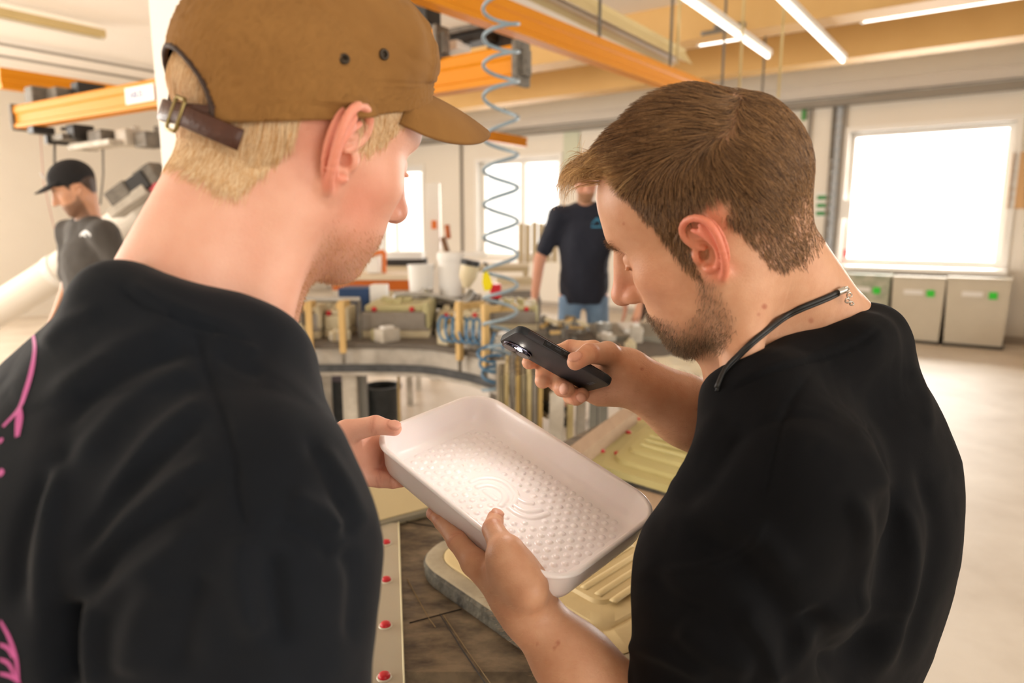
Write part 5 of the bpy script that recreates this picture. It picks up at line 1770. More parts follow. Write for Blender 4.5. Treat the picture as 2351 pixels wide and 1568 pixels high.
finger(v, [rk['middle'], at(1285, 840, .918), at(1250, 856, .900), at(1246, 874, .880)], [.0142, .0125, .0114, .0104], nail=False)
nails_r.append(finger(v, [rk['ring'], at(1302, 870, .91), at(1279, 878, .885), at(1291, 891, .866), at(1303, 894, .858)], [.0138, .0124, .0112, .0106, .0096], np.array([.30, -.9, .1]), nl=.0062))
nails_r.append(finger(v, [rk['little'], at(1332, 902, .89), at(1311, 909, .877), at(1323, 912, .864), at(1337, 906, .858)], [.0125, .0112, .0102, .0098, .009], np.array([.3, -.9, .1]), nl=.0058))
V, Q = v.mesh()
V = smooth_mesh(V, Q, 2)
Pl = (V - rm_o) @ RH / RS
x, y, z = Pl[:, 0], np.abs(Pl[:, 1]), Pl[:, 2]
nearhead = sstep(.165 - np.linalg.norm(Pl, axis=1), 0, .02)
C = np.tile(np.array(lin('d9a786')), (len(V), 1))
C = mixc(C, .5 * nearhead * sstep(y, .074, .08) * sstep(.045 - np.abs(x), 0, .02) * sstep(.045 - np.abs(z), 0, .02), 'e0785c')
C = mixc(C, .75 * nearhead * sstep(y, .080, .088) * sstep(.04 - np.abs(x + .01), 0, .015) * sstep(.045 - np.abs(z), 0, .015), 'e5806a')
C = mixc(C, .5 * nearhead * bump_at(Pl, (.115, 0, -.025), (.02, .02, .025)), 'e08a80')
C = mixc(C, .35 * nearhead * sstep(y, .03, .045) * bump_at(np.stack([x, z], 1), (.06, -.02), (.03, .025)), 'e59a7c')
C = mixc(C, .8 * nearhead * bump_at(np.stack([x, y, z], 1), (.100, 0, -.070), (.012, .022, .009)), 'cf8578')
HXR = ([-.13, -.088, -.072, -.053, -.045, -.039, -.030, .008, .013, .024, .028, .033, .040, .046, .055, .062, .073, .10],
       [-.064, -.064, -.067, -.063, -.042, -.012, .030, .034, -.034, -.022, .012, .036, .056, .086, .102, .103, .099, .100])
hair_r = nearhead * sstep(z - zline(x, *HXR), -.006, .014)
hair_r = hair_r * (1 - sstep(y, .0785, .082) * sstep(.05 - z, 0, .012) * sstep(.05 - np.abs(x), 0, .01))
C = mixc(C, (.45 + .35 * sstep(z, -.03, .05)) * hair_r, '7d6048')
bz = np.interp(x, [-.01, .008, .022, .035, .058, .078, .1], [-.03, -.025, -.030, -.058, -.068, -.054, -.050])
beard_r = nearhead * sstep(bz - z, -.004, .014) * sstep(x, -.004, .014) * sstep(z - np.interp(x, [0, .03, .09], [-.085, -.105, -.125]), -.006, .01)
lipm = bump_at(np.stack([x, y, z], 1), (.104, 0, -.070), (.016, .026, .0085))
beard_r = beard_r * (1 - np.clip(lipm * 1.5, 0, 1)) 
C = mixc(C, .34 * beard_r, '8a6a52')
brow_r = nearhead * sstep(y, .010, .016) * sstep(.050 - y, 0, .012) * np.exp(-((z - .0315) / .0055) ** 2) * sstep(x, .055, .07)
C = mixc(C, .15 * brow_r, '7a5a40')
lash = nearhead * sstep(y, .018, .024) * sstep(.050 - y, 0, .008) * np.exp(-((z - .003) / .0022) ** 2) * sstep(x, .07, .08)
C = mixc(C, .6 * lash, '6b4a38')
C = hand_marks(C, V, [n_ for n_ in nails_r if n_])
C = mixc(C, .35 * nearhead * bump_at(np.stack([x, y, z], 1), (.088, .032, .010), (.02, .018, .010)), 'bd7c60')
pr = proj(V)
C = mixc(C, .75 * nearhead * bump_at(np.stack([x, y, z], 1), (.1085, .0105, -.0425), (.0065, .0035, .0040)), '7a342c')
hands_r = sstep(.02 - V[:, 0], -.22, -.12) * sstep(1.42 - V[:, 2], 0, .05)
for (mx, my, mr, ml) in ((1478, 508, 4, .8), (1755, 704, 6, .8), (1742, 722, 4, .4), (1862, 736, 6, .5), (1666, 524, 3, .5), (1432, 514, 3, .5), (1690, 818, 5, .5),
                         (1745, 770, 4, .4), (1281, 1476, 5, .6), (1273, 1487, 4, .5), (1232, 1478, 3, .4), (1474, 847, 4, .5), (1600, 940, 3, .4)):
    C = mixc(C, ml * sstep(mr * 1.5 - np.hypot(pr[:, 0] - mx, pr[:, 1] - my), 0, mr) , 'a5553c')
body = from_np('body', V, Q, SKIN_R, rm, col=np.clip(C, 0, 1))

Nb = normals_of(V, Q)
HAIR_BR = hair_mat('brown_hair', '402a1a', 'a88056', .42)
BEARD_BR = hair_mat('brown_beard', '33241a', 'a88660', .45)
def hair_flow_r(P, s):
    q = (P - rm_o) @ RH / RS
    n = rn @ RH
    top = sstep(q[:, 2], .060, .105)
    fwd = np.tile([1.0, 0, .10], (len(P), 1)); fwd[:, 1] = -.25 * q[:, 1] / .07
    back = np.stack([-.35 + 0 * q[:, 0], 0 * q[:, 0], -1 + 0 * q[:, 0]], 1)
    side = np.stack([.30 + 0 * q[:, 0], 0 * q[:, 0], -1 + 0 * q[:, 0]], 1)
    bk = sstep(-q[:, 0], .01, .08)[:, None]
    sd = side * (1 - bk) + back * bk
    crown = sstep(-q[:, 0], .055, .10)
    fl = fwd * (top * (1 - crown))[:, None] + sd * (1 - top * (1 - crown))[:, None]
    front = sstep(q[:, 0], .045, .09) * top
    mag = np.linalg.norm(fl, axis=1)
    fl = fl + jit_r[:len(P)] * (.26 + .30 * front)[:, None]
    fl = fl - n * (fl * n).sum(1, keepdims=True)
    lift = (.42 + .18 * top + .35 * front) * np.clip(mag, .3, 1) - (.25 + .15 * top + .85 * front) * s
    fl = unit_rows(fl) - n * (crown * s * .7)[:, None]
    d = fl + n * lift[:, None] + np.array([.3, 0, 1.15])[None] * (front * (1 - .9 * s))[:, None]
    return unit_rows(d) @ RH.T
nh = 70000
roots, rn = sample_surface(V, Q, np.clip(hair_r + .35 * hash_noise(V, 150, 77) * hair_r, 0, 1) ** 1.3 * (.55 + .45 * sstep(z + .25 * np.clip(-x - .03, 0, .06), -.03, .05)), nh, 5)
rng = np.random.RandomState(4)
clump = np.stack([hash_noise(roots, 120, k) for k in (1, 2, 3)], 1)
jit_r = clump * 1.3 + rng.normal(0, .26, (nh, 3))
q = (roots - rm_o) @ RH / RS
cr_ = sstep(-q[:, 0], .035, .085)
topw = (1 - .8 * cr_) * sstep(q[:, 2] - .25 * np.clip(-q[:, 0] - .03, 0, 1), .060, .105)
L_ = (.0080 + .009 * sstep(q[:, 2], -.03, .06) + .024 * topw + .019 * topw * sstep(q[:, 0], .03, .08)) * rng.uniform(.65, 1.15, nh)
L_ = L_ * (1 - .62 * sstep(q[:, 0], .012, .045) * sstep(np.abs(q[:, 1]), .030, .050))
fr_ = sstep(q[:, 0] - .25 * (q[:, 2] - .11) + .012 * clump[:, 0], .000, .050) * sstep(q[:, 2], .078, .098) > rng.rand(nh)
HAIR_FR = hair_mat('sun_bleached_fringe', '8f6536', 'efcb94', .40)  # front strands coloured a lighter blond than the rest
_rn, _jr = rn, jit_r
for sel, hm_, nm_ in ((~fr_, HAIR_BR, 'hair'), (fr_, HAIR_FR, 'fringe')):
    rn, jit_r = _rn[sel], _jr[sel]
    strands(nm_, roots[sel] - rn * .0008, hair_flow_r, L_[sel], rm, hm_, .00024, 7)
nb_ = 9500
broots, bn = sample_surface(V, Q, np.clip(beard_r, 0, 1) * (.30 + sstep(-z, .075, .105) + .5 * sstep(x, .07, .09)), nb_, 9)
jit_b = rng.normal(0, .22, (nb_, 3))
def beard_flow(P, s):
    n = bn
    d = np.tile(RH @ np.array([.35, 0, -1.0]), (len(P), 1))
    return unit_rows(n * (.75 - .4 * s) + d * .6 + jit_b)
strands('beard', broots, beard_flow, rng.uniform(.003, .0075, nb_), rm, BEARD_BR, .00013, 4)
bro, brn = sample_surface(V, Q, np.clip(brow_r, 0, 1), 500, 10)
jit_e = rng.normal(0, .2, (500, 3))
def brow_flow(P, s):
    q = (P - rm_o) @ RH / RS
    sd = np.sign(q[:, 1])[:, None] * RH[:, 1]
    return unit_rows(brn * (.5 - .4 * s) + sd + RH[:, 2] * .2 + jit_e)
strands('eyebrows', bro, brow_flow, rng.uniform(.005, .009, 500), rm, BEARD_BR, .00010, 4)

# fine hairs on both forearms
def arm_mask(a, b, r):
    t = np.clip((V - a) @ (b - a) / ((b - a) @ (b - a)), 0, 1)
    return sstep(r - np.linalg.norm(V - a - t[:, None] * (b - a), axis=1), 0, .01)
am_ = np.maximum(arm_mask(wr, at(1640, 1000, .93), .062), arm_mask(wl, at(1330, 1525, .70), .055))
ar, an_ = sample_surface(V, Q, am_, 2600, 19)
jit_a = rng.normal(0, .25, (2600, 3))
strands('arm_hair', ar, lambda P, s: unit_rows(an_ * (.55 - .4 * s) + np.array([-.7, -.2, .25]) + jit_a), rng.uniform(.004, .009, 2600), rm, hair_mat('fair_arm_hair', 'a9753f', 'e8c48f', .4), .00005, 4)

# ---- his T-shirt
def collar_band(name, loop, axis_dir, height, mats, parent, flare=.45, thick=.0035):
    """ribbed neck band along a closed loop of points; axis_dir points up along the neck"""
    L = np.vstack([loop, loop[:3]])
    P = spline(L, 130)
    k = int(130 * len(loop) / (len(L) - 1))
    P = P[:k]
    P = P[: len(P) // 1]
    c = P.mean(0)
    ax = unit(axis_dir)
    bm = bmesh.new()
    rings = []
    n = len(P)
    for i in range(n):
        o = P[i] - c; o = unit(o - ax * np.dot(o, ax))
        top = P[i]
        ring = []
        for t in np.linspace(0, 1, 5):
            ring.append(top - ax * height * t + o * (flare * height * t + thick * math.sin(math.pi * min(t + .25, 1.0)) * .9))
        for t in (1.0, .5, 0.0):
            ring.append(top - ax * height * t + o * (flare * height * t - thick))
        rings.append([bm.verts.new(p) for p in ring])
    for i in range(n):
        A, B = rings[i], rings[(i + 1) % n]
        for q in range(len(A)):
            bm.faces.new((A[q], A[(q + 1) % len(A)], B[(q + 1) % len(A)], B[q]))
    bmesh.ops.recalc_face_normals(bm, faces=bm.faces)
    ob = build(name, bm, mats, parent, True)
    lower = np.array([P[i] - ax * height * .92 + unit((P[i] - c) - ax * np.dot(P[i] - c, ax)) * flare * height * .75 for i in range(0, n, 4)])
    return ob, lower

SKIN_BVH = BVHTree.FromPolygons(V.tolist(), Q.tolist())
def on_skin(tree, px_, py_, off=.004):
    h = tree.ray_cast(Vector(CAM), Vector(unit(ray(px_, py_))), 3.0)
    return np.array(h[0]) + np.array(h[1]) * off
CR = np.array([on_skin(SKIN_BVH, *p) for p in ((1672, 866), (1735, 824), (1825, 799), (1905, 776), (1962, 748))] +
              [at(2000, 745, .82), at(1985, 775, .875), at(1905, 792, .915), at(1800, 820, .905), at(1715, 840, .85), at(1668, 880, .77)])
RIB = mat('black_rib_knit', '0b0c0f', rough=.9, sheen=.02, spec=.18, bump=.25, bscale=500, stretch=(1, 1, 1))
VS = Vol(np.arange(.05, .80, .0032, dtype=np.float32), np.arange(.36, 1.20, .0032, dtype=np.float32), np.arange(.80, 1.50, .0032, dtype=np.float32))
axn = unit(HR(-.03, 0, -.03) - c7 + np.array([0, 0, .06]))
tee_r = empty('t_shirt', rm.location); put(tee_r, rm)
cb, low = collar_band('collar', CR, axn, .019, RIB, tee_r)
lowc = np.vstack([low, low[:1]])
VS.chain(lowc, np.full(len(lowc), .0145), .03)
FW = np.array([-.879, .478, 0])
TR3 = np.stack([FW, TW, [0, 0, 1.0]], 1)
cR = at(1895, 1190, .83)
VS.ell(cR, (.140, .190, .220), TR3, .06)
VS.cone(at(1880, 1000, .80), at(1900, 850, .79), .10, .055, .08)
VS.ell(at(1775, 1600, .84), (.125, .175, .36), TR3, .08)
VS.cone(at(1790, 1290, .70), at(1720, 1750, .72), .075, .085, .06)
VS.cone(at(1800, 905, .70), at(1797, 1115, .63), .036, .072, .06)
VS.cone(at(1797, 1115, .63), at(1690, 1330, .65), .072, .084, .05)
VS.cone(at(1690, 1330, .65), at(1618, 1760, .66), .084, .086, .05)
VS.cone(at(1830, 930, .86), rsR - np.array([-.03, 0, .05]), .036, .060, .06)
VS.cone(rsR - np.array([-.03, 0, .05]), re_ + np.array([.05, 0, -.02]), .060, .056, .05)
VS.ell(at(1790, 1075, .72), (.055, .10, .075), TR3, .06)
Vs, Qs = VS.mesh()
Vs = smooth_mesh(Vs, Qs, 3)
folds_r = [
    ([(1672, 905), (1740, 866), (1830, 838), (1915, 815), (1990, 780), (2030, 745)], 4, -.0022),
    ([(1668, 888), (1740, 850), (1828, 822), (1912, 799), (1980, 765), (2018, 732)], 11, .0016),
    ([(1420, 1480), (1520, 1500), (1640, 1560)], 22, .006), ([(1800, 1560), (1900, 1430), (2010, 1360)], 26, .007), ([(1880, 1568), (1990, 1480), (2090, 1400)], 20, -.007),
    ([(1950, 1120), (1985, 1230), (1960, 1390), (1890, 1500)], 22, .006),
    ([(1870, 845), (1800, 960), (1745, 1190)], 7, -.0018),
    ([(1500, 1190), (1640, 1180), (1740, 1230), (1830, 1330)], 34, .006),
    ([(1560, 1230), (1690, 1290), (1800, 1420), (1850, 1568)], 40, -.009),
    ([(1850, 1400), (1905, 1480), (1930, 1600)], 34, -.010),
    ([(2060, 1130), (2090, 1260), (2070, 1420), (1990, 1580)], 24, .008),
    ([(2100, 1050), (2150, 1200), (2130, 1350), (2060, 1560)], 22, -.007),
    ([(2020, 1100), (2040, 1260), (2000, 1440), (1930, 1560)], 26, -.006),
    ([(2080, 830), (2120, 900), (2140, 1000)], 16, .004),
    ([(1560, 1420), (1640, 1500), (1740, 1540)], 36, .007),
    ([(1480, 1300), (1540, 1380), (1640, 1420)], 30, -.006),
    ([(1700, 1390), (1760, 1480), (1790, 1580)], 26, .007),
    ([(1650, 930), (1600, 1040), (1530, 1150)], 22, .005),
    ([(1720, 960), (1640, 1090), (1560, 1180)], 24, -.004),
    ([(1760, 1180), (1720, 1250), (1620, 1300), (1500, 1310)], 10, .003),
    ([(1960, 960), (2010, 1040), (2030, 1140)], 26, .004),
]
Vs = cloth_folds(Vs, Qs, folds_r)
Nn = normals_of(Vs, Qs)
Vs = Vs + Nn * (hash_noise(Vs * [1, 1, .5], 22, 7) * .0022 + hash_noise(Vs, 55, 8) * .0006)[:, None]
from_np('jersey', Vs, Qs, BLACK, tee_r)
# cord round the neck with its clasp
CORD = mat('black_cord', '0b0b0c', rough=.5)
TEE_BVH = BVHTree.FromPolygons(Vs.tolist(), Qs.tolist())
def lay(px_, py_, off=.002, trees=(SKIN_BVH, TEE_BVH)):
    """the first surface under a photograph pixel, lifted by off"""
    d = unit(ray(px_, py_)); best = None
    for t in trees:
        h = t.ray_cast(Vector(CAM), Vector(d), 3.0)
        if h[0] is not None and (best is None or h[3] < best[3]): best = h
    return np.array(best[0]) + np.array(best[1]) * off
cp = [lay(*p) for p in ((1648, 893), (1668, 850), (1695, 815), (1725, 783), (1760, 752), (1800, 722), (1835, 704), (1870, 690), (1900, 678), (1922, 668))]
bm = bmesh.new(); tube(bm, spline(cp, 40), .0024, 8); nb1 = build('neck_cord', bm, CORD, rm, True)
bm = bmesh.new(); tube(bm, spline([p + np.array([.0, -.0005, -.0030]) for p in cp], 38), .0018, 8); build('cord_strand', bm, CORD, nb1, True)
STEEL = mat('bright_steel', 'c9c4bd', rough=.22, metal=1.0)
bm = bmesh.new(); cyl(bm, lay(1915, 671, .003), lay(1930, 665, .004), .0036, seg=12); clasp = build('clasp', bm, STEEL, nb1, 'auto')
bm = bmesh.new()
for (px_, py_), rr in (((1938, 664), 4.4), ((1944, 676), 4.2), ((1940, 688), 4.0), ((1949, 694), 3.2)):
    c_ = cp[-1] + at(px_, py_, .72) - at(1922, 668, .72)
    ring = [c_ + (math.cos(a) * np.array([1, 0, 0]) + math.sin(a) * AU) * rr * .00055 + AF * .001 * math.sin(2 * a) for a in np.linspace(0, 2 * math.pi, 13)[:-1]]
    tube(bm, ring, .0008, 6, closed=True)
build('chain_link', bm, STEEL, nb1, True)
tag(bpy.data.objects['chain_link'], kind='stuff')
def rim_z(x):
    return .030 + .54 * x

# ---- the man in the brown cap -------------------------------------------------------------------
FINGERS.clear()
lm = empty('person', (-.26, .52, 0), 'fair man in a tan cap and black T-shirt with a pink print, seen from behind', 'person')
FWL = unit([.68, .73, 0]); TL = np.array([-FWL[1], FWL[0], 0])
LH = head_frame(FWL, math.radians(17), math.radians(14))
LS = .955
lm_ear = at(778, 338, .525)
lm_o = lm_ear - LH @ np.array([-.008, -.080, .0]) * LS
v = Vol(axis_steps(-.62, .06, [(-.32, .02)], .0018, .005),
        axis_steps(.28, 1.02, [(.42, .92)], .0018, .005),
        axis_steps(.78, 1.74, [(1.20, 1.70)], .0018, .005))
HL = sculpt_head(v, lm_o, LH, LS, ear=1.22, ear_out=.02, nose=1.0, jaw=1.0)
c7l = at(420, 745, .56)
v.cone(HL(-.030, 0, -.035), c7l, .056, .066, .03)
v.cone(HL(-.010, 0, -.080), at(540, 800, .60), .038, .050, .03)
v.cone(HL(-.015, -.045, -.05), at(600, 800, .54), .018, .018, .03)
srj = at(560, 1105, .47); slj = srj + TL * .36 - np.array([0, 0, .085])
v.cone(c7l, srj, .042, .042, .03); v.cone(c7l, slj, .042, .042, .03)
TL3 = np.stack([FWL, TL, [0, 0, 1.0]], 1)
v.ell((srj + slj) / 2 + np.array([-.01, 0, -.15]), (.09, .14, .18), TL3, .05)
# left arm: behind the chest, round to the tray corner
wl_ = at(715, 1050, .875); el_ = at(470, 1330, .86)
v.cone(slj, el_, .044, .042, .02)
v.cone(el_, at(600, 1180, .87), .044, .042, .02)
v.cone(at(600, 1180, .87), wl_, .042, .030, .02)
v.cone(wl_, at(790, 1040, .872), .030, .030, .02)
v.ell(at(808, 1045, .885), (.032, .022, .036), None, .02)
v.cone(at(745, 1035, .865), at(795, 992, .850), .026, .0150, .018)
below_tray = lambda px_, py_: on_plane(px_, py_, TO - TN * .0575, TN)
nails_l = [finger(v, [at(795, 992, .850), at(862, 976, .845), at(905, 984, .842)], [.0150, .0116, .0092], np.array([.15, -.50, .85]), nl=.0085)]
for k_, (a, b, c_, d_) in enumerate((((845, 1025, .895), (885, 1035, .91), (925, 1040, .90), (945, 1040, .885)),
                                     ((845, 1050, .895), (885, 1062, .908), (925, 1068, .89), (948, 1066, .872)),
                                     ((838, 1072, .888), (876, 1086, .895), (912, 1092, .877), (935, 1090, .862)))):
    v.cone(at(800, 1050, .885), at(*a), .020, .0140, .015)
    finger(v, [at(*a), at(*b), below_tray(*c_[:2]), below_tray(*d_[:2])], [.0138, .0118, .0105, .0090], nail=False, k=.002)
v.cone(at(800, 1070, .880), at(832, 1093, .872), .020, .0130, .012)
finger(v, [at(832, 1093, .872), at(872, 1100, .874), below_tray(902, 1104), below_tray(925, 1103)], [.0128, .0110, .0098, .0086], nail=False, k=.002)
v.ell(at(862, 1020, .888), (.016, .014, .016), None, .012)
# right arm inside its sleeve, forearm resting forward under the frame
erj = at(622, 1760, .46)
wrj = erj + np.array([.05, .12, -.20])
v.cone(srj, erj, .044, .040, .02)
v.cone(erj, wrj, .040, .028, .02)
pm = wrj + np.array([.03, .06, -.01])
v.cone(wrj, pm, .028, .026, .02)
for q in range(4):
    b_ = pm + np.array([.027 - .018 * q, .025 + .01 * q, 0])
    v.chain([b_, b_ + np.array([.012, .03, .004]), b_ + np.array([.016, .052, -.012]), b_ + np.array([.012, .060, -.032])], [.0115, .0100, .0090, .0080], .004)
v.chain([wrj + np.array([-.03, .02, .005]), pm + np.array([-.045, .0, .01]), pm + np.array([-.05, .03, .005])], [.014, .0115, .0095], .01)
V, Q = v.mesh()
V = smooth_mesh(V, Q, 2)
Pl = (V - lm_o) @ LH / LS
x, y, z = Pl[:, 0], np.abs(Pl[:, 1]), Pl[:, 2]
nearhead = sstep(.175 - np.linalg.norm(Pl, axis=1), 0, .02)
C = np.tile(np.array(lin('eab59d')), (len(V), 1))
C = mixc(C, .75 * nearhead * sstep(y, .080, .088) * sstep(.045 - np.abs(x + .01), 0, .015) * sstep(.045 - np.abs(z), 0, .015), 'ec8f78')
C = mixc(C, .55 * nearhead * sstep(y, .03, .05) * bump_at(np.stack([x, z], 1), (.035, -.035), (.035, .03)), 'd98068')
C = mixc(C, .40 * nearhead * sstep(y, .04, .06) * bump_at(np.stack([x, z], 1), (-.03, .0), (.02, .03)), 'e5917b')
C = mixc(C, .5 * nearhead * bump_at(Pl, (.115, 0, -.03), (.02, .02, .02)), 'd0786a')
HXL = ([-.13, -.09, -.072, -.058, -.050, -.042, .002, .010, .022, .034, .05, .065, .10],
       [-.058, -.060, -.066, -.058, -.030, .024, .032, .012, .010, .022, .05, .078, .085])
hair_l = nearhead * sstep(z - zline(x, *HXL), -.008, .016)
hair_l = hair_l * (1 - sstep(y, .0785, .082) * sstep(.05 - z, 0, .012) * sstep(.05 - np.abs(x), 0, .01))
C = mixc(C, .5 * hair_l, 'e2bd8e')
st = nearhead * sstep(np.interp(x, [-.01, .02, .05, .1], [-.05, -.06, -.058, -.050]) - z, -.008, .02) * sstep(x, .0, .03)
C = mixc(C, .45 * st, 'b27c5a')
C = hand_marks(C, V, [n_ for n_ in nails_l if n_])
handm = sstep(V[:, 1], .80, .86) * sstep(-np.abs(V[:, 2] - 1.25), -.2, -.1)
pr = proj(V)
C = mixc(C, .35 * handm * bump_at(pr[:, :2], (850, 1055), (60, 55)), 'd07a60')
from_np('body', V, Q, SKIN_L, lm, col=np.clip(C, 0, 1))
LM_BVH = BVHTree.FromPolygons(V.tolist(), Q.tolist())
BLOND = hair_mat('blond_hair', 'd6a263', 'ffeac6', .40)
nl_ = 30000
lroots, ln = sample_surface(V, Q, np.clip(hair_l + .5 * hash_noise(V, 130, 78) * hair_l, 0, 1) * ((z < rim_z(x) + .004) | ((x < -.06) & (y < .036) & (z < rim_z(x) + .055))), nl_, 15)
clump = np.stack([hash_noise(lroots, 140, k) for k in (11, 12, 13)], 1)
jit_l = clump * .45 + rng.normal(0, .16, (nl_, 3))
def hair_flow_l(P, s):
    q = (P - lm_o) @ LH / LS
    n = ln @ LH
    bk = sstep(-q[:, 0], .0, .05)[:, None]
    fl = np.array([[.25, 0, -1.0]]) * (1 - bk) + bk * np.stack([.25 + 0 * q[:, 0], -np.sign(q[:, 1]) * .25, -1 + 0 * q[:, 0]], 1) + jit_l[:len(P)] * .5
    fl = unit_rows(fl - n * (fl * n).sum(1, keepdims=True))
    d = fl + n * (.38 - .42 * s)
    return unit_rows(d) @ LH.T
q = (lroots - lm_o) @ LH / LS
strands('hair', lroots - ln * .0008, hair_flow_l, (.010 + .014 * sstep(q[:, 2], -.05, -.01)) * (1 - .55 * sstep(q[:, 0], -.01, .02)) * rng.uniform(.6, 1.15, nl_), lm, BLOND, .00022, 6)
nb2 = 5000
sroots, sn = sample_surface(V, Q, np.clip(st, 0, 1), nb2, 16)
jit_s = rng.normal(0, .3, (nb2, 3))
strands('beard', sroots, lambda P, s: unit_rows(sn * .6 + LH @ np.array([.3, 0, -.8]) + jit_s), rng.uniform(.0015, .004, nb2), lm,
        hair_mat('ginger_stubble', 'a06a3c', 'd8a878', .5), .00010, 3)

# ---- cap
TAN = mat('tan_cotton', '99703f', rough=.9, sheen=.03, spec=.15, var=.6, vscale=12, col2='7a552f', bump=.2, bscale=900)
TAND = mat('dark_tan_lining', '4a331f', rough=.9)
LEATH = mat('brown_leather', '4d2a1c', rough=.45, spec=.5, var=.5, vscale=60, col2='31180f', bump=.15, bscale=300)
BRASS = mat('aged_brass', '8a7a50', rough=.35, metal=1.0)
GROM = mat('dark_grommet', '3a3024', rough=.5, metal=.4)
cap = empty('cap', lm.location); put(cap, lm)
def rim(phi):
    a_ = .1010 if math.cos(phi) > 0 else .1050
    return np.array([a_ * math.cos(phi) - .006, .0830 * math.sin(phi), 0])
APEX = np.array([-.012, 0, .152])
def crown_pt(phi, t, off=0.0):
    r = rim(phi); zr = rim_z(r[0])
    al = t * math.pi / 2
    rho = math.cos(al) ** .72
    zf = math.sin(al) ** .95
    c = np.array([APEX[0], 0, 0]) * (1 - rho) 
    p = c + r * rho
    puff = .006 * math.sin(math.pi * min(t * 1.25, 1)) * (1.0 + .6 * max(math.cos(phi), 0))
    p[:2] *= 1 + puff / .1
    z_ = zr + (APEX[2] - zr) * zf
    q = np.array([p[0], p[1], z_])
    if off:
        n = unit([math.cos(phi) * rho + 1e-6, math.sin(phi) * rho, math.sin(al)])
        q = q + n * off
    return q
NP_, NT = 420, 110
G = np.array([[crown_pt(2 * math.pi * i / NP_, j / NT * .995) for j in range(NT + 1)] for i in range(NP_)])
phi = np.repeat(2 * np.pi * np.arange(NP_) / NP_, NT + 1); tt = np.tile(np.arange(NT + 1) / NT, NP_)
G = G.reshape(-1, 3)
nrm = unit_rows(np.stack([np.cos(phi) * np.cos(tt * 1.5), np.sin(phi) * np.cos(tt * 1.5), np.sin(tt * 1.5)], 1))
disp = hash_noise(G, 26, 21) * .0026 + hash_noise(G * [1, 1, 2.2], 60, 22) * .0012 + np.abs(hash_noise(G * [1, 1, 1.8], 38, 23)) * .0022
for sd_ in (-48, 48, -128, 128, 88, -88):
    dphi = np.abs((phi - math.radians(sd_) + math.pi) % (2 * math.pi) - math.pi) * (.1 * np.cos(tt * 1.5) + .002)
    if abs(sd_) == 88:
        continue
    disp += .0018 * np.exp(-(dphi / .0040) ** 2) - .0020 * np.exp(-(dphi / .0013) ** 2)
arc = tt * .16
for h_ in (.0075, .0125, .0175, .0225):
    disp -= .0013 * np.exp(-((arc - h_) / .0014) ** 2)
dback = np.abs((phi - math.pi + math.pi) % (2 * math.pi) - math.pi)
for (ph0, t0, ph1, t1, a_) in ((205, .50, 250, .62, -.004), (212, .30, 240, .42, .0035), (222, .20, 262, .24, -.0025), (205, .62, 235, .80, .003), (312, .10, 345, .16, -.003), (225, .12, 250, .10, .002)):
    d_, _ = seg_dist(np.stack([phi * .1, tt * .16], 1), [(math.radians(ph0) * .1, t0 * .16), (math.radians(ph1) * .1, t1 * .16)])
    disp += a_ * np.exp(-(d_ / .006) ** 2)
G = G + nrm * disp[:, None]
for k in range(3):
    dd_ = v.at(lm_o + (G * LS) @ LH.T)
    lift_ = np.where(dd_ < .0055, .0055 - dd_, 0)
    G = G + nrm * np.clip(lift_, 0, np.where(tt > .05, .02, .0022))[:, None]
idx = np.arange(NP_ * (NT + 1)).reshape(NP_, NT + 1)
i2 = np.roll(idx, -1, 0)
FQ = np.stack([idx[:, :-1].ravel(), i2[:, :-1].ravel(), i2[:, 1:].ravel(), idx[:, 1:].ravel()], 1)
cc = G[FQ].mean(1)
OPW, OPH = .047, .058
hz_ = cc[:, 2] - rim_z(cc[:, 0])
opn = (cc[:, 0] < -.05) & ((cc[:, 1] / OPW) ** 2 + (np.maximum(hz_, 0) / OPH) ** 2 < 1)
capW = lambda p: lm_o + (np.asarray(p) * LS) @ LH.T
co = from_np('crown', capW(G), FQ[~opn], [TAN, TAND], cap)
md = co.modifiers.new('thickness', 'SOLIDIFY'); md.thickness = .0022; md.offset = -1; md.material_offset = 1
# binding round the back opening
bp = []
for a_ in np.linspace(0, math.pi, 30):
    yy = OPW * math.cos(a_); hh = OPH * math.sin(a_)
    k = np.argmin(((G[:, 1] - yy) ** 2 + (G[:, 2] - rim_z(G[:, 0]) - hh) ** 2) + (G[:, 0] > -.05) * 9)
    bp.append(G[k] + nrm[k] * .0002)
bp = [np.mean(bp[max(i - 1, 0):i + 2], 0) for i in range(len(bp))]
bm = bmesh.new(); tube(bm, capW(spline(bp, 60)), .0020, 8); build('opening_binding', bm, mat('dark_binding', '3b2a20', rough=.8), cap, True)
# brim
bv = []
NU, NV = 60, 16
for i in range(NU + 1):
    u = -1 + 2 * i / NU
    ph = u * math.radians(62)
    r = rim(ph)
    for j in range(NV + 1):
        w_ = j / NV
        out = .086 * math.sqrt(max(1 - (abs(u) ** 2.6), 0)) 
        p = r + np.array([1.0, .16 * math.sin(ph), 0]) * out * w_
        z_ = rim_z(r[0]) + .0035 + .10 * out * w_ - 3.0 * (p[1] ** 2) * (.30 + .70 * w_) * w_ - .10 * out * w_ * w_
        bv.append([p[0], p[1], z_])
bv = np.array(bv)
idb = np.arange((NU + 1) * (NV + 1)).reshape(NU + 1, NV + 1)
FB = np.stack([idb[:-1, :-1].ravel(), idb[:-1, 1:].ravel(), idb[1:, 1:].ravel(), idb[1:, :-1].ravel()], 1)
br = from_np('brim', capW(bv), FB, TAN, cap)
md = br.modifiers.new('thickness', 'SOLIDIFY'); md.thickness = .0040; md.offset = 0
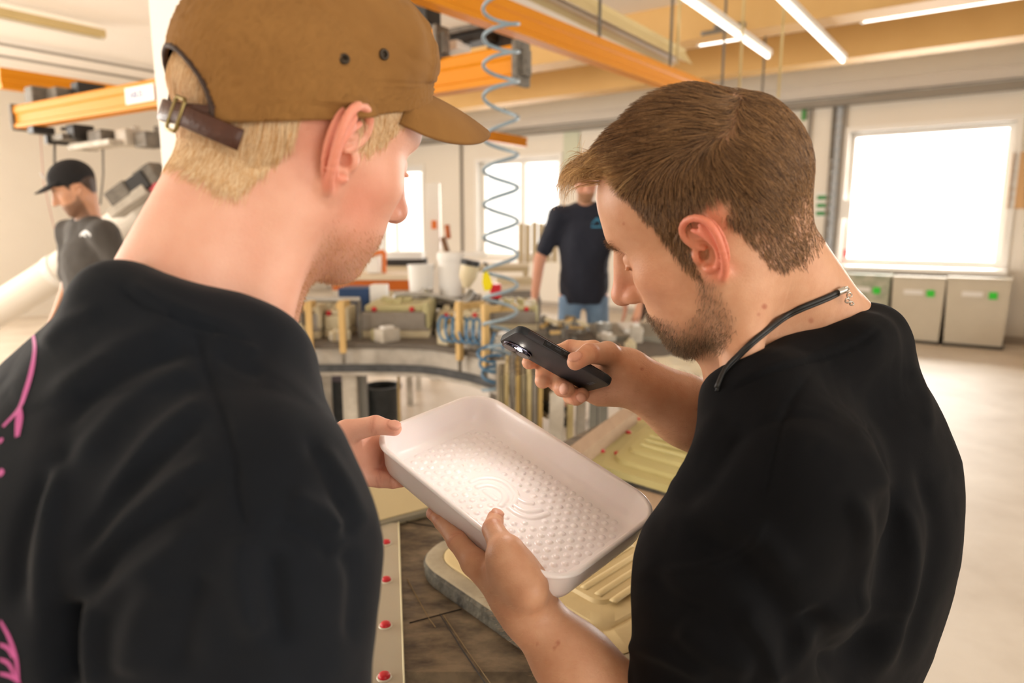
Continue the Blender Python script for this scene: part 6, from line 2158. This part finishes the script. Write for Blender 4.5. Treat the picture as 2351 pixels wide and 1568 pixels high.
# eyelets
for px_, py_ in ((790, 136), (881, 125)):
    ct = BVHTree.FromPolygons(capW(G).tolist(), FQ.tolist())
    h = ct.ray_cast(Vector(CAM), Vector(unit(ray(px_, py_))), 2.0)
    if h[0] is None: continue
    n = np.array(h[1]); n = n if n @ (CAM - np.array(h[0])) > 0 else -n
    R = basis(n)
    bm = bmesh.new()
    tube(bm, [np.array(h[0]) + n * .0006 + R[:, 0] * math.cos(a_) * .0030 + R[:, 1] * math.sin(a_) * .0030 for a_ in np.linspace(0, 2 * math.pi, 21)[:-1]], .0013, 8, closed=True)
    cyl(bm, np.array(h[0]) - n * .001, np.array(h[0]) + n * .0004, .0026, seg=16)
    build('eyelet', bm, GROM, cap, True)
top = capW(APEX + [0, 0, .001])
bm = bmesh.new(); ball(bm, top, (.006, .006, .0025), LH, 16, 8); build('top_button', bm, TAN, cap, True)
# leather strap and buckle
def strap(pts, hgt, th):
    bm = bmesh.new()
    rings = []
    for ph, dz, off in pts:
        r = rim(ph); o = unit([math.cos(ph), math.sin(ph), 0])
        b_ = np.array([r[0], r[1], rim_z(r[0]) + dz]) + o * off
        rings.append([bm.verts.new(capW(b_ + o * e + np.array([0, 0, f]))) for e, f in ((0, -hgt / 2), (th, -hgt / 2 + .001), (th, hgt / 2 - .001), (0, hgt / 2))])
    for A, B in zip(rings, rings[1:]):
        for k in range(4):
            bm.faces.new((A[k], A[(k + 1) % 4], B[(k + 1) % 4], B[k]))
    bm.faces.new(rings[0][::-1]); bm.faces.new(rings[-1])
    bmesh.ops.recalc_face_normals(bm, faces=bm.faces)
    return bm
D_ = math.radians
so = build('strap', strap([(D_(a_), .005, .001) for a_ in np.linspace(175, 214, 18)], .017, .002), LEATH, cap, True)
build('strap_tail', strap([(D_(192 + 38 * k), .005 - .020 * k ** 1.5, .0035 + .004 * k) for k in np.linspace(0, 1, 14)], .0165, .0022), LEATH, cap, True)
bm = bmesh.new()
ph = D_(197); r = rim(ph); o = unit([math.cos(ph), math.sin(ph), 0]); tg = np.array([-o[1], o[0], 0])
c_ = np.array([r[0], r[1], rim_z(r[0]) + .003]) + o * .0058
tube(bm, [capW(c_ + tg * (.0055 * a_) + np.array([0, 0, 1]) * .0125 * b_) for a_, b_ in ((-1, -.8), (-.8, -1), (.8, -1), (1, -.8), (1, .8), (.8, 1), (-.8, 1), (-1, .8))], .0014, 8, closed=True)
build('buckle', bm, BRASS, cap, True)

# ---- his T-shirt
CL = np.array([on_skin(LM_BVH, *p) for p in ((322, 640), (360, 664), (430, 692), (525, 716), (600, 746))] + [at(632, 768, .535), at(632, 782, .595),
               at(600, 775, .655), at(530, 750, .690), at(430, 718, .695), at(345, 690, .665)])
tee_l = empty('t_shirt', lm.location); put(tee_l, lm)
cb, low = collar_band('collar', CL, unit(HL(-.03, 0, -.03) - c7l), .020, mat('dark_rib_knit', '0d0f12', rough=.9, sheen=.03, spec=.18, bump=.25, bscale=480), tee_l, flare=.55)
VS = Vol(np.arange(-.72, .02, .0032, dtype=np.float32), np.arange(.22, .98, .0032, dtype=np.float32), np.arange(.84, 1.56, .0032, dtype=np.float32))
lowc = np.vstack([low, low[:1]])
VS.chain(lowc, np.full(len(lowc), .0145), .03)
VS.cone(at(455, 835, .545), srj, .040, .058, .06)
VS.cone(srj, at(583, 1300, .46), .062, .072, .05)
VS.cone(at(583, 1300, .46), at(575, 1790, .45), .072, .078, .05)
VS.cone(at(380, 820, .60), slj - np.array([0, 0, .010]), .045, .060, .06)
VS.cone(slj - np.array([0, 0, .010]), el_, .066, .064, .05)
VS.ell(at(290, 1320, .575), (.135, .185, .190), TL3, .06)
VS.ell(at(350, 1650, .57), (.135, .180, .30), TL3, .08)
VS.cone(at(400, 985, .55), at(300, 1300, .53), .075, .10, .08)
Vs, Qs = VS.mesh()
Vs = smooth_mesh(Vs, Qs, 3)
Zf = lambda L: [(a * .6173, b * .6173 + 600) for a, b in L]
folds_l = [
    ([(258, 650), (325, 700), (425, 742), (520, 768), (600, 800)], 5, -.0026),
    ([(290, 640), (340, 675), (428, 715), (520, 742), (598, 772)], 15, .0020),
    (Zf([(705, 190), (760, 385), (850, 640), (885, 900), (935, 1010)]), 10, -.0028),
    (Zf([(690, 235), (520, 290), (370, 370), (150, 560)]), 30, .0045),
    (Zf([(760, 400), (600, 450), (450, 560), (260, 780)]), 26, .0050),
    (Zf([(740, 320), (560, 380), (380, 480), (200, 660)]), 20, -.0035),
    (Zf([(790, 500), (640, 600), (520, 720), (330, 1000)]), 24, .0050),
    (Zf([(770, 560), (600, 720), (430, 900), (280, 1130)]), 22, -.0045),
    (Zf([(810, 730), (680, 800), (560, 900), (250, 1190)]), 28, .0065),
    (Zf([(780, 860), (600, 950), (430, 1080), (330, 1230)]), 24, -.0055),
    (Zf([(730, 1000), (610, 1090), (480, 1190), (330, 1330)]), 26, .0060),
    (Zf([(230, 700), (180, 980), (150, 1380)]), 22, .0055),
    (Zf([(290, 640), (110, 960), (60, 1300)]), 22, -.0045),
    (Zf([(380, 170), (250, 230), (160, 330)]), 18, .0028),
    (Zf([(255, 1240), (240, 1420), (250, 1600)]), 34, -.020),
    (Zf([(340, 1250), (330, 1420), (350, 1600)]), 28, .007),
    (Zf([(1180, 680), (1300, 850), (1370, 1010)]), 22, .004),
    (Zf([(1130, 640), (1240, 840), (1320, 1060)]), 18, -.0035),
    (Zf([(1060, 880), (1190, 930), (1290, 1010)]), 26, .005),
    (Zf([(1000, 960), (1150, 1010), (1260, 1100)]), 24, -.0045),
    (Zf([(900, 1000), (900, 1200), (960, 1420)]), 40, .006),
    (Zf([(1010, 1060), (1010, 1240), (1060, 1450)]), 34, -.006),
    (Zf([(1280, 1050), (1330, 1200), (1300, 1450)]), 24, -.005),
    (Zf([(790, 260), (900, 300), (960, 350)]), 16, .003),
    (Zf([(800, 340), (900, 400), (990, 430)]), 16, -.003),
    (Zf([(620, 1150), (520, 1330), (480, 1560)]), 40, .006),
    (Zf([(760, 1130), (700, 1330), (660, 1560)]), 36, -.005),
]
Vs = cloth_folds(Vs, Qs, folds_l)
Nn = normals_of(Vs, Qs)
Vs = Vs + Nn * (hash_noise(Vs * [1, 1, .5], 22, 27) * .0022 + hash_noise(Vs, 55, 28) * .0006)[:, None]
from_np('jersey', Vs, Qs, NAVYBLACK, tee_l)
TB = BVHTree.FromPolygons(Vs.tolist(), Qs.tolist())
PINK = mat('pink_print', 'c4589a', rough=.7, var=.4, vscale=30, col2='b0468a')
def printed(poly, wd):
    pts = spline(poly, 26) if len(poly) > 2 else np.array([np.array(poly[0]) + (np.array(poly[1]) - np.array(poly[0])) * k for k in np.linspace(0, 1, 12)])
    out = []
    for px_, py_ in pts:
        h = TB.ray_cast(Vector(CAM), Vector(unit(ray(px_, py_))), 3.0)
        if h[0] is not None:
            out.append((np.array(h[0]) + np.array(h[1]) * .0005, np.array(h[1])))
    if len(out) < 3: return
    bm = bmesh.new(); prev = None
    n_ = len(out)
    for i in range(n_):
        t = out[min(i + 1, n_ - 1)][0] - out[max(i - 1, 0)][0]
        sd = unit(np.cross(t, out[i][1])) * wd * (.55 + .45 * math.sin(math.pi * (i + .5) / n_))
        cur = (bm.verts.new(out[i][0] - sd), bm.verts.new(out[i][0] + sd))
        if prev: bm.faces.new((prev[0], prev[1], cur[1], cur[0]))
        prev = cur
    build('print', bm, PINK, tee_l)
for poly, wd in (([(76, 764), (81, 800), (74, 850), (60, 900), (44, 940), (8, 980)], .0022), ([(46, 935), (45, 965), (41, 1003)], .0026), ([(0, 1018), (6, 1006)], .0018),
                 ([(0, 1080), (7, 1091)], .0022), ([(2, 1425), (22, 1462), (38, 1510), (44, 1566)], .0012), ([(0, 1478), (20, 1488), (32, 1510)], .0012),
                 ([(0, 1512), (22, 1524), (40, 1560)], .0012), ([(0, 1545), (26, 1552), (48, 1568)], .0012)):
    printed(poly, wd)

# ---- trousers and shoes of both
DEN = mat('dark_denim', '23283a', rough=.85, var=.5, vscale=20, bump=.15, bscale=400)
SOLE = mat('grey_trainer', '4a4a4c', rough=.7)
def legs(par, pel, fwd, left, dx=.095):
    top = pel + np.array([0, 0, .12])
    V2 = Vol(np.arange(pel[0] - .24, pel[0] + .24, .008, dtype=np.float32), np.arange(pel[1] - .24, pel[1] + .26, .008, dtype=np.float32), np.arange(.04, pel[2] + .22, .008, dtype=np.float32))
    V2.ell(pel + np.array([0, 0, .03]), (.12, .165, .15), np.stack([fwd, left, [0, 0, 1.0]], 1), .05)
    for q in (-1, 1):
        hip = pel + left * dx * q; kn_ = hip * [1, 1, 0] + np.array([0, 0, .50]) + left * .02 * q; an = kn_ * [1, 1, 0] + np.array([0, 0, .09])
        V2.cone(hip, kn_, .092, .068, .04); V2.cone(kn_, an, .068, .055, .03)
    a, b = V2.mesh()
    from_np('trousers', smooth_mesh(a, b, 3), b, DEN, par)
    for q in (-1, 1):
        f = (pel + left * (dx + .02) * q) * [1, 1, 0]
        V3 = Vol(np.arange(f[0] - .22, f[0] + .22, .006, dtype=np.float32), np.arange(f[1] - .22, f[1] + .22, .006, dtype=np.float32), np.arange(-.01, .16, .006, dtype=np.float32))
        V3.cone(f + np.array([0, 0, .045]) - fwd * .05, f + fwd * .15 + np.array([0, 0, .032]), .043, .034, .02)
        V3.cone(f + np.array([0, 0, .05]), f + np.array([0, 0, .12]), .042, .044, .02)
        V3.D = np.maximum(V3.D, np.maximum(V3.D, -(V3.ax[2].reshape(1, 1, -1) - .002)))
        a, b = V3.mesh()
        from_np('shoe', a, b, SOLE, par)
legs(rm, np.array([.33, .775, .90]), unit([-.6, .8, 0]), unit([-.8, -.6, 0]))
legs(lm, np.array([-.24, .50, .93]), FWL, TL)
# ------------------------------------------------------------------ workers further back
def worker(loc, face, label, skin, shirt_m, legs_m, H=1.78, cap=None, hair=None, arms=None, lean=0.0, shorts=False, look=.3, sleeves=.5, head_yaw=0.0, collar=None):
    """standing figure facing `face`; arms: for left and right (elbow, wrist, finger direction) in body axes (forward, left, up from the floor)"""
    f = unit([face[0], face[1], 0]); l = np.array([-f[1], f[0], 0]); z = np.array([0, 0, 1.0])
    base = np.array([loc[0], loc[1], 0.0])
    k = H / 1.78
    B = lambda a, b, c: base + (f * a + l * b) * k + z * c * k
    root = empty('person', base, label, 'person')
    hi = base + z * H
    V_ = Vol(np.arange(base[0] - .75, base[0] + .75, .0065, dtype=np.float32), np.arange(base[1] - .7, base[1] + .7, .0065, dtype=np.float32), np.arange(.02, H + .06, .0065, dtype=np.float32))
    fy = lambda a: f * math.cos(a) + l * math.sin(a)
    Rh = head_frame(fy(head_yaw), look)
    ho = B(.03 + lean * .42, 0, 1.645)
    sculpt_head(V_, ho, Rh, .98 * k)
    V_.cone(ho + Rh @ np.array([-.03, 0, -.03]), B(-.02 + lean * .3, 0, 1.44), .054 * k, .058 * k, .03)
    sh = [B(lean * .3, .175 * s_, 1.42) for s_ in (1, -1)]
    for s_ in sh: V_.cone(B(lean * .28, 0, 1.44), s_, .05 * k, .05 * k, .04)
    V_.ell(B(lean * .2, 0, 1.22), (.10 * k, .15 * k, .24 * k), np.stack([f, l, z], 1), .05)
    hands = []
    for s_, (S0, a_) in enumerate(zip(sh, arms)):
        el, wr, fd = B(*a_[0]), B(*a_[1]), unit(f * a_[2][0] + l * a_[2][1] + z * a_[2][2])
        V_.cone(S0, el, .047 * k, .038 * k, .03); V_.cone(el, wr, .040 * k, .027 * k, .02)
        sd = unit(np.cross(fd, a_[3][0] * f + a_[3][1] * l + a_[3][2] * z))     # across the knuckles
        pm = wr + fd * .085 * k
        for q in (-1.5, -.5, .5, 1.5):
            kn = wr + fd * .085 * k + sd * .019 * q * k
            V_.cone(wr + sd * .008 * q, kn, .019 * k, .0125 * k, .012)
            nn_ = unit(np.cross(sd, fd))
            t1 = kn + fd * .038 * k + sd * .004 * q + nn_ * a_[4] * .01; t2 = t1 + unit(fd + nn_ * a_[4] * .5) * .032 * k
            V_.chain([kn, t1, t2], [.0115 * k, .0100 * k, .0088 * k], .003)
        tb = wr + fd * .03 * k + sd * .026 * k * a_[5]
        V_.chain([wr + fd * .01 * k, tb, tb + unit(fd * .8 + sd * a_[5] * .7) * .05 * k], [.018 * k, .014 * k, .010 * k], .008)
    if shorts:
        for q in (-1, 1):
            V_.cone(B(0, .10 * q, .88), B(.01, .11 * q, .50), .075, .058, .03); V_.cone(B(.01, .11 * q, .50), B(-.02, .115 * q, .09), .056, .036, .02)
    V1, Q1 = V_.mesh(); V1 = smooth_mesh(V1, Q1, 2)
    P = (V1 - ho) @ Rh / (.98 * k)
    C = np.tile(np.array(lin(skin)), (len(V1), 1))
    near = sstep(.17 - np.linalg.norm(P, axis=1), 0, .02)
    if hair:
        hm = near * sstep(P[:, 2] - np.interp(P[:, 0], [-.12, -.06, -.03, .01, .03, .06, .1], [-.055, -.05, .02, .03, .0, .07, .085]), -.006, .012)
        C = mixc(C, hm * .95, hair)
        bd_ = near * sstep(np.interp(P[:, 0], [-.01, .01, .03, .06, .1], [-.03, -.02, -.045, -.052, -.048]) - P[:, 2], -.004, .012) * sstep(P[:, 0], -.002, .014)
        C = mixc(C, bd_ * .65, hair)
        bw = near * np.exp(-((P[:, 2] - .031) / .006) ** 2) * sstep(np.abs(P[:, 1]), .01, .016) * sstep(.05 - np.abs(P[:, 1]), 0, .01) * sstep(P[:, 0], .055, .07)
        C = mixc(C, bw * .8, hair)
    from_np('body', V1, Q1, mat('skin_worker', 'd9a684', rough=.5, sss=.08, attr=True), root, col=np.clip(C, 0, 1))
    if hair and not cap:
        Vh = Vol(np.arange(ho[0] - .16, ho[0] + .16, .005, dtype=np.float32), np.arange(ho[1] - .16, ho[1] + .16, .005, dtype=np.float32), np.arange(ho[2] - .12, ho[2] + .18, .005, dtype=np.float32))
        Hh = lambda *p: ho + Rh @ np.array(p) * k
        Vh.ell(Hh(-.014, 0, .055), (.105, .083, .085), Rh, .01); Vh.ell(Hh(.05, 0, -.03), (.07, .09, .085), Rh, .01, 's')
        a, b = Vh.mesh(); from_np('hair', smooth_mesh(a, b, 2), b, mat('hair_' + hair, hair, rough=.6, var=.6, vscale=60, bump=.4, bscale=200), root)
    # shirt
    Vt = Vol(np.arange(base[0] - .45, base[0] + .45, .009, dtype=np.float32), np.arange(base[1] - .42, base[1] + .42, .009, dtype=np.float32), np.arange(.78, 1.56 * k, .009, dtype=np.float32))
    R3 = np.stack([f, l, z], 1)
    Vt.ell(B(lean * .22, 0, 1.23), (.135, .20, .24), R3, .06)
    Vt.ell(B(lean * .08, 0, .98), (.138, .186, .30), R3, .06)
    Vt.cone(B(-.01 + lean * .29, .05, 1.455), B(-.01 + lean * .29, -.05, 1.455), .062, .062, .03)
    for S0, a_ in zip(sh, arms):
        el = B(*a_[0]); Vt.cone(B(lean * .28, 0, 1.43), S0, .065, .068, .04); Vt.cone(S0, S0 + (el - S0) * sleeves * 1.5, .068, .066, .04)
        if sleeves > .9: Vt.cone(el, el + (B(*a_[1]) - el) * .93, .052, .040, .02)
    Vt.cone(B(lean * .34, 0, 1.54), B(lean * .3, 0, 1.45), .050, .045, .012, 's')
    zz_ = Vt.ax[2].reshape(1, 1, -1)
    Vt.D = np.maximum(Vt.D, .835 * k - zz_)
    a, b = Vt.mesh(); a = smooth_mesh(a, b, 3)
    N_ = normals_of(a, b); a = a + N_ * (hash_noise(a * [1, 1, .45], 13, 31) * .007 + hash_noise(a, 28, 32) * .003)[:, None]
    so_ = from_np('shirt', a, b, shirt_m, root)
    # trousers, shoes
    Vp = Vol(np.arange(base[0] - .32, base[0] + .32, .009, dtype=np.float32), np.arange(base[1] - .32, base[1] + .32, .009, dtype=np.float32), np.arange(.05, 1.04, .009, dtype=np.float32))
    Vp.ell(B(-.01, 0, .92), (.118, .160, .13), R3, .05)
    for q in (-1, 1):
        Vp.cone(B(0, .09 * q, .86), B(.01, .11 * q, .50), .088, .075 if shorts else .066, .04)
        if not shorts: Vp.cone(B(.01, .11 * q, .50), B(-.02, .115 * q, .10), .066, .056, .03)
    a, b = Vp.mesh(); from_np('shorts' if shorts else 'trousers', smooth_mesh(a, b, 3), b, legs_m, root)
    for q in (-1, 1):
        c = B(-.02, .115 * q, 0)
        Vs_ = Vol(np.arange(c[0] - .26, c[0] + .26, .007, dtype=np.float32), np.arange(c[1] - .26, c[1] + .26, .007, dtype=np.float32), np.arange(-.02, .16, .007, dtype=np.float32))
        Vs_.cone(c - f * .04 + z * .045, c + f * .17 + z * .035, .042, .036, .02); Vs_.cone(c + z * .05, c + z * .10, .044, .046, .02)
        Vs_.D = np.maximum(Vs_.D, .003 - Vs_.ax[2].reshape(1, 1, -1))
        a, b = Vs_.mesh(); from_np('shoe', a, b, mat('black_trainer', '1b1b1c', rough=.7), root)
    if cap:
        ce = empty('cap', base); put(ce, root)
        Vc = Vol(np.arange(ho[0] - .16, ho[0] + .16, .005, dtype=np.float32), np.arange(ho[1] - .16, ho[1] + .16, .005, dtype=np.float32), np.arange(ho[2] - .06, ho[2] + .19, .005, dtype=np.float32))
        Hh = lambda *p: ho + Rh @ np.array(p) * k
        Vc.ell(Hh(-.010, 0, .055), (.112, .088, .098), Rh, .01)
        Vc.ell(Hh(.0, 0, -.055), (.2, .2, .085), np.stack([unit(Rh[:, 0] + .28 * Rh[:, 2]), Rh[:, 1], unit(Rh[:, 2] - .28 * Rh[:, 0])], 1), .004, 's')
        a, b = Vc.mesh(); from_np('crown', smooth_mesh(a, b, 2), b, cap, ce)
        bm = bmesh.new(); rows = []
        for i in range(17):
            u = -1 + i / 8; ph = u * 1.1; rows.append([])
            for j in range(7):
                o_ = .075 * math.sqrt(max(1 - abs(u) ** 2.5, 0)) * j / 6
                p = np.array([.103 * math.cos(ph) - .006 + o_, .083 * math.sin(ph), .056 + .012 - .25 * o_ - 3 * (.083 * math.sin(ph)) ** 2 * (.3 + j / 9)])
                rows[-1].append(bm.verts.new(Hh(*p)))
        for A, C2 in zip(rows, rows[1:]):
            for j in range(6):
                try: bm.faces.new((A[j], A[j + 1], C2[j + 1], C2[j]))
                except ValueError: pass
        br_ = build('brim', bm, cap, ce, True); md = br_.modifiers.new('t', 'SOLIDIFY'); md.thickness = .005
        bm = bmesh.new(); q = Hh(.094, .035, .108); n_ = unit(Rh @ np.array([.9, .35, .35]))
        tube(bm, [q + n_ * .006 + (Rh[:, 1] * math.cos(a) + Rh[:, 2] * math.sin(a)) * .017 for a in np.linspace(0, 2 * math.pi, 17)[:-1]], .003, 6, closed=True)
        build('white_emblem', bm, mat('white_print', 'd8d8d8', rough=.6), ce, True)
    return root, B, so_, f, l
# man in the black cap, at the left wall
wl1 = on_y(222, 800, 3.72)
GREYT = mat('charcoal_tee', '4b4743', rough=.9, var=.3, vscale=14, sheen=.1)
JEANB = mat('blue_jeans', '7f9cbb', rough=.85, var=.5, vscale=16, col2='5f7d9e', bump=.2, bscale=300)
wk1, B1, s1, f1, l1 = worker((wl1[0] + .03, 3.72), (-.55, -.83), 'bearded man in a black cap and charcoal T-shirt at the left wall', 'cf9a7a', GREYT, mat('dark_work_trousers', '2e2f33', rough=.85), H=1.83,
       cap=mat('black_cotton', '17171a', rough=.85), hair='2c2019', look=.42, lean=.05, head_yaw=-.38,
       arms=[((-.04, .29, 1.13), (.06, .30, .88), (.3, -.05, -.95), (0, 1, 0), -.5, 1), ((.0, -.29, 1.13), (.12, -.28, .90), (.35, .05, -.93), (0, -1, 0), -.5, -1)])
bm = bmesh.new()
TBw = BVHTree.FromPolygons([tuple(v_.co) for v_ in s1.data.vertices], [tuple(p.vertices) for p in s1.data.polygons])
def chest_mark(poly, tree, wd, m, par, name='chest_print'):
    bm = bmesh.new(); prev = None
    for px_, py_ in spline(poly, 12) if len(poly) > 2 else [np.array(poly[0]) + (np.array(poly[1]) - np.array(poly[0])) * k for k in np.linspace(0, 1, 8)]:
        h = tree.ray_cast(Vector(CAM), Vector(unit(ray(px_, py_))), 9.0)
        if h[0] is None: continue
        p = np.array(h[0]) + np.array(h[1]) * .002
        cur = (bm.verts.new(p + AU * wd), bm.verts.new(p - AU * wd))
        if prev: bm.faces.new((prev[0], prev[1], cur[1], cur[0]))
        prev = cur
    if len(bm.faces): build(name, bm, m, par)
chest_mark([(184, 541), (192, 534), (200, 533), (209, 541)], TBw, .008, mat('white_print', 'd8d8d8'), wk1)
chest_mark([(186, 537), (198, 542)], TBw, .005, mat('white_print', 'd8d8d8'), wk1)
# man in the navy polo behind the conveyor
wp = on_y(1338, 800, 5.15)
NAVY = mat('navy_polo', '141a2b', rough=.85, var=.25, vscale=14, sheen=.08)
wk2, B2, s2, f2, l2 = worker((wp[0], 5.15), (-.05, -1.0), 'man in a navy polo shirt and blue jeans shorts behind the conveyor', 'cf957a', NAVY, JEANB, H=1.98, hair='8a6a48', look=.45, lean=.12, shorts=True,
       arms=[((.03, .29, 1.12), (.12, .27, .88), (.35, -.05, -.95), (0, 1, 0), -.6, 1), ((.02, -.30, 1.13), (.10, -.33, .90), (.3, .0, -.95), (0, -1, 0), -.6, -1)])
TBw = BVHTree.FromPolygons([tuple(v_.co) for v_ in s2.data.vertices], [tuple(p.vertices) for p in s2.data.polygons])
chest_mark([(1358, 516), (1366, 506), (1372, 503), (1380, 512), (1377, 519)], TBw, .010, mat('teal_print', '2f7fa5', rough=.6), wk2)
chest_mark([(1357, 521), (1382, 521)], TBw, .006, mat('teal_print', '2f7fa5'), wk2)
# worker leaning on the grey bench, hidden behind the bearded man but for one hand
wb = on_y(1640, 800, bench_y + .62)
wk3, B3, s3, f3, l3 = worker((wb[0] - .06, bench_y + .74), (-.35, -1.0), 'person in black sleeves leaning a hand on the grey bench', 'd39c80', mat('black_long_sleeve', '141416', rough=.85), mat('dark_work_trousers', '2e2f33'), H=1.74, hair='4a3526', look=.5, lean=.35, sleeves=1.0,
       arms=[((.22, .30, 1.10), (.40, .26, .925), (.9, .1, -.25), (0, 1, 0), -.2, 1), ((.30, -.36, 1.06), (.40, -.40, .915), (.80, .1, -.30), (0, -1, 0), -.25, -1)])
